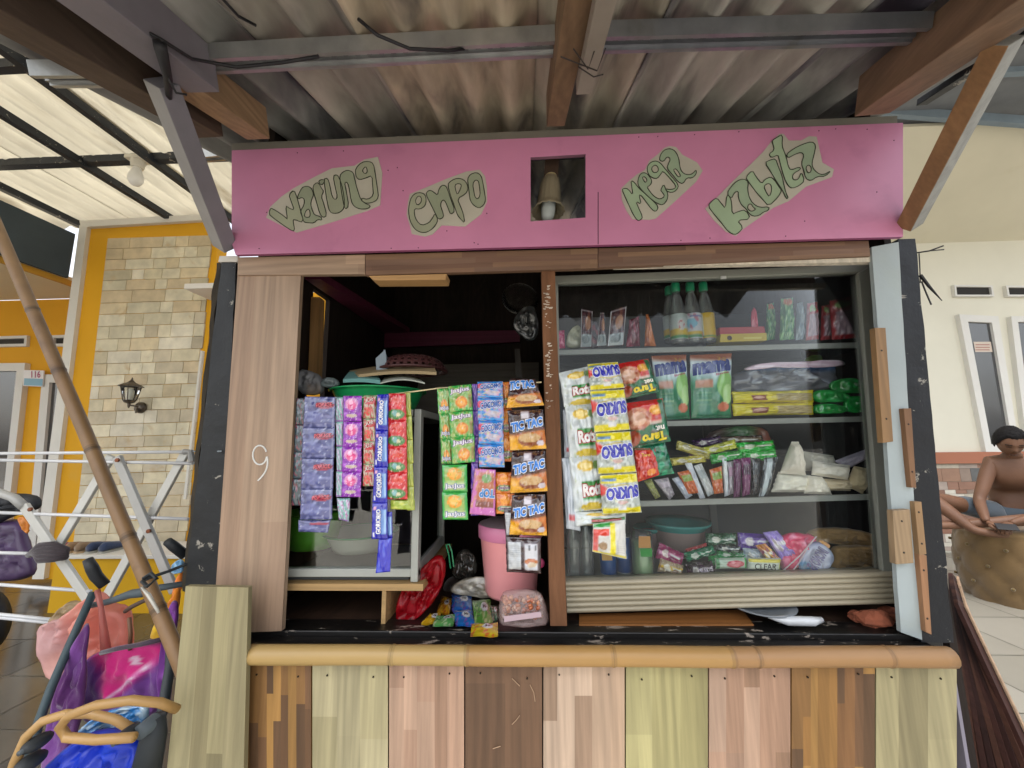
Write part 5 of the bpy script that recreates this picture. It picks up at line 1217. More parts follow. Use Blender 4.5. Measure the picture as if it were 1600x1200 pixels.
def bottle(x, yb, yt, Y, lb, art_l, wpx=26):
    p0 = P(x, yb, Y); h = (P(x, yt, Y)-p0).z; w_ = (P(x+wpx/2, yb, Y)-p0).length
    t = thing('bottle', lb, 'bottle', tuple(p0), 'clear bottles with green caps')
    b = MB(); b.lathe([(0, 0), (w_*.9, 0), (w_, .03*h), (w_, .46*h), (w_*.96, .5*h), (w_*.62, .74*h), (w_*.42, .82*h), (w_*.40, .86*h)], p0, 24); b.build('glass_body', 'bottle', t, smooth=True)
    b = MB('#14a06c'); b.lathe([(w_*.46, .845*h), (w_*.52, .86*h), (w_*.52, .97*h), (w_*.42, h), (0, h)], p0, 24); b.build('cap', 'plastic', t, smooth=True)
    b = MB(); n = 40; m = 16; U, V = np.meshgrid(np.linspace(0, 1, n+1), np.linspace(0, 1, m+1)); C = linA(art_l(U, V)).reshape(-1, 3); vs = []
    for j in range(m+1):
        for i in range(n+1):
            a = -math.pi*.92+math.pi*.84*i/n; a = math.pi+(-(math.pi/2)*1.15+math.pi*1.15*i/n)-math.pi/2-math.pi*0
            a = -math.pi/2+(-.5+i/n)*math.pi*1.15; r = w_*1.02; vs.append(p0+Vector((r*math.cos(a), r*math.sin(a), (.06+.40*j/m)*h)))
    b.addc(vs, [(j*(n+1)+i, j*(n+1)+i+1, (j+1)*(n+1)+i+1, (j+1)*(n+1)+i) for j in range(m) for i in range(n)], C); b.build('paper_label', 'print', t, smooth=True)
    b = MB('#7a8468'); b.lathe([(0, .012*h), (w_*.86, .012*h), (w_*.88, .05*h)], p0, 20); b.build('bottle_base', 'bottle', t, smooth=True)
def lab1(U, V): return Art(U, V, '#a8b4b0').rect(0, 0, 1, .16, '#2f7a3c').rect(0, .16, 1, .42, '#c4a414').ell(.5, .55, .14, .22, '#c4c0bc').m(((abs(((U-.5)/.1)**2+((V-.55)/.17)**2-.8)) < .28)*1.0*(np.sin(np.arctan2(V-.55, U-.5)*3+2) > -.2), '#a83c44').rect(.1, .82, .9, .88, '#7a8488', .6).c
def lab2(U, V): return Art(U, V, '#b8bcc4').rect(0, 0, 1, .14, '#2f7a3c').rect(0, .14, 1, .3, '#c4a414').ell(.35, .6, .2, .2, '#6aa4bc').blot(3, 10, .3, '#a85060', .8).rect(.3, .84, .8, .9, '#3a4890', .7).rect(.8, 0, 1, 1, '#c4a414').c
def lab3(U, V): return Art(U, V, '#c4a010').rect(0, 0, .3, 1, '#a8b0a8').rect(0, 0, 1, .08, '#2f7a3c').c
bottle(1051, 536, 448, .20, 'clear green-capped bottle furthest back, left of the front row on the top shelf', lab1, 24)
bottle(1062, 538, 442, .155, 'clear bottle with a green cap and red swirl on its label, left of three', lab1, 26)
bottle(1085, 537, 441, .16, 'clear bottle with a green cap and pale blue label, middle of three', lab2, 26)
bottle(1106, 536, 441, .165, 'clear bottle with a green cap whose label shows plain yellow, right of three', lab3, 25)
soft('pouch', 'thin pink pouch standing behind the red and yellow box', 'pouch', [(1172, 515), (1175, 482), (1180, 480), (1186, 515)], .2, .008, flatc('#a8344c'))
bx = thing('box', 'flat red and yellow carton lying beside the bottles on the top shelf', 'box', tuple(P(1160, 535, .15)))
b = MB('#a81c24'); q_ = [P(1126, 521, .15), P(1198, 519, .15), P(1196, 508, .20), P(1128, 509, .20)]
f1 = [P(1125, 535, .148), P(1198, 532, .148), P(1198, 520, .148), P(1126, 522, .148)]; b.hexa(f1, [p+Vector((0, .10, 0)) for p in f1], '#c4aa14'); tp = [f1[3], f1[2], f1[2]+Vector((0, .1, .0)), f1[3]+Vector((0, .1, 0))]
t2 = [p+Vector((0, .001, .0005)) for p in f1[3:1:-1]]; hz = .030
f2 = [f1[3]+Vector((0, .006, .0006)), f1[2]+Vector((0, .006, .0006)), f1[2]+Vector((-.002, .006, hz*.8)), f1[3]+Vector((.002, .006, hz*.8))]; b.hexa(f2, [p+Vector((0, .09, 0)) for p in f2], '#a81c28')
o_ = b.build('carton', 'plastic', bx, bevel=.001)
b = MB('#4a4020'); oo = P(1160, 531, .1465); b.quadbox([(1162, 530), (1190, 529), (1190, 526), (1162, 527)], .1465, .0008, '#d8cc60'); b.lathe([(0, -.001), (.008, 0)], P(1140, 528, .1468), 12, (0, 1, 0), '#3a2418'); b.build('carton_print', 'print', o_)
def art_greenp(U, V): return Art(U, V, '#2f6a40').blot(3, 12, .1, '#6a9a5c', .8).ell(.5, .9, .4, .1, '#a8603c').blot(6, 20, .3, '#a8b890', .6).c
def art_redp(U, V): return Art(U, V, '#94242c').rect(.1, .08, .9, .7, '#8c7480').ell(.4, .84, .3, .1, '#7a9a60').blot(6, 14, .25, '#a88890', .6).c
for x0_, x1_, yt, lb_, ar, y_ in ((1196, 1211, 473, 'dim green pouch nearest the red carton on the top shelf', art_greenp, .2), (1218, 1241, 465, 'bright green crinkled pouch with an orange top on the top shelf', art_greenp, .16),
        (1243, 1256, 472, 'pale grey-blue pouch between the green and the red pouches on the top shelf', flatc('#6a7c88', 3, '#8a98a0'), .17), (1259, 1279, 472, 'red pouch with a grey window, second from the right on the top shelf', art_redp, .16),
        (1282, 1298, 476, 'narrow red and pink pouch squeezed behind the last pouch on the top shelf', art_redp, .18)):
    item('pouch', lb_, 'pouch', [(x0_+2, yt+2), (x1_-2, yt), (x1_, 530), (x0_, 532)], y_, .012, ar, seed=int(x0_), wr=.8)
item('pouch', 'large red pouch with a pale panel at the right end of the top shelf', 'pouch', [(1296, 470), (1334, 462), (1338, 528), (1300, 531)], .15, .014, art_redp, seed=5, wr=.5)
# second shelf
item('refill_pouch', 'left one of two green and white dish-soap pouches, partly behind the hanging packs', 'pouch', [(1018, 556), (1072, 554), (1078, 655), (1030, 656)], .15, .016, art_mama, T_mama, 2, None, nu=40, nv=44)
item('refill_pouch', 'right one of two green and white dish-soap pouches', 'pouch', [(1078, 555), (1143, 552), (1142, 653), (1080, 654)], .145, .018, art_mama, T_mama, 3, None, nu=40, nv=44)
soft('plastic_bag', 'blue and grey translucent plastic bag lying on top of the noodle packs', 'bag', [(1142, 612), (1144, 590), (1165, 578), (1200, 568), (1260, 568), (1300, 566), (1303, 590), (1300, 610), (1200, 614)], .20, .04, lambda U, V: Art(U, V, '#55565e').m((V-.62)*6, '#2f5488').blot(3, 16, .3, '#a8b0bc', .7).c, mt='film', wr=1.0, wf=9)
soft('plastic_roll', 'pale pink rolled plastic lying across the blue bag', 'roll', [(1166, 574), (1200, 566), (1250, 566), (1300, 562), (1316, 565), (1314, 573), (1250, 575), (1200, 574), (1170, 580)], .16, .010, flatc('#b8a0b0', 2, '#c8b8c4'))
soft('green_packet', 'green packet standing behind the pink roll', 'packet', [(1255, 566), (1262, 556), (1284, 554), (1284, 566)], .24, .01, flatc('#5c7a38'))
def art_nood(U, V): return Art(U, V, '#b8a818').rect(.5, .12, .98, .72, '#9a8a5c').blot(5, 30, .1, '#7a6838', .5*1).rect(0, .72, 1, 1, '#bcae20').rect(0, .12, .46, .8, '#bcae1c').rect(.20, .18, .40, .62, '#6e3020').ell(.3, .44, .07, .12, '#b89080').c
for (y0, y1, lb_) in ((609, 630, 'upper yellow noodle pack with a brown badge and see-through window'), (628, 650, 'lower yellow noodle pack with a brown badge and see-through window')):
    item('noodle_pack', lb_, 'pack', [(1143, y0+3), (1270, y0), (1271, y1-2), (1146, y1)], .15, .018, art_nood, seed=y0, nu=50, nv=20, wr=.4)
for ol, lb_, s_ in (([(1270, 612), (1290, 608), (1320, 614), (1330, 622), (1325, 628), (1272, 630)], 'green wrapped pack right of the upper yellow noodle pack', 1), ([(1271, 632), (1300, 630), (1322, 636), (1320, 646), (1272, 648)], 'green wrapped pack right of the lower yellow noodle pack', 2),
        ([(1296, 598), (1320, 590), (1356, 596), (1360, 610), (1340, 616), (1300, 612)], 'green wrapped pack on top of the right end of the second shelf', 3), ([(1320, 622), (1345, 618), (1362, 626), (1362, 640), (1340, 646), (1318, 642)], 'bright green rounded pack at the right end of the second shelf', 4)):
    soft('wrapped_pack', lb_, 'pack', ol, .16, .022, flatc('#157a30' if s_ < 4 else '#0c8a34', s_, '#2f9a50', 9, .2), s_)
# third shelf
def art_slim(c1, c2, c3):
    return lambda U, V: Art(U, V, c1).blot(3, 14, .1, c2, .8).rect(.1, .55, .9, .85, c3).blot(9, 26, .4, '#c4c4c4', .5).c
soft('clear_bag', 'see-through bag of coloured packets leaning on the back of the third shelf', 'bag', [(1070, 720), (1100, 690), (1120, 668), (1190, 664), (1205, 690), (1210, 715)], .30, .03, lambda U, V: Art(U, V, '#6a5a54').m((U-.35)*6, '#3c7a48').m((U-.65)*6, '#8a5444').m((.28-U)*6, '#7a4a6c').blot(7, 24, .4, '#c4c4c0', .6).c, mt='film', wr=.8)
for k, (qd, a_, lb_) in enumerate((
    ([(1006, 752), (1018, 748), (1032, 776), (1024, 780)], art_slim('#8a8a50', '#6e7440', '#9aa05c'), 'olive slim packet at the left end of the third shelf'),
    ([(1022, 750), (1044, 746), (1054, 772), (1046, 782)], art_slim('#8c848c', '#a8a0a4', '#b4a8b4'), 'greyish white packet with a point, second from left on the third shelf'),
    ([(1050, 748), (1060, 745), (1082, 774), (1072, 780)], art_slim('#a8acb8', '#c0c2cc', '#8c94a8'), 'white slim packet lying left of the orange and green packets'),
    ([(1058, 738), (1078, 734), (1092, 770), (1076, 772)], art_slim('#a84c24', '#c4703c', '#7a8c38'), 'orange and green slanting packet left of the long white ones'),
    ([(1070, 724), (1080, 722), (1102, 778), (1094, 781)], art_slim('#b4b8c0', '#c4c6cc', '#a8acb8'), 'long white packet slanting in the middle of the third shelf'),
    ([(1084, 728), (1096, 724), (1118, 770), (1106, 776)], art_slim('#a0a0a0', '#b8bcc0', '#8a9094'), 'white and silver packet right of the long white one on the third shelf'),
    ([(1108, 734), (1128, 728), (1130, 770), (1116, 772)], art_slim('#a84c20', '#b46c34', '#6c8434'), 'orange and green upright packet in the middle of the third shelf'),
    ([(1128, 716), (1135, 714), (1138, 774), (1132, 776)], art_slim('#c0c4c8', '#a8acb4', '#c8ccd0'), 'thin white upright packet beside the orange one on the third shelf'),
    ([(1136, 722), (1146, 720), (1148, 770), (1138, 774)], art_slim('#8a8288', '#b0a8b0', '#9a7a90'), 'silver and violet packet just left of the dark purple pair'))):
    item('packet', lb_, 'packet', qd, .158+.004*(k % 3), .007, a_, (), k, 'small packets on the third shelf', nu=14, nv=26, wr=.6)
item('packet', 'dark purple packet, left of the purple pair on the third shelf', 'packet', [(1146, 718), (1158, 716), (1156, 776), (1146, 779)], .152, .008, art_slim('#4a1840', '#5c2450', '#542048'), (), 3, 'small packets on the third shelf')
item('packet', 'dark purple packet with pink spots, right of the purple pair on the third shelf', 'packet', [(1158, 716), (1173, 714), (1172, 772), (1160, 776)], .156, .009, art_slim('#5c1c4c', '#7a4468', '#3c1838'), (), 5, 'small packets on the third shelf')
item('packet', 'black packet with a small coloured stripe on the third shelf', 'packet', [(1174, 716), (1188, 716), (1184, 770), (1174, 774)], .162, .008, art_slim('#1c2028', '#3c2c28', '#282c34'), (), 6, 'small packets on the third shelf')
item('packet', 'black packet with a silver stripe leaning right on the third shelf', 'packet', [(1194, 716), (1216, 714), (1200, 774), (1184, 778)], .156, .008, lambda U, V: Art(U, V, '#20262c').rect(.2, 0, .6, 1, '#98a0a4').blot(3, 16, .3, '#c4c8cc', .7).c, (), 7, 'small packets on the third shelf')
for qd, c1, c2, c3, lb_, s_ in (([(1058, 688), (1112, 704), (1108, 718), (1056, 702)], '#a49a54', '#7c7438', '#c4bc78', 'pale yellow twisted wrapper on the left of the snack pile, third shelf', 1),
    ([(1046, 716), (1100, 710), (1104, 722), (1050, 728)], '#b4a850', '#847c34', '#ccc47c', 'yellow wrapper lowest in the snack pile on the third shelf', 2),
    ([(1096, 700), (1148, 686), (1152, 700), (1100, 712)], '#b0b044', '#7c8430', '#d0cc70', 'yellow-green wrapper across the middle of the snack pile', 3),
    ([(1108, 710), (1158, 703), (1162, 716), (1112, 726)], '#128a30', '#0a5c20', '#50b860', 'green wrapper low in the middle of the snack pile', 4),
    ([(1122, 682), (1190, 680), (1196, 696), (1126, 696)], '#4c3c30', '#2c2824', '#8c7858', 'dark brown-topped packet on top of the green snack pile', 5),
    ([(1150, 692), (1208, 688), (1212, 704), (1154, 708)], '#0c9a2c', '#08701c', '#8c8450', 'upper bright green wrapper at the right of the snack pile', 6),
    ([(1160, 706), (1212, 703), (1215, 718), (1164, 722)], '#0c8c28', '#086018', '#5cc068', 'lower bright green wrapper at the right of the snack pile', 7),
    ([(1080, 688), (1126, 680), (1130, 692), (1086, 702)], '#342040', '#241830', '#5c4458', 'dark violet packet at the back of the snack pile', 8)):
    item('wrapper', lb_, 'wrapper', qd, .175 if s_ not in (5, 8) else .21, .012, art_gen(c1, c2, c3, s_), (), s_, 'snack wrappers piled on the third shelf', nu=30, nv=16, wr=1.1, edge=.03)
for qd, c1, lb_, s_, y_ in (([(1216, 737), (1266, 743), (1260, 769), (1205, 769)], '#ccc6b8', 'sugar bag lying lowest at the left of the white bags', 1, .172),
    ([(1237, 690), (1248, 690), (1259, 742), (1218, 740)], '#c4bcae', 'upright pointed white bag of sugar on top at the left', 2, .155),
    ([(1256, 705), (1302, 712), (1306, 736), (1254, 736)], '#a8a498', 'dim white bag at the back in the middle of the sugar bags', 3, .205),
    ([(1270, 720), (1328, 727), (1324, 750), (1268, 742)], '#c8c2b6', 'sausage-shaped white bag on top in the middle', 4, .16),
    ([(1262, 743), (1284, 745), (1300, 773), (1256, 771)], '#c4beb0', 'white bag with a pointed corner at the front edge of the third shelf', 5, .158),
    ([(1284, 748), (1332, 749), (1328, 767), (1286, 766)], '#b4a68c', 'cream coloured bag lying flat below the sausage-shaped one', 6, .17),
    ([(1334, 728), (1360, 733), (1348, 772), (1322, 759)], '#b8a888', 'cream bag with a downward point at the right of the sugar bags', 7, .165),
    ([(1356, 710), (1371, 707), (1373, 763), (1357, 765)], '#98949c', 'spotted slim clear bag standing at the right end of the third shelf', 8, .16),
    ([(1304, 720), (1358, 700), (1364, 712), (1322, 734)], '#948e9c', 'spotted clear bag lying slanted above the cream bags', 9, .18)):
    item('flour_bag', lb_, 'bag', qd, y_, .024 if s_ < 8 else .010, flatc(c1, s_, '#6e6474' if s_ > 7 else None, 26, .35), (), s_, 'white bags on the third shelf', nu=24, nv=22, wr=.3, edge=.03, crimp=.1, mt='bag_film')
# bottom shelf
for x, y_, lb_ in ((898, .16, 'clear plastic bottle at the far left of the bottom shelf'), (918, .165, 'clear plastic bottle just left of the blue cans')):
    p0 = P(x, 902, y_); w_ = .021*1.0; b = MB('#8aa0a4'); h = (P(x, 812, y_)-p0).z; b.lathe([(0, 0), (w_, .002), (w_*1.05, .1*h), (w_*.98, .3*h), (w_*1.05, .33*h), (w_*.98, .55*h), (w_*1.04, .7*h), (w_*.5, .9*h), (w_*.45, h), (0, h)], p0, 24)
    tag(b.build('plastic_bottle', 'bottle', None, smooth=True), lb_, 'bottle')
def can(x, yb, yt, Y, w_, lb_, cols):
    p0 = P(x, yb, Y); h = (P(x, yt, Y)-p0).z; t = thing('can', lb_, 'can', tuple(p0)); b = MB(cols[0])
    b.lathe([(w_*.96, .02*h), (w_, .05*h), (w_, .95*h), (w_*.96, .98*h)], p0, 28); b.build('can_body', 'plastic', t, smooth=True)
    b = MB('#a8aaac'); b.lathe([(0, .03*h), (w_*.9, .0), (w_*1.01, .01*h), (w_*1.01, .03*h)], p0, 28); b.lathe([(w_*1.0, .97*h), (w_*1.01, 1.0*h), (w_*.92, .98*h), (0, .97*h)], p0, 28); b.build('rim', 'alu', t, smooth=True)
    b = MB(cols[1]); q_ = [P(x-10, yb-(yb-yt)*.35, Y-w_*1.02), P(x+6, yb-(yb-yt)*.35, Y-w_*1.02), P(x+4, yb-(yb-yt)*.62, Y-w_*1.02), P(x-11, yb-(yb-yt)*.6, Y-w_*1.02)]; b.hexa(q_, [p+Vector((0, .004, 0)) for p in q_]); b.build('can_label', 'print', t)
can(951, 896, 838, .16, .0245, 'blue milk can with a yellow and red picture, left of two', ('#12447c', '#b48a38')); can(975, 893, 836, .19, .0245, 'plain blue milk can, right of two, partly hidden', ('#103c70', '#3c6c9c'))
t = thing('jar', 'tall clear jar filled with pale green contents on the bottom shelf', 'jar', tuple(P(1004, 898, .16))); p0 = P(1005, 899, .165); h = (P(1005, 830, .165)-p0).z
b = MB('#8cb070'); b.lathe([(0, .004), (.029, .004), (.030, .02), (.029, h*.8), (0, h*.82)], p0, 24); b.build('filling', 'matte', t, smooth=True)
b = MB(); b.lathe([(0, 0), (.032, 0), (.034, .01), (.034, h*.95), (.03, h), (.0, h)], p0, 28); b.build('glass_body', 'bottle', t, smooth=True)
b = MB('#b8803c'); vq(b, [(998, 838), (1016, 838), (1017, 856), (998, 856)], .128, .001); vq(b, [(1000, 857), (1019, 857), (1019, 870), (1001, 870)], .128, .001, '#12882c'); b.build('paper_label', 'print', t)
bs = thing('basin', 'teal-rimmed pinkish plastic basin on the bottom shelf', 'basin', tuple(P(1065, 865, .30)))
p0 = P(1062, 866, .30); w_ = (P(1104, 830, .3)-P(1062, 830, .3)).length; h = (P(1062, 822, .30)-p0).z
b = MB('#a08c88'); b.lathe([(0, 0), (w_*.6, 0), (w_*.78, .25*h), (w_*.95, h)], p0, 40); b.build('bowl', 'soft_plastic', bs, smooth=True)
b = MB('#4a9c98'); b.lathe([(w_*.92, h*.9), (w_*.97, h), (w_*1.15, h*1.12), (w_*1.17, h*1.2), (w_*.95, h*1.05), (w_*.9, h*.9), (w_*.5, h*.1)], p0, 40); b.build('rim', 'soft_plastic', bs, smooth=True)
p1 = P(1018, 848, .33); b = MB('#9c8888'); b.lathe([(0, -.02), (.03, -.02), (.045, .04)], p1, 24); b.lathe([(.044, .04), (.06, .05), (.058, .056), (.04, .045)], p1, 24, col='#4a9c98'); tag(b.build('bowl', 'soft_plastic', None, smooth=True), 'small teal-rimmed bowl peeking out left of the basin', 'bowl')
for k, (qd, c1, c2, c3, lb_, y_, tx) in enumerate((
    ([(1030, 847), (1070, 866), (1064, 886), (1024, 872)], '#7c204c', '#54143a', '#a86a90', 'dark pink pack slanting beside the green jar', .165, ()),
    ([(1032, 872), (1068, 884), (1066, 901), (1027, 893)], '#9a8a70', '#7a5a4c', '#c8a018', 'yellow-striped packet at the front left of the pile', .152, ()),
    ([(1068, 864), (1114, 851), (1119, 864), (1074, 879)], '#0c5a3c', '#083a28', '#2c8a60', 'dark green tube-shaped pack lying in front of the basin', .165, ()),
    ([(1070, 881), (1112, 876), (1118, 896), (1076, 902)], '#1c0e18', '#38203a', '#54284c', 'black pack with white and pink lettering at the front of the pile', .148, [('suns', (.42, .2), (.5, .12), (0, .4), '#dcd0dc', None, .03)]),
    ([(1070, 858), (1104, 848), (1106, 858), (1076, 868)], '#9a2c30', '#701c20', '#b85050', 'red packet behind the green tube-shaped pack', .185, ()),
    ([(1102, 833), (1150, 833), (1152, 852), (1104, 854)], '#14442a', '#0c3020', '#9ab0a0', 'dark green pack with pale patches at the back of the pile', .205, ()),
    ([(1120, 850), (1156, 852), (1158, 864), (1118, 862)], '#20282c', '#3a4648', '#a0aaaa', 'dark silvery packet in the middle of the green packs', .195, ()),
    ([(1106, 868), (1162, 867), (1164, 880), (1108, 884)], '#1c8440', '#0c5c2c', '#6cc088', 'green glossy wrapper under the dark silvery packet', .175, ()),
    ([(1120, 860), (1164, 862), (1166, 872), (1118, 871)], '#166c34', '#0e4a24', '#8cbc98', 'small green wrapper in the middle of the bottom shelf pile', .184, ()),
    ([(1152, 832), (1206, 835), (1208, 858), (1154, 860)], '#4a2c80', '#341c60', '#8c78b8', 'violet pack at the top of the pile on the bottom shelf', .195, ()),
    ([(1192, 832), (1214, 829), (1246, 866), (1222, 878)], '#8470b8', '#6450a0', '#c4b8dc', 'lilac patterned pack slanting beside the pink bag', .165, ()),
    ([(1180, 852), (1196, 849), (1222, 876), (1204, 884)], '#b06c1c', '#7c3c7c', '#c8a83c', 'orange and violet sachet slanting under the lilac pack', .155, ()),
    ([(1160, 856), (1186, 858), (1194, 876), (1164, 876)], '#98a4ac', '#7484a0', '#c0c8cc', 'grey-white packet between the green and the orange packs', .174, ()))):
    item('grocery_pack', lb_, 'pack', qd, y_, .013, art_gen(c1, c2, c3, k), tx, k+1, 'packs piled on the bottom shelf', nu=30, nv=20, wr=.9)
item('soap_box', 'white soap pack with a red oval badge on the bottom shelf', 'pack', [(1117, 872), (1166, 871), (1167, 888), (1118, 889)], .135, .010, lambda U, V: Art(U, V, '#98a898').ell(.6, .5, .3, .34, '#a8404c').ell(.6, .5, .24, .22, '#b86870').rect(0, 0, .12, 1, '#2c6c3c').rect(.9, 0, 1, 1, '#2c8a44').c, (), 3, nu=30)
item('soap_box', 'white and yellow box with dark capital lettering on the bottom shelf', 'box', [(1168, 871), (1220, 872), (1218, 890), (1168, 889)], .135, .010, lambda U, V: Art(U, V, '#a8b0a4').rect(0, .66, 1, .95, '#b8ac38').rect(.92, 0, 1, 1, '#8ca02c').c, [('CLEAR', (.16, .08), (.66, 0), (0, .5), '#1c2428', None, .01)], 4, nu=30, flat=True, wr=.1)
soft('gift_bag', 'bright pink bag with white string among the packs on the bottom shelf', 'bag', [(1212, 846), (1232, 832), (1258, 834), (1276, 840), (1262, 862), (1240, 890), (1224, 894), (1218, 872), (1228, 858)], .17, .03, flatc('#b82454', 4, '#d87898', 8, .2), 4, wr=.5)
b = MB('#d8c4cc'); b.tube([P(1276, 838, .13), P(1250, 868, .125), P(1222, 893, .13)], .0016, 6); b.tube([P(1262, 856, .13), P(1248, 880, .127), P(1236, 895, .13)], .0014, 6); tag(b.build('string', 'matte', None), 'white string running across the pink bag', 'string')
soft('detergent_pouch', 'rounded white and lilac pouch with large purple lettering at the right of the pile', 'pouch', [(1250, 892), (1248, 876), (1262, 852), (1274, 846), (1292, 854), (1302, 870), (1296, 884), (1280, 896), (1262, 897)], .15, .022, lambda U, V: Art(U, V, '#9ca4bc').ell(.12, .22, .2, .24, '#2c7ca8').blot(4, 10, .25, '#b8bcd0', .6).m((V-.9)*9, '#5c5c94').c, 4, texts=[('EKONOMI', (1248, 878), (19, -29), (14, 9), '#30307c')], wr=.15)
soft('cookie', 'small orange wrapped piece on top of the lilac pouch', 'packet', [(1278, 848), (1282, 843), (1296, 850), (1296, 856), (1288, 856)], .155, .008, flatc('#b88038'))
# woven basket
bk = thing('woven_basket', 'woven bamboo tray and lid at the right end of the bottom shelf', 'basket', tuple(P(1320, 885, .25)))
def art_weave(U, V):
    A = Art(U, V, '#8a6e46'); k = (np.sin((U*3.2+V)*26)*np.sin((U*3.2-V)*26)) > 0; return A.m(k*1.0, '#7a603c', .8).c
puff('lid', [(1262, 845), (1262, 832), (1275, 826), (1310, 824), (1350, 830), (1382, 846), (1384, 856), (1330, 852), (1290, 848)], .24, .03, art_weave, 2, bk, 'fabric', wr=.1)
puff('tray', [(1290, 886), (1302, 868), (1300, 852), (1340, 852), (1386, 856), (1390, 884), (1340, 890)], .19, .04, art_weave, 3, bk, 'fabric', wr=.1)
# things under the showcase
b = MB('#8c5c30'); q_ = [PZ(905, 978, LEDGE+.004), PZ(1178, 978, LEDGE+.004), PZ(1160, 955, LEDGE+.004), PZ(905, 962, LEDGE+.004)]; b.poly(q_, (0, 0, .004)); tag(b.build('board_offcut', 'wood_x'), 'flat orange-brown board lying under the showcase', 'board')
b = MB('#7c8288'); c_ = PZ(1210, 962, LEDGE+.03); b.lathe([(0, 0), (.06, .003), (.085, .010), (.087, .014), (.06, .006), (0, .004)], c_+Vector((0, .06, -.006)), 40); tag(b.build('plate', 'plastic', None, smooth=True), 'grey-white plate tucked under the showcase', 'plate')
b = MB('#c4c8cc'); b.tube([PZ(1200, 964, LEDGE+.03), PZ(1230, 970, LEDGE+.025), PZ(1270, 971, LEDGE+.025), PZ(1285, 968, LEDGE+.03)], [.003, .012, .012, .006], 10); tag(b.build('folded_bag', 'film', None, smooth=True), 'thin folded white bag in front of the plate under the showcase', 'bag')
for k, (x, y, s_, lb_) in enumerate(((1365, 966, .032, 'broken brick piece at the front under the right end of the showcase'), (1345, 962, .024, 'smaller brick piece left of the broken brick under the showcase'), (1392, 962, .028, 'brick piece against the blue side board under the showcase'))):
    p = P(x, y, .06+.02*k); b = MB('#8a4c34'); b.ell(p, (s_*1.3, s_, s_*.6), 12, 8); b.v = [tuple(Vector(v)+Vector((nz3(v[0]*60, v[2]*60), nz3(v[1]*60, v[0]*60), nz3(v[2]*60, v[1]*50)))*.012) for v in b.v]
    tag(b.build('brick_piece', 'brick'), lb_, 'brick')

# ================================================================== LEFT OPENING: small glass case, box shelf, basins
gc = thing('glass_case', 'small white-framed glass food case standing on a plywood shelf inside the left opening', 'glass case', tuple(P(560, 895, .07)))
A0, A1 = P(448, 888, .07), P(642, 900, .07); bz = A1.z
fx0, fx1 = P(440, 888, .07).x, P(655, 890, .07).x; zt = P(640, 640, .07).z; dY = P(690, 860, .07)
yb_ = .42
cf = '#a0a39c'
b = MB(cf); b.box((fx0, .06, bz), (fx1, .085, bz+.022)); b.box((fx1-.021, .055, bz-.012), (fx1, .085, zt)); b.box((fx0, .06, zt-.02), (fx1-.028, .085, zt))
b.box((fx1-.022, .087, bz), (fx1-.001, yb_-.022, bz+.035)); b.box((fx1-.022, yb_-.02, bz-.0), (fx1, yb_, zt)); b.box((fx1-.022, .087, zt-.02), (fx1-.001, yb_-.022, zt)); b.box((fx0, yb_-.02, zt-.02), (fx1-.026, yb_, zt)); b.build('frame', 'alu', gc, bevel=.002)
b = MB('#3a3d3c'); b.box((fx0, .07, bz-.010), (fx1-.03, yb_, bz-.002)); b.build('floor_panel', 'matte', gc)
b = MB(); b.box((fx0, .072, bz+.023), (fx1-.027, .075, zt-.021)); b.box((fx1-.012, .09, bz+.036), (fx1-.009, yb_-.025, zt-.021)); b.build('glass_front', 'glass_clean', gc)
bxs = thing('plywood_box', 'open plywood box shelf holding up the glass case', 'box', tuple(P(520, 975, .07)))
bt = bz-.013; b = MB('#a8895c'); xr_ = P(662, 905, .05).x; b.box((fx0-.01, .045, bt-.018), (xr_, .47, bt)); xs1 = P(604, 940, .06).x; b.box((xs1-.012, .055, LEDGE), (xs1+.0, .45, bt-.0185)); b.build('plywood', 'wood_x', bxs)
b = MB('#4e3e30'); b.box((fx0, .40, LEDGE), (xs1-.013, .41, bt-.02)); b.build('back_panel', 'matte', bxs)
def basin(name, lb_, cx, Yc, ztop, r, h, col, cat='basin', mt='soft_plastic', rimc=None):
    c_ = Vector((cx, Yc, ztop-h)); t = thing(name, lb_, cat, tuple(c_))
    b = MB(col); b.lathe([(0, 0), (r*.7, 0), (r*.78, h*.3), (r*.93, h)], c_, 48); b.lathe([(r*.90, h), (r*.75, h*.3), (r*.66, .01), (0, .01)], c_, 48); b.build('bowl', mt, t, smooth=True)
    b = MB(rimc or col); b.lathe([(r*.92, h*.97), (r*.99, h*.94), (r, h*.99), (r*.97, h*1.02), (r*.89, h)], c_, 48); b.build('rim', mt, t, smooth=True); return t
basin('basin', 'large green plastic basin on top of the small glass case', P(590, 610, .22).x, .235, P(590, 601, .07).z, .165, P(590, 601, .07).z-zt-.001, '#1fa05c', mt='plastic')
basin('basin', 'bright green basin inside the small glass case', P(478, 850, .16).x, .20, P(478, 808, .1).z, .10, .11, '#6cc03c')
basin('food_tub', 'clear frosted tub inside the small glass case', P(560, 860, .2).x, .22, P(560, 838, .14).z, .12, .055, '#b4b8ac', 'tub', rimc='#2c8a50')
soft('plastic_bag', 'grey translucent bag at the left end behind the hanging strips', 'bag', [(466, 616), (468, 585), (472, 576), (496, 584), (504, 592), (506, 616)], .14, .03, flatc('#8a8c90', 2, '#a8aaae'), mt='thin_film')
soft('plastic_bag', 'crumpled clear bag beside the green basin', 'bag', [(500, 606), (506, 590), (524, 590), (534, 604)], .12, .02, flatc('#808c8e', 2, '#a8b4b4'), mt='thin_film')
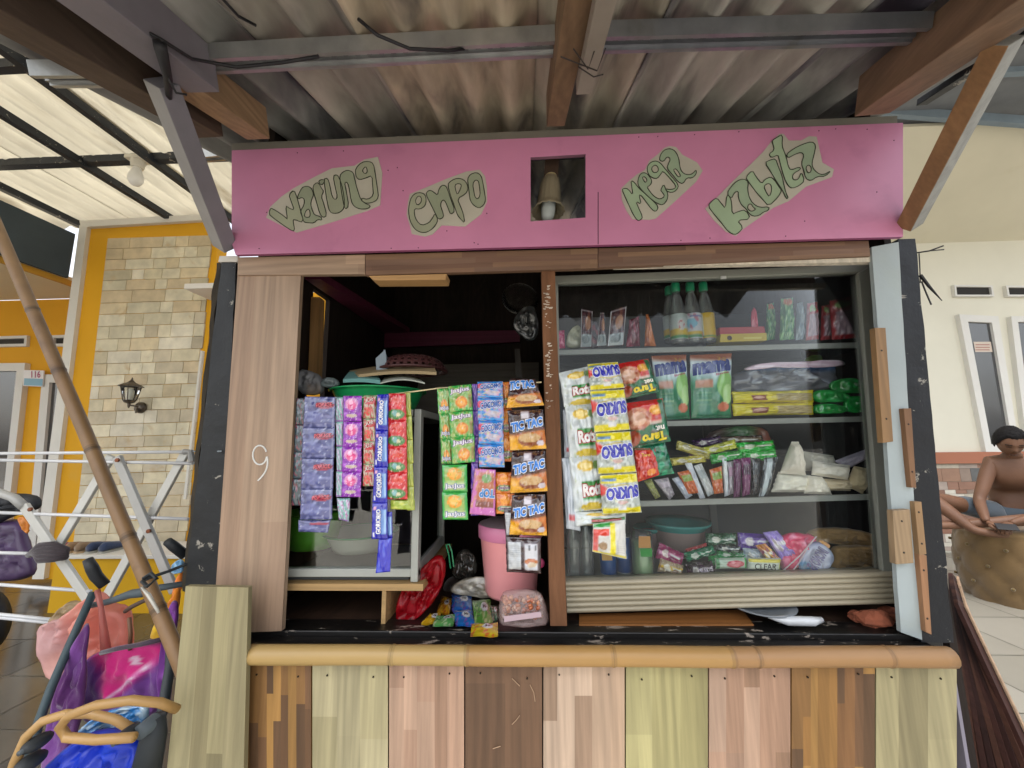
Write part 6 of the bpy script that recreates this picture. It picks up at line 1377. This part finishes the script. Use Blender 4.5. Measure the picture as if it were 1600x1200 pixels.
def page(name, lb_, cat, pts, Y0, Y1, col, th=.004, curl=.0, mt='matte'):
    """a flat thing lying on top: front edge from pts[0]-pts[1] at Y0, back edge pts[3]-pts[2] at Y1"""
    a, c_ = P(*pts[0], Y0), P(*pts[1], Y0); d_, e = P(*pts[3], Y1), P(*pts[2], Y1); b = MB(col); n = 12; m = 6; vs = []
    for k in (0, 1):
        for j in range(m+1):
            for i in range(n+1):
                u, v = i/n, j/m; p = (a*(1-u)+c_*u)*(1-v)+(d_*(1-u)+e*u)*v; vs.append(p+Vector((0, 0, curl*math.sin(u*math.pi)+k*th)))
    K_ = (n+1)*(m+1); f = [(j*(n+1)+i, j*(n+1)+i+1, (j+1)*(n+1)+i+1, (j+1)*(n+1)+i) for j in range(m) for i in range(n)]
    fs = [t_[::-1] for t_ in f]+[tuple(K_+x for x in t_) for t_ in f]
    for i in range(n): fs += [(i, i+1, K_+i+1, K_+i), (m*(n+1)+i+1, m*(n+1)+i, K_+m*(n+1)+i, K_+m*(n+1)+i+1)]
    for j in range(m): fs += [((j+1)*(n+1), j*(n+1), K_+j*(n+1), K_+(j+1)*(n+1)), (j*(n+1)+n, (j+1)*(n+1)+n, K_+(j+1)*(n+1)+n, K_+j*(n+1)+n)]
    b.add(vs, fs); return tag(b.build(name, mt), lb_, cat)
page('tray', 'pale teal tray resting on the green basin', 'tray', [(536, 598), (594, 600), (590, 590), (545, 586)], .10, .2, '#6a9c98', .012, .004)
page('paper_sheet', 'white curved sheet resting on the green basin', 'paper', [(594, 600), (664, 600), (655, 594), (600, 592)], .10, .2, '#b4b8ac', .004, .012)
page('cardboard', 'rolled tan cardboard lying across the green basin', 'cardboard', [(560, 590), (682, 586), (676, 572), (546, 583)], .12, .26, '#a08c68', .010, .008)
b = MB('#8c9aa4'); b.quadbox([(588, 580), (605, 580), (602, 546), (587, 560)], .17, .002); b.hexa([P(605, 580, .17), P(608, 576, .2), P(606, 562, .2), P(599, 546, .17)], [p+Vector((.002, .002, 0)) for p in (P(605, 580, .17), P(608, 576, .2), P(606, 562, .2), P(599, 546, .17))]); tag(b.build('folded_card', 'matte'), 'small folded grey-blue card standing left of the brown basket', 'card')
sv = thing('sieve_basket', 'overturned brown plastic basket with rows of holes on the cardboard', 'basket', tuple(P(645, 575, .24)))
c_ = P(645, 582, .26); n, m = 60, 10; b = MB('#4a2c2c'); vs = []
for j in range(m+1):
    t = math.pi/2*j/m; r, h = .115*math.cos(t*.78)*1.0, .058*math.sin(t)
    for i in range(n): a = 2*math.pi*i/n; vs.append(c_+Vector((r*math.cos(a)*1.05, r*math.sin(a), h)))
fs = []
for j in range(m):
    for i in range(n):
        if 1 <= j <= 5 and (i % 2 == 0) and j % 2 == 1: continue
        fs.append((j*n+i, j*n+(i+1) % n, (j+1)*n+(i+1) % n, (j+1)*n+i))
b.add(vs, fs); o = b.build('mesh_bowl', 'plastic', sv); sl = o.modifiers.new('s', 'SOLIDIFY'); sl.thickness = .003
b = MB('#4a2c2c'); b.lathe([(.118, 0), (.126, .002), (.126, .008), (.116, .008)], c_, 48); b.build('rim', 'plastic', sv, smooth=True)
# hanging lid in the dark
b = MB('#5a5c58'); c_ = P(812, 470, .45); b.lathe([(0, .004), (.05, .0), (.075, .012), (.077, .016), (.05, .006), (0, .01)], c_, 48, (.15, -1, .2)); tag(b.build('pan_lid', 'glass_hazy', None, smooth=True), 'round clear lid hanging in the dark behind the top of the middle post', 'lid')
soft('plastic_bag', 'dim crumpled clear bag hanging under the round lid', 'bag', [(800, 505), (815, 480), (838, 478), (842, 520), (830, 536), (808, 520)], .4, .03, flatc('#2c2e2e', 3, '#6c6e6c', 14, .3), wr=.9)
# red plastic bag
soft('plastic_bag', 'crumpled red plastic bag hanging from the corner of the plywood shelf', 'bag', [(620, 968), (622, 940), (634, 912), (660, 888), (682, 868), (693, 874), (695, 895), (686, 925), (668, 950), (648, 968), (636, 972)], .10, .035, flatc('#a80c1c', 2, '#c42c38', 8, .15), mt='thin_film', wr=.6, wf=8, prof=.35, fold=1.8, rings=18)
# pink bucket with lid
pb = thing('pink_bucket', 'tall pink lidded plastic bucket on the counter', 'bucket', tuple(P(800, 938, .22)))
c_ = Vector((P(798, 900, .20).x, .22, 0)); zb = P(798, 948, .11).z; ztp = P(798, 828, .11).z; r1 = (P(845, 830, .2)-P(745, 830, .2)).length/2*1.02; hh = ztp-zb
c_.z = zb; b = MB('#e89a9c'); n = 48
b.lathe([(0, 0), (r1*.74, 0), (r1*.78, .04*hh), (r1*.93, .82*hh)], c_, 48); b.build('body', 'plastic', pb, smooth=True)
b = MB('#e08ab0'); b.lathe([(r1*.94, .80*hh), (r1*.99, .81*hh), (r1*1.0, hh*.97), (r1*.96, hh)], c_, 48); b.build('lid', 'plastic', pb, smooth=True)
b = MB('#c4b0b6'); b.lathe([(r1*.955, hh*1.002), (r1*.8, hh*1.03), (0, hh*1.05)], c_, 48); b.build('lid_top', 'soft_plastic', pb, smooth=True)
b = MB('#b83c6c')
for s_ in (-1, 1): b.ell(P(790 if s_ < 0 else 846, 868 if s_ < 0 else 880, .14), (.010, .006, .014), 12, 8)
b.build('handle_lug', 'plastic', pb, smooth=True)
# bag of sweets
sw = thing('bag_of_sweets', 'clear bag full of small orange wrapped sweets at the foot of the pink bucket', 'bag', tuple(P(815, 970, .04)))
rn = random.Random(21); b = MB('#b8703c')
for k in range(120):
    x = rn.uniform(786, 846); y = rn.uniform(932, 966); p = P(x, y, rn.uniform(.025, .06)); rot = Matrix.Rotation(rn.uniform(0, 3.1), 3, 'Y') @ Matrix.Rotation(rn.uniform(-.6, .6), 3, 'Z')
    b.ell(p, (.008, .005, .005), 6, 5, rn.choice(['#b8602c', '#c47c4c', '#a8542c', '#c49878', '#b8acA4'.lower()]), rot)
tag(b.build('sweets', 'film', sw, smooth=True), kind='stuff')
puff('clear_wrap', [(780, 974), (783, 934), (792, 922), (840, 922), (850, 940), (857, 972), (840, 978), (800, 978)], .035, .03, flatc('#b8a09c', 3), 3, sw, 'clear_film', wr=.5)
b = MB('#b8a0a8'); b.quadbox([(788, 972), (846, 964), (845, 956), (787, 963)], .0, .001); b.build('paper_strip', 'print', sw)
# sachets lying on the counter
def art_face(c1, c2): return lambda U, V: Art(U, V, c1).blot(4, 12, .15, c2, .8).ell(.62, .6, .2, .22, '#c8ccd0').ell(.57, .62, .05, .08, '#20242c').ell(.68, .62, .05, .08, '#20242c').rect(0, 0, 1, .05, '#c4c8c8', .6).c
for k, (qd, c1, c2, lb_) in enumerate((
    ([(690, 932), (707, 934), (702, 958), (682, 958)], '#a87c14', '#8c3c14', 'yellow-orange sachet lying at the back left of the counter sachets'), ([(672, 958), (690, 957), (682, 974), (658, 974)], '#a88414', '#c4ac3c', 'yellow sachet lying at the front left of the counter sachets'),
    ([(706, 926), (736, 928), (738, 952), (706, 954)], '#1c5ca8', '#5c3c8c', 'upper blue sachet lying on the counter'), ([(708, 954), (738, 953), (742, 976), (712, 976)], '#1c64ac', '#7c4c9c', 'lower blue sachet lying on the counter'),
    ([(682, 962), (712, 960), (708, 976), (676, 976)], '#4c8c4c', '#a8b494', 'small pale green sachet lying in front of the blue ones'), ([(738, 938), (766, 936), (770, 972), (742, 974)], '#4c8434', '#9cb47c', 'green sachet with a white face print lying on the counter'),
    ([(766, 946), (778, 946), (780, 966), (770, 970)], '#34503c', '#8c9c8c', 'dark green sachet beside the bag of sweets'), ([(737, 975), (778, 972), (778, 992), (735, 992)], '#b4a020', '#b84c2c', 'yellow and green sachet hanging over the edge of the counter ledge'))):
    z_ = LEDGE+.004+.002*k; q_ = [PZ(x, y, z_+.006) for x, y in qd]; b = MB(); nu = nv = 18; U, V = np.meshgrid(np.linspace(0, 1, nu+1), np.linspace(0, 1, nv+1)); C = linA(art_face(c1, c2)(U, V)).reshape(-1, 3); vs = []
    for i2, (u, v) in enumerate(zip(U.ravel(), V.ravel())):
        p = q_[0]*(1-u)*v+q_[1]*u*v+q_[2]*u*(1-v)+q_[3]*(1-u)*(1-v); vs.append(p+Vector((0, 0, .005*max(0, 1-abs(2*u-1)**3)*max(0, 1-abs(2*v-1)**3)*(1+.5*nz3(u*6, v*6, k))+.004*nz3(u*2, v*2, k+3))))
    m = nu+1; f = [(j*m+i, j*m+i+1, (j+1)*m+i+1, (j+1)*m+i) for j in range(nv) for i in range(nu)]; b.addc(vs, f, C); b.addc([p-Vector((0, 0, .004)) for p in vs], [t_[::-1] for t_ in f], C)
    tag(b.build('sachet', 'film', None, smooth=True), lb_, 'sachet', 'sachets lying on the counter')
soft('plastic_bag', 'dim clear plastic wrap lying at the back of the counter', 'bag', [(700, 925), (720, 905), (760, 900), (790, 920), (770, 936), (730, 930)], .22, .015, flatc('#6c685c', 3, '#a8a494', 14, .2), wr=.9)
b = MB('#2c8a5c'); b.tube([P(697, 852, .15), P(702, 850, .15), P(706, 862, .15), P(709, 886, .15)], .0022, 6); b.tube([P(697, 852, .15), P(701, 866, .15), P(704, 888, .15)], .0022, 6); tag(b.build('hook', 'plastic'), 'thin green wire loop hanging in the dark beside the red bag', 'hook')
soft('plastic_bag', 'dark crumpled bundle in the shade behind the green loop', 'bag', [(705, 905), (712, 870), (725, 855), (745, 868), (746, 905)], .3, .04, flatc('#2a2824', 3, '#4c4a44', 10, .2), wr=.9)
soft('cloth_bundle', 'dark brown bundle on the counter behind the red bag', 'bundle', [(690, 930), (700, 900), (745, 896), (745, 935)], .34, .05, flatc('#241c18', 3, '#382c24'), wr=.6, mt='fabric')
# ================================================================== LEFT FOREGROUND
tp_ = laminate('tall_plank', [(290, 916), (388, 918), (381, 1190), (262, 1190)], -.085, .014, PAL['green'], 4, (.5, 1.2), None, seed=77, zmin=.01)
tag(tp_, 'tall greenish-beige laminate plank standing upright at the left end of the kiosk counter', 'plank')
pole = bamboo('bamboo_pole', [P(-60, 225, .20), P(135, 680, .06), P(272, 1012, -.05)+Vector((0, 0, 0)), P(300, 1080, -.06)], .0175, [.12, .40, .52, .66, .80, .90], 'bamboo_dark', None, '#7c6040')
tag(pole, 'long brown bamboo pole leaning diagonally at the left of the kiosk', 'pole')
# drying rack
dr = thing('drying_rack', 'white metal folding clothes rack with crossed legs behind the bamboo pole', 'drying rack', tuple(P(150, 935, .45)))
YD = .45
def rod(p0, p1, r, nm, col='#c4c8cc', Y0=YD, Y1=YD, mt='alu'):
    b = MB(col); b.tube([P(*p0, Y0), P(*p1, Y1)], r, 10); return b.build(nm, mt, dr, smooth=True)
for p0, p1 in (((-60, 709), (292, 706)), ((-60, 718), (302, 724)), ((-60, 799), (294, 811)), ((-60, 862), (46, 865)), ((-60, 909), (142, 924)), ((-60, 954), (80, 968)), ((-60, 959), (80, 973))): rod(p0, p1, .0065, 'rod', '#d4d6d8')
def leg(p0, p1, nm='leg', dy=0.0, col='#c2c2bc'):
    b = MB(col); b.beam(P(*p0, YD+dy), P(*p1, YD+dy), .034, .016, (0, 1, 0)); return b.build(nm, 'alu', dr, bevel=.003)
leg((38, 790), (139, 938)); leg((175, 712), (92, 852), dy=.02); leg((183, 714), (273, 925), dy=-.02, col='#aaaaa6'); leg((292, 704), (165, 936), dy=.02)
b = MB('#a8a8a4'); b.tube([P(-30, 765, YD), P(0, 770, YD), P(22, 778, YD), P(38, 792, YD)], .016, 10); b.build('bent_tube', 'alu', dr, smooth=True)
b = MB('#8a8a88'); b.tube([P(288, 706, YD-.02), P(298, 706, YD-.02), P(300, 722, YD-.02)], .012, 8); b.build('hinge', 'alu', dr)
b = MB('#7a4a34')
for p in ((183, 719), (232, 830), (47, 796)): b.lathe([(0, -.004), (.008, -.003), (.008, .004)], P(*p, YD-.04), 12, (0, 1, 0))
b.build('rivets', 'steel', dr)
b = MB('#3c3438')
for k in range(5): b.tube([P(45+k*2, 868-k*2, YD-.04), P(62, 852+k*6, YD-.05), P(84, 850+k*6, YD-.05), P(104, 858+k*3, YD-.03), P(98, 872, YD-.02)], .011, 8)
tag(b.build('cloth_rope', 'fabric', None, smooth=True), 'dark twisted cloth tied round the leg of the drying rack', 'rope')
# stroller
YS_ = -.05
stl = thing('stroller', 'purple and pink baby stroller with dark tube frame and tan padded bar', 'stroller', tuple(P(160, 1190, YS_)))
DF = '#2b3438'
def tb(pts, r, nm, col=DF, mt='rubber', par=None, n=12):
    b = MB(col); b.tube([P(x, y, YS_+dy) for x, y, dy in pts], r, n); return b.build(nm, mt, par or stl, smooth=True)
tb([(146, 925, .15), (110, 1005, .10), (80, 1075, .04), (60, 1130, 0), (40, 1210, -.05)], .010, 'frame_tube', '#34464c')
tb([(268, 985, .15), (266, 1040, .10), (254, 1110, .03), (240, 1160, 0), (222, 1240, -.04)], .012, 'frame_tube', '#2a3236')
tb([(137, 874, .12), (144, 888, .12), (150, 900, .14), (164, 915, .15)], [.012, .015, .015, .014], 'handle_grip', '#22262a')
tb([(262, 846, .10), (272, 854, .12), (290, 868, .14)], [.012, .014, .014], 'handle_grip', '#22262a')
tb([(142, 946, .16), (170, 940, .15), (205, 928, .13), (222, 926, .12), (240, 920, .13), (288, 912, .14)], [.008, .009, .012, .013, .010, .008], 'cross_bar', '#48545a')
tb([(196, 955, .13), (206, 948, .12), (222, 940, .12), (232, 936, .12)], .006, 'strap', '#4c3a30')
tb([(203, 1015, .14), (204, 990, .13), (202, 965, .13)], .005, 'strap', '#6a4a34')
# fabric seat
puff('side_panel', [(134, 976), (140, 988), (133, 1020), (134, 1060), (130, 1100), (122, 1140), (100, 1190), (66, 1220), (70, 1160), (84, 1105), (100, 1050), (118, 1005)], YS_+.10, .02, flatc('#4c1c58', 3, '#6c3c84', 5, .1), 2, stl, 'fabric', wr=.5, prof=.3, fold=1.5, wf=5)
lab(puff('side_panel', [(262, 955), (272, 940), (280, 950), (272, 1010), (266, 1080), (262, 1120), (248, 1100), (252, 1030)], YS_+.12, .02, flatc('#5c2070', 3, '#7c4094', 5, .1), 3, stl, 'fabric', wr=.5, prof=.3, fold=1.5, wf=5), 'right purple side panel')
lab(puff('seat_back', [(126, 1110), (134, 1035), (160, 1018), (205, 1008), (252, 998), (262, 1040), (258, 1080), (240, 1120), (150, 1130)], YS_+.16, .03, lambda U, V: Art(U, V, '#b01468').m((.30-U)*9+2*np.sin(V*5)*.3, '#4c2068').m(((.9*(U-.15)+.12)-V)*9, '#5c2c74').m((1-abs((.9*(U-.15)+.13)-V)*26), '#c4b8c4').m((V-.93)*20, '#3a2c38').ell(.68, .78, .06, .06, '#b898a8').c, 5, stl, 'fabric', wr=.25, rings=22, prof=.3, fold=1.2, wf=4), 'pink and purple seat back')
tb([(158, 1020, .10), (186, 1013, .10), (220, 1007, .10), (252, 999, .10)], .006, 'binding', '#3a2c3a', 'fabric')
# padded bars
tb([(12, 1230, -.10), (24, 1190, -.10), (42, 1150, -.10), (66, 1127, -.09), (100, 1116, -.08), (140, 1115, -.07), (180, 1124, -.06), (208, 1140, -.06)], .0098, 'bumper_bar', '#b08c58', 'bamboo')
tb([(276, 1108, -.06), (250, 1098, -.10), (205, 1094, -.13), (150, 1102, -.14), (108, 1118, -.13), (94, 1136, -.12), (104, 1152, -.12), (150, 1156, -.12), (210, 1152, -.12)], .0098, 'bumper_bar', '#a88450', 'bamboo')
for (x, y, s) in ((58, 1160, .018), (48, 1190, .020), (200, 1146, .016)):
    b = MB('#22282c'); b.ell(P(x, y, YS_-.09), (s, .03, s*.8), 16, 10); b.lathe([(0, -.034), (s*.3, -.033), (s*.3, -.02)], P(x, y, YS_-.09), 14, (0, 1, 0), '#4c5458'); b.build('hinge', 'rubber', stl, smooth=True)
b = MB('#262c30'); b.tube([P(246, 1118, YS_-.05), P(240, 1150, YS_-.05), P(226, 1215, YS_-.05)], [.016, .026, .030], 16); b.lathe([(0, -.048), (.016, -.047), (.018, -.01)], P(248, 1122, YS_-.04), 20, (0, 1, 0), '#4c565c'); b.build('hinge_arm', 'rubber', stl, smooth=True)
soft('plastic_bag', 'large bright blue plastic bag lying on the stroller seat', 'bag', [(60, 1230), (96, 1180), (130, 1150), (170, 1140), (215, 1150), (228, 1180), (222, 1230), (140, 1240)], YS_-.03, .06, flatc('#0c2ca0', 3, '#2444c0', 5, .25), mt='bag_film', wr=.5, wf=4, prof=.3, fold=1.6, rings=20)
soft('plastic_bag', 'crumpled light blue and clear plastic wrap on top of the blue bag', 'bag', [(120, 1150), (150, 1118), (190, 1104), (228, 1100), (232, 1120), (205, 1150), (150, 1165)], YS_+.03, .03, flatc('#2c74b0', 5, '#a8b4b8', 12, .05), mt='film', wr=.8, wf=8, prof=.3, fold=2.2, rings=18)
pbag = soft('plastic_bag', 'pink translucent shopping bag hung from the stroller handle', 'bag', [(68, 978), (82, 972), (110, 962), (138, 935), (160, 925), (172, 945), (200, 948), (203, 1000), (204, 1022), (170, 1030), (130, 1052), (84, 1062), (74, 1010)], YS_+.20, .05, lambda U, V: Art(U, V, '#c88478').m((.42-U)*7, '#c8a4a4').blot(3, 7, .2, '#d09c90', .6).c, mt='thin_film', wr=.4, wf=5, prof=.3, fold=1.5, rings=20)
b = MB('#c87c74'); b.tube([P(152, 922, YS_+.13), P(158, 950, YS_+.12), P(162, 985, YS_+.13), P(166, 1020, YS_+.14)], [.007, .006, .009, .012], 8); b.build('handle', 'thin_film', pbag, smooth=True)
soft('plastic_bag', 'small brownish clear bag behind the stroller handle', 'bag', [(74, 975), (95, 950), (112, 938), (130, 940), (140, 952), (110, 970)], YS_+.26, .02, flatc('#8c7c60', 3, '#a89478'), mt='thin_film', wr=.6)
soft('cloth', 'orange and yellow cloth tucked behind the bamboo pole and stroller', 'cloth', [(236, 1002), (244, 970), (262, 955), (276, 915), (282, 925), (278, 955), (262, 995)], YS_+.20, .02, lambda U, V: Art(U, V, '#c4741c').m((.5-V)*5, '#c8a020').c, mt='fabric', wr=.6)
soft('cloth', 'light blue cloth behind the right stroller grip', 'cloth', [(268, 896), (272, 880), (282, 872), (288, 880), (286, 895)], YS_+.22, .02, flatc('#5c84a4', 3, '#8cacc0'), mt='fabric', wr=.6)
soft('cloth', 'orange strip of cloth between the bamboo pole and the black post', 'cloth', [(270, 930), (276, 905), (286, 890), (286, 915), (278, 935)], YS_+.24, .015, flatc('#c46c24', 3), mt='fabric', wr=.4)
b = MB('#1c2226'); b.tube([P(222, 908, YS_-.02), P(236, 902, YS_-.01), P(262, 893, YS_+.02), P(290, 882, YS_+.06), P(320, 878, YS_+.08)], .004, 8); b.tube([P(222, 908, YS_-.03), P(230, 916, YS_-.04), P(245, 904, YS_-.04), P(236, 896, YS_-.02), P(224, 904, YS_-.02)], .0045, 8)
tag(b.build('tie_wire', 'rubber', None, smooth=True), 'black cord tying the bamboo pole to the kiosk post', 'cord')
b = MB('#a8a498'); b.tube([P(222, 918, YS_-.03), P(232, 930, YS_-.04), P(244, 950, YS_-.045), P(248, 958, YS_-.045)], [.004, .005, .004, .003], 8); tag(b.build('tape', 'film', None, smooth=True), 'strip of clear tape on the lower part of the bamboo pole', 'tape')
# dark seat and purple body at the far left
sct = thing('scooter', 'parked scooter with a dark seat and purple body panel, cut off at the left edge', 'scooter', tuple(P(0, 905, 1.2)))
puff('seat', [(-60, 815), (-60, 778), (0, 772), (45, 772), (60, 778), (62, 792), (50, 798), (20, 806), (-20, 826)], 1.15, .08, flatc('#17191d', 2, '#26282c'), 2, sct, 'rubber', wr=.1)
puff('body_panel', [(-60, 905), (-60, 815), (-20, 822), (20, 812), (36, 818), (44, 850), (55, 880), (52, 898), (20, 906)], 1.18, .08, flatc('#3c2c48', 2, '#4c3c5c'), 3, sct, 'plastic', wr=.2)
puff('tail_light', [(28, 808), (40, 806), (46, 820), (44, 836), (34, 822)], 1.10, .02, flatc('#a8641c'), 3, sct, 'plastic', wr=.05)
b = MB('#18181a'); c_ = P(10, 905, 1.25); b.lathe([(.14, -.05), (.20, -.05), (.22, 0), (.20, .05), (.14, .05), (.14, -.05)], Vector((c_.x-.25, 1.3, .22)), 30, (0, 1, 0)); b.build('wheel', 'rubber', sct, smooth=True)
# wires sticking out on the right
b = MB('#1c1a1c'); b.tube([P(1436, 396, .02), P(1437, 412, .02), P(1438, 442, .02)], .0015, 5); b.tube([P(1432, 395, .02), P(1452, 392, .0), P(1474, 384, -.01)], .0022, 5); b.tube([P(1452, 392, .0), P(1475, 390, -.01)], .0018, 5); b.tube([P(1438, 430, .02), P(1452, 448, .01), P(1472, 470, .0)], [.005, .004, .001], 6); b.tube([P(1440, 440, .02), P(1448, 460, .01), P(1455, 476, .0)], .002, 5); b.build('loose_wires', 'rubber', K)
b = MB('#7c868c'); b.tube([P(302, 705, .2), P(320, 706, .08), P(345, 705, -.01)], .0025, 6); b.tube([P(316, 706, .05), P(318, 720, .02), P(320, 726, .02)], .005, 6); b.build('tie_string', 'rubber', K)
for o in bpy.data.objects:
    if '_w' in o: del o['_w']
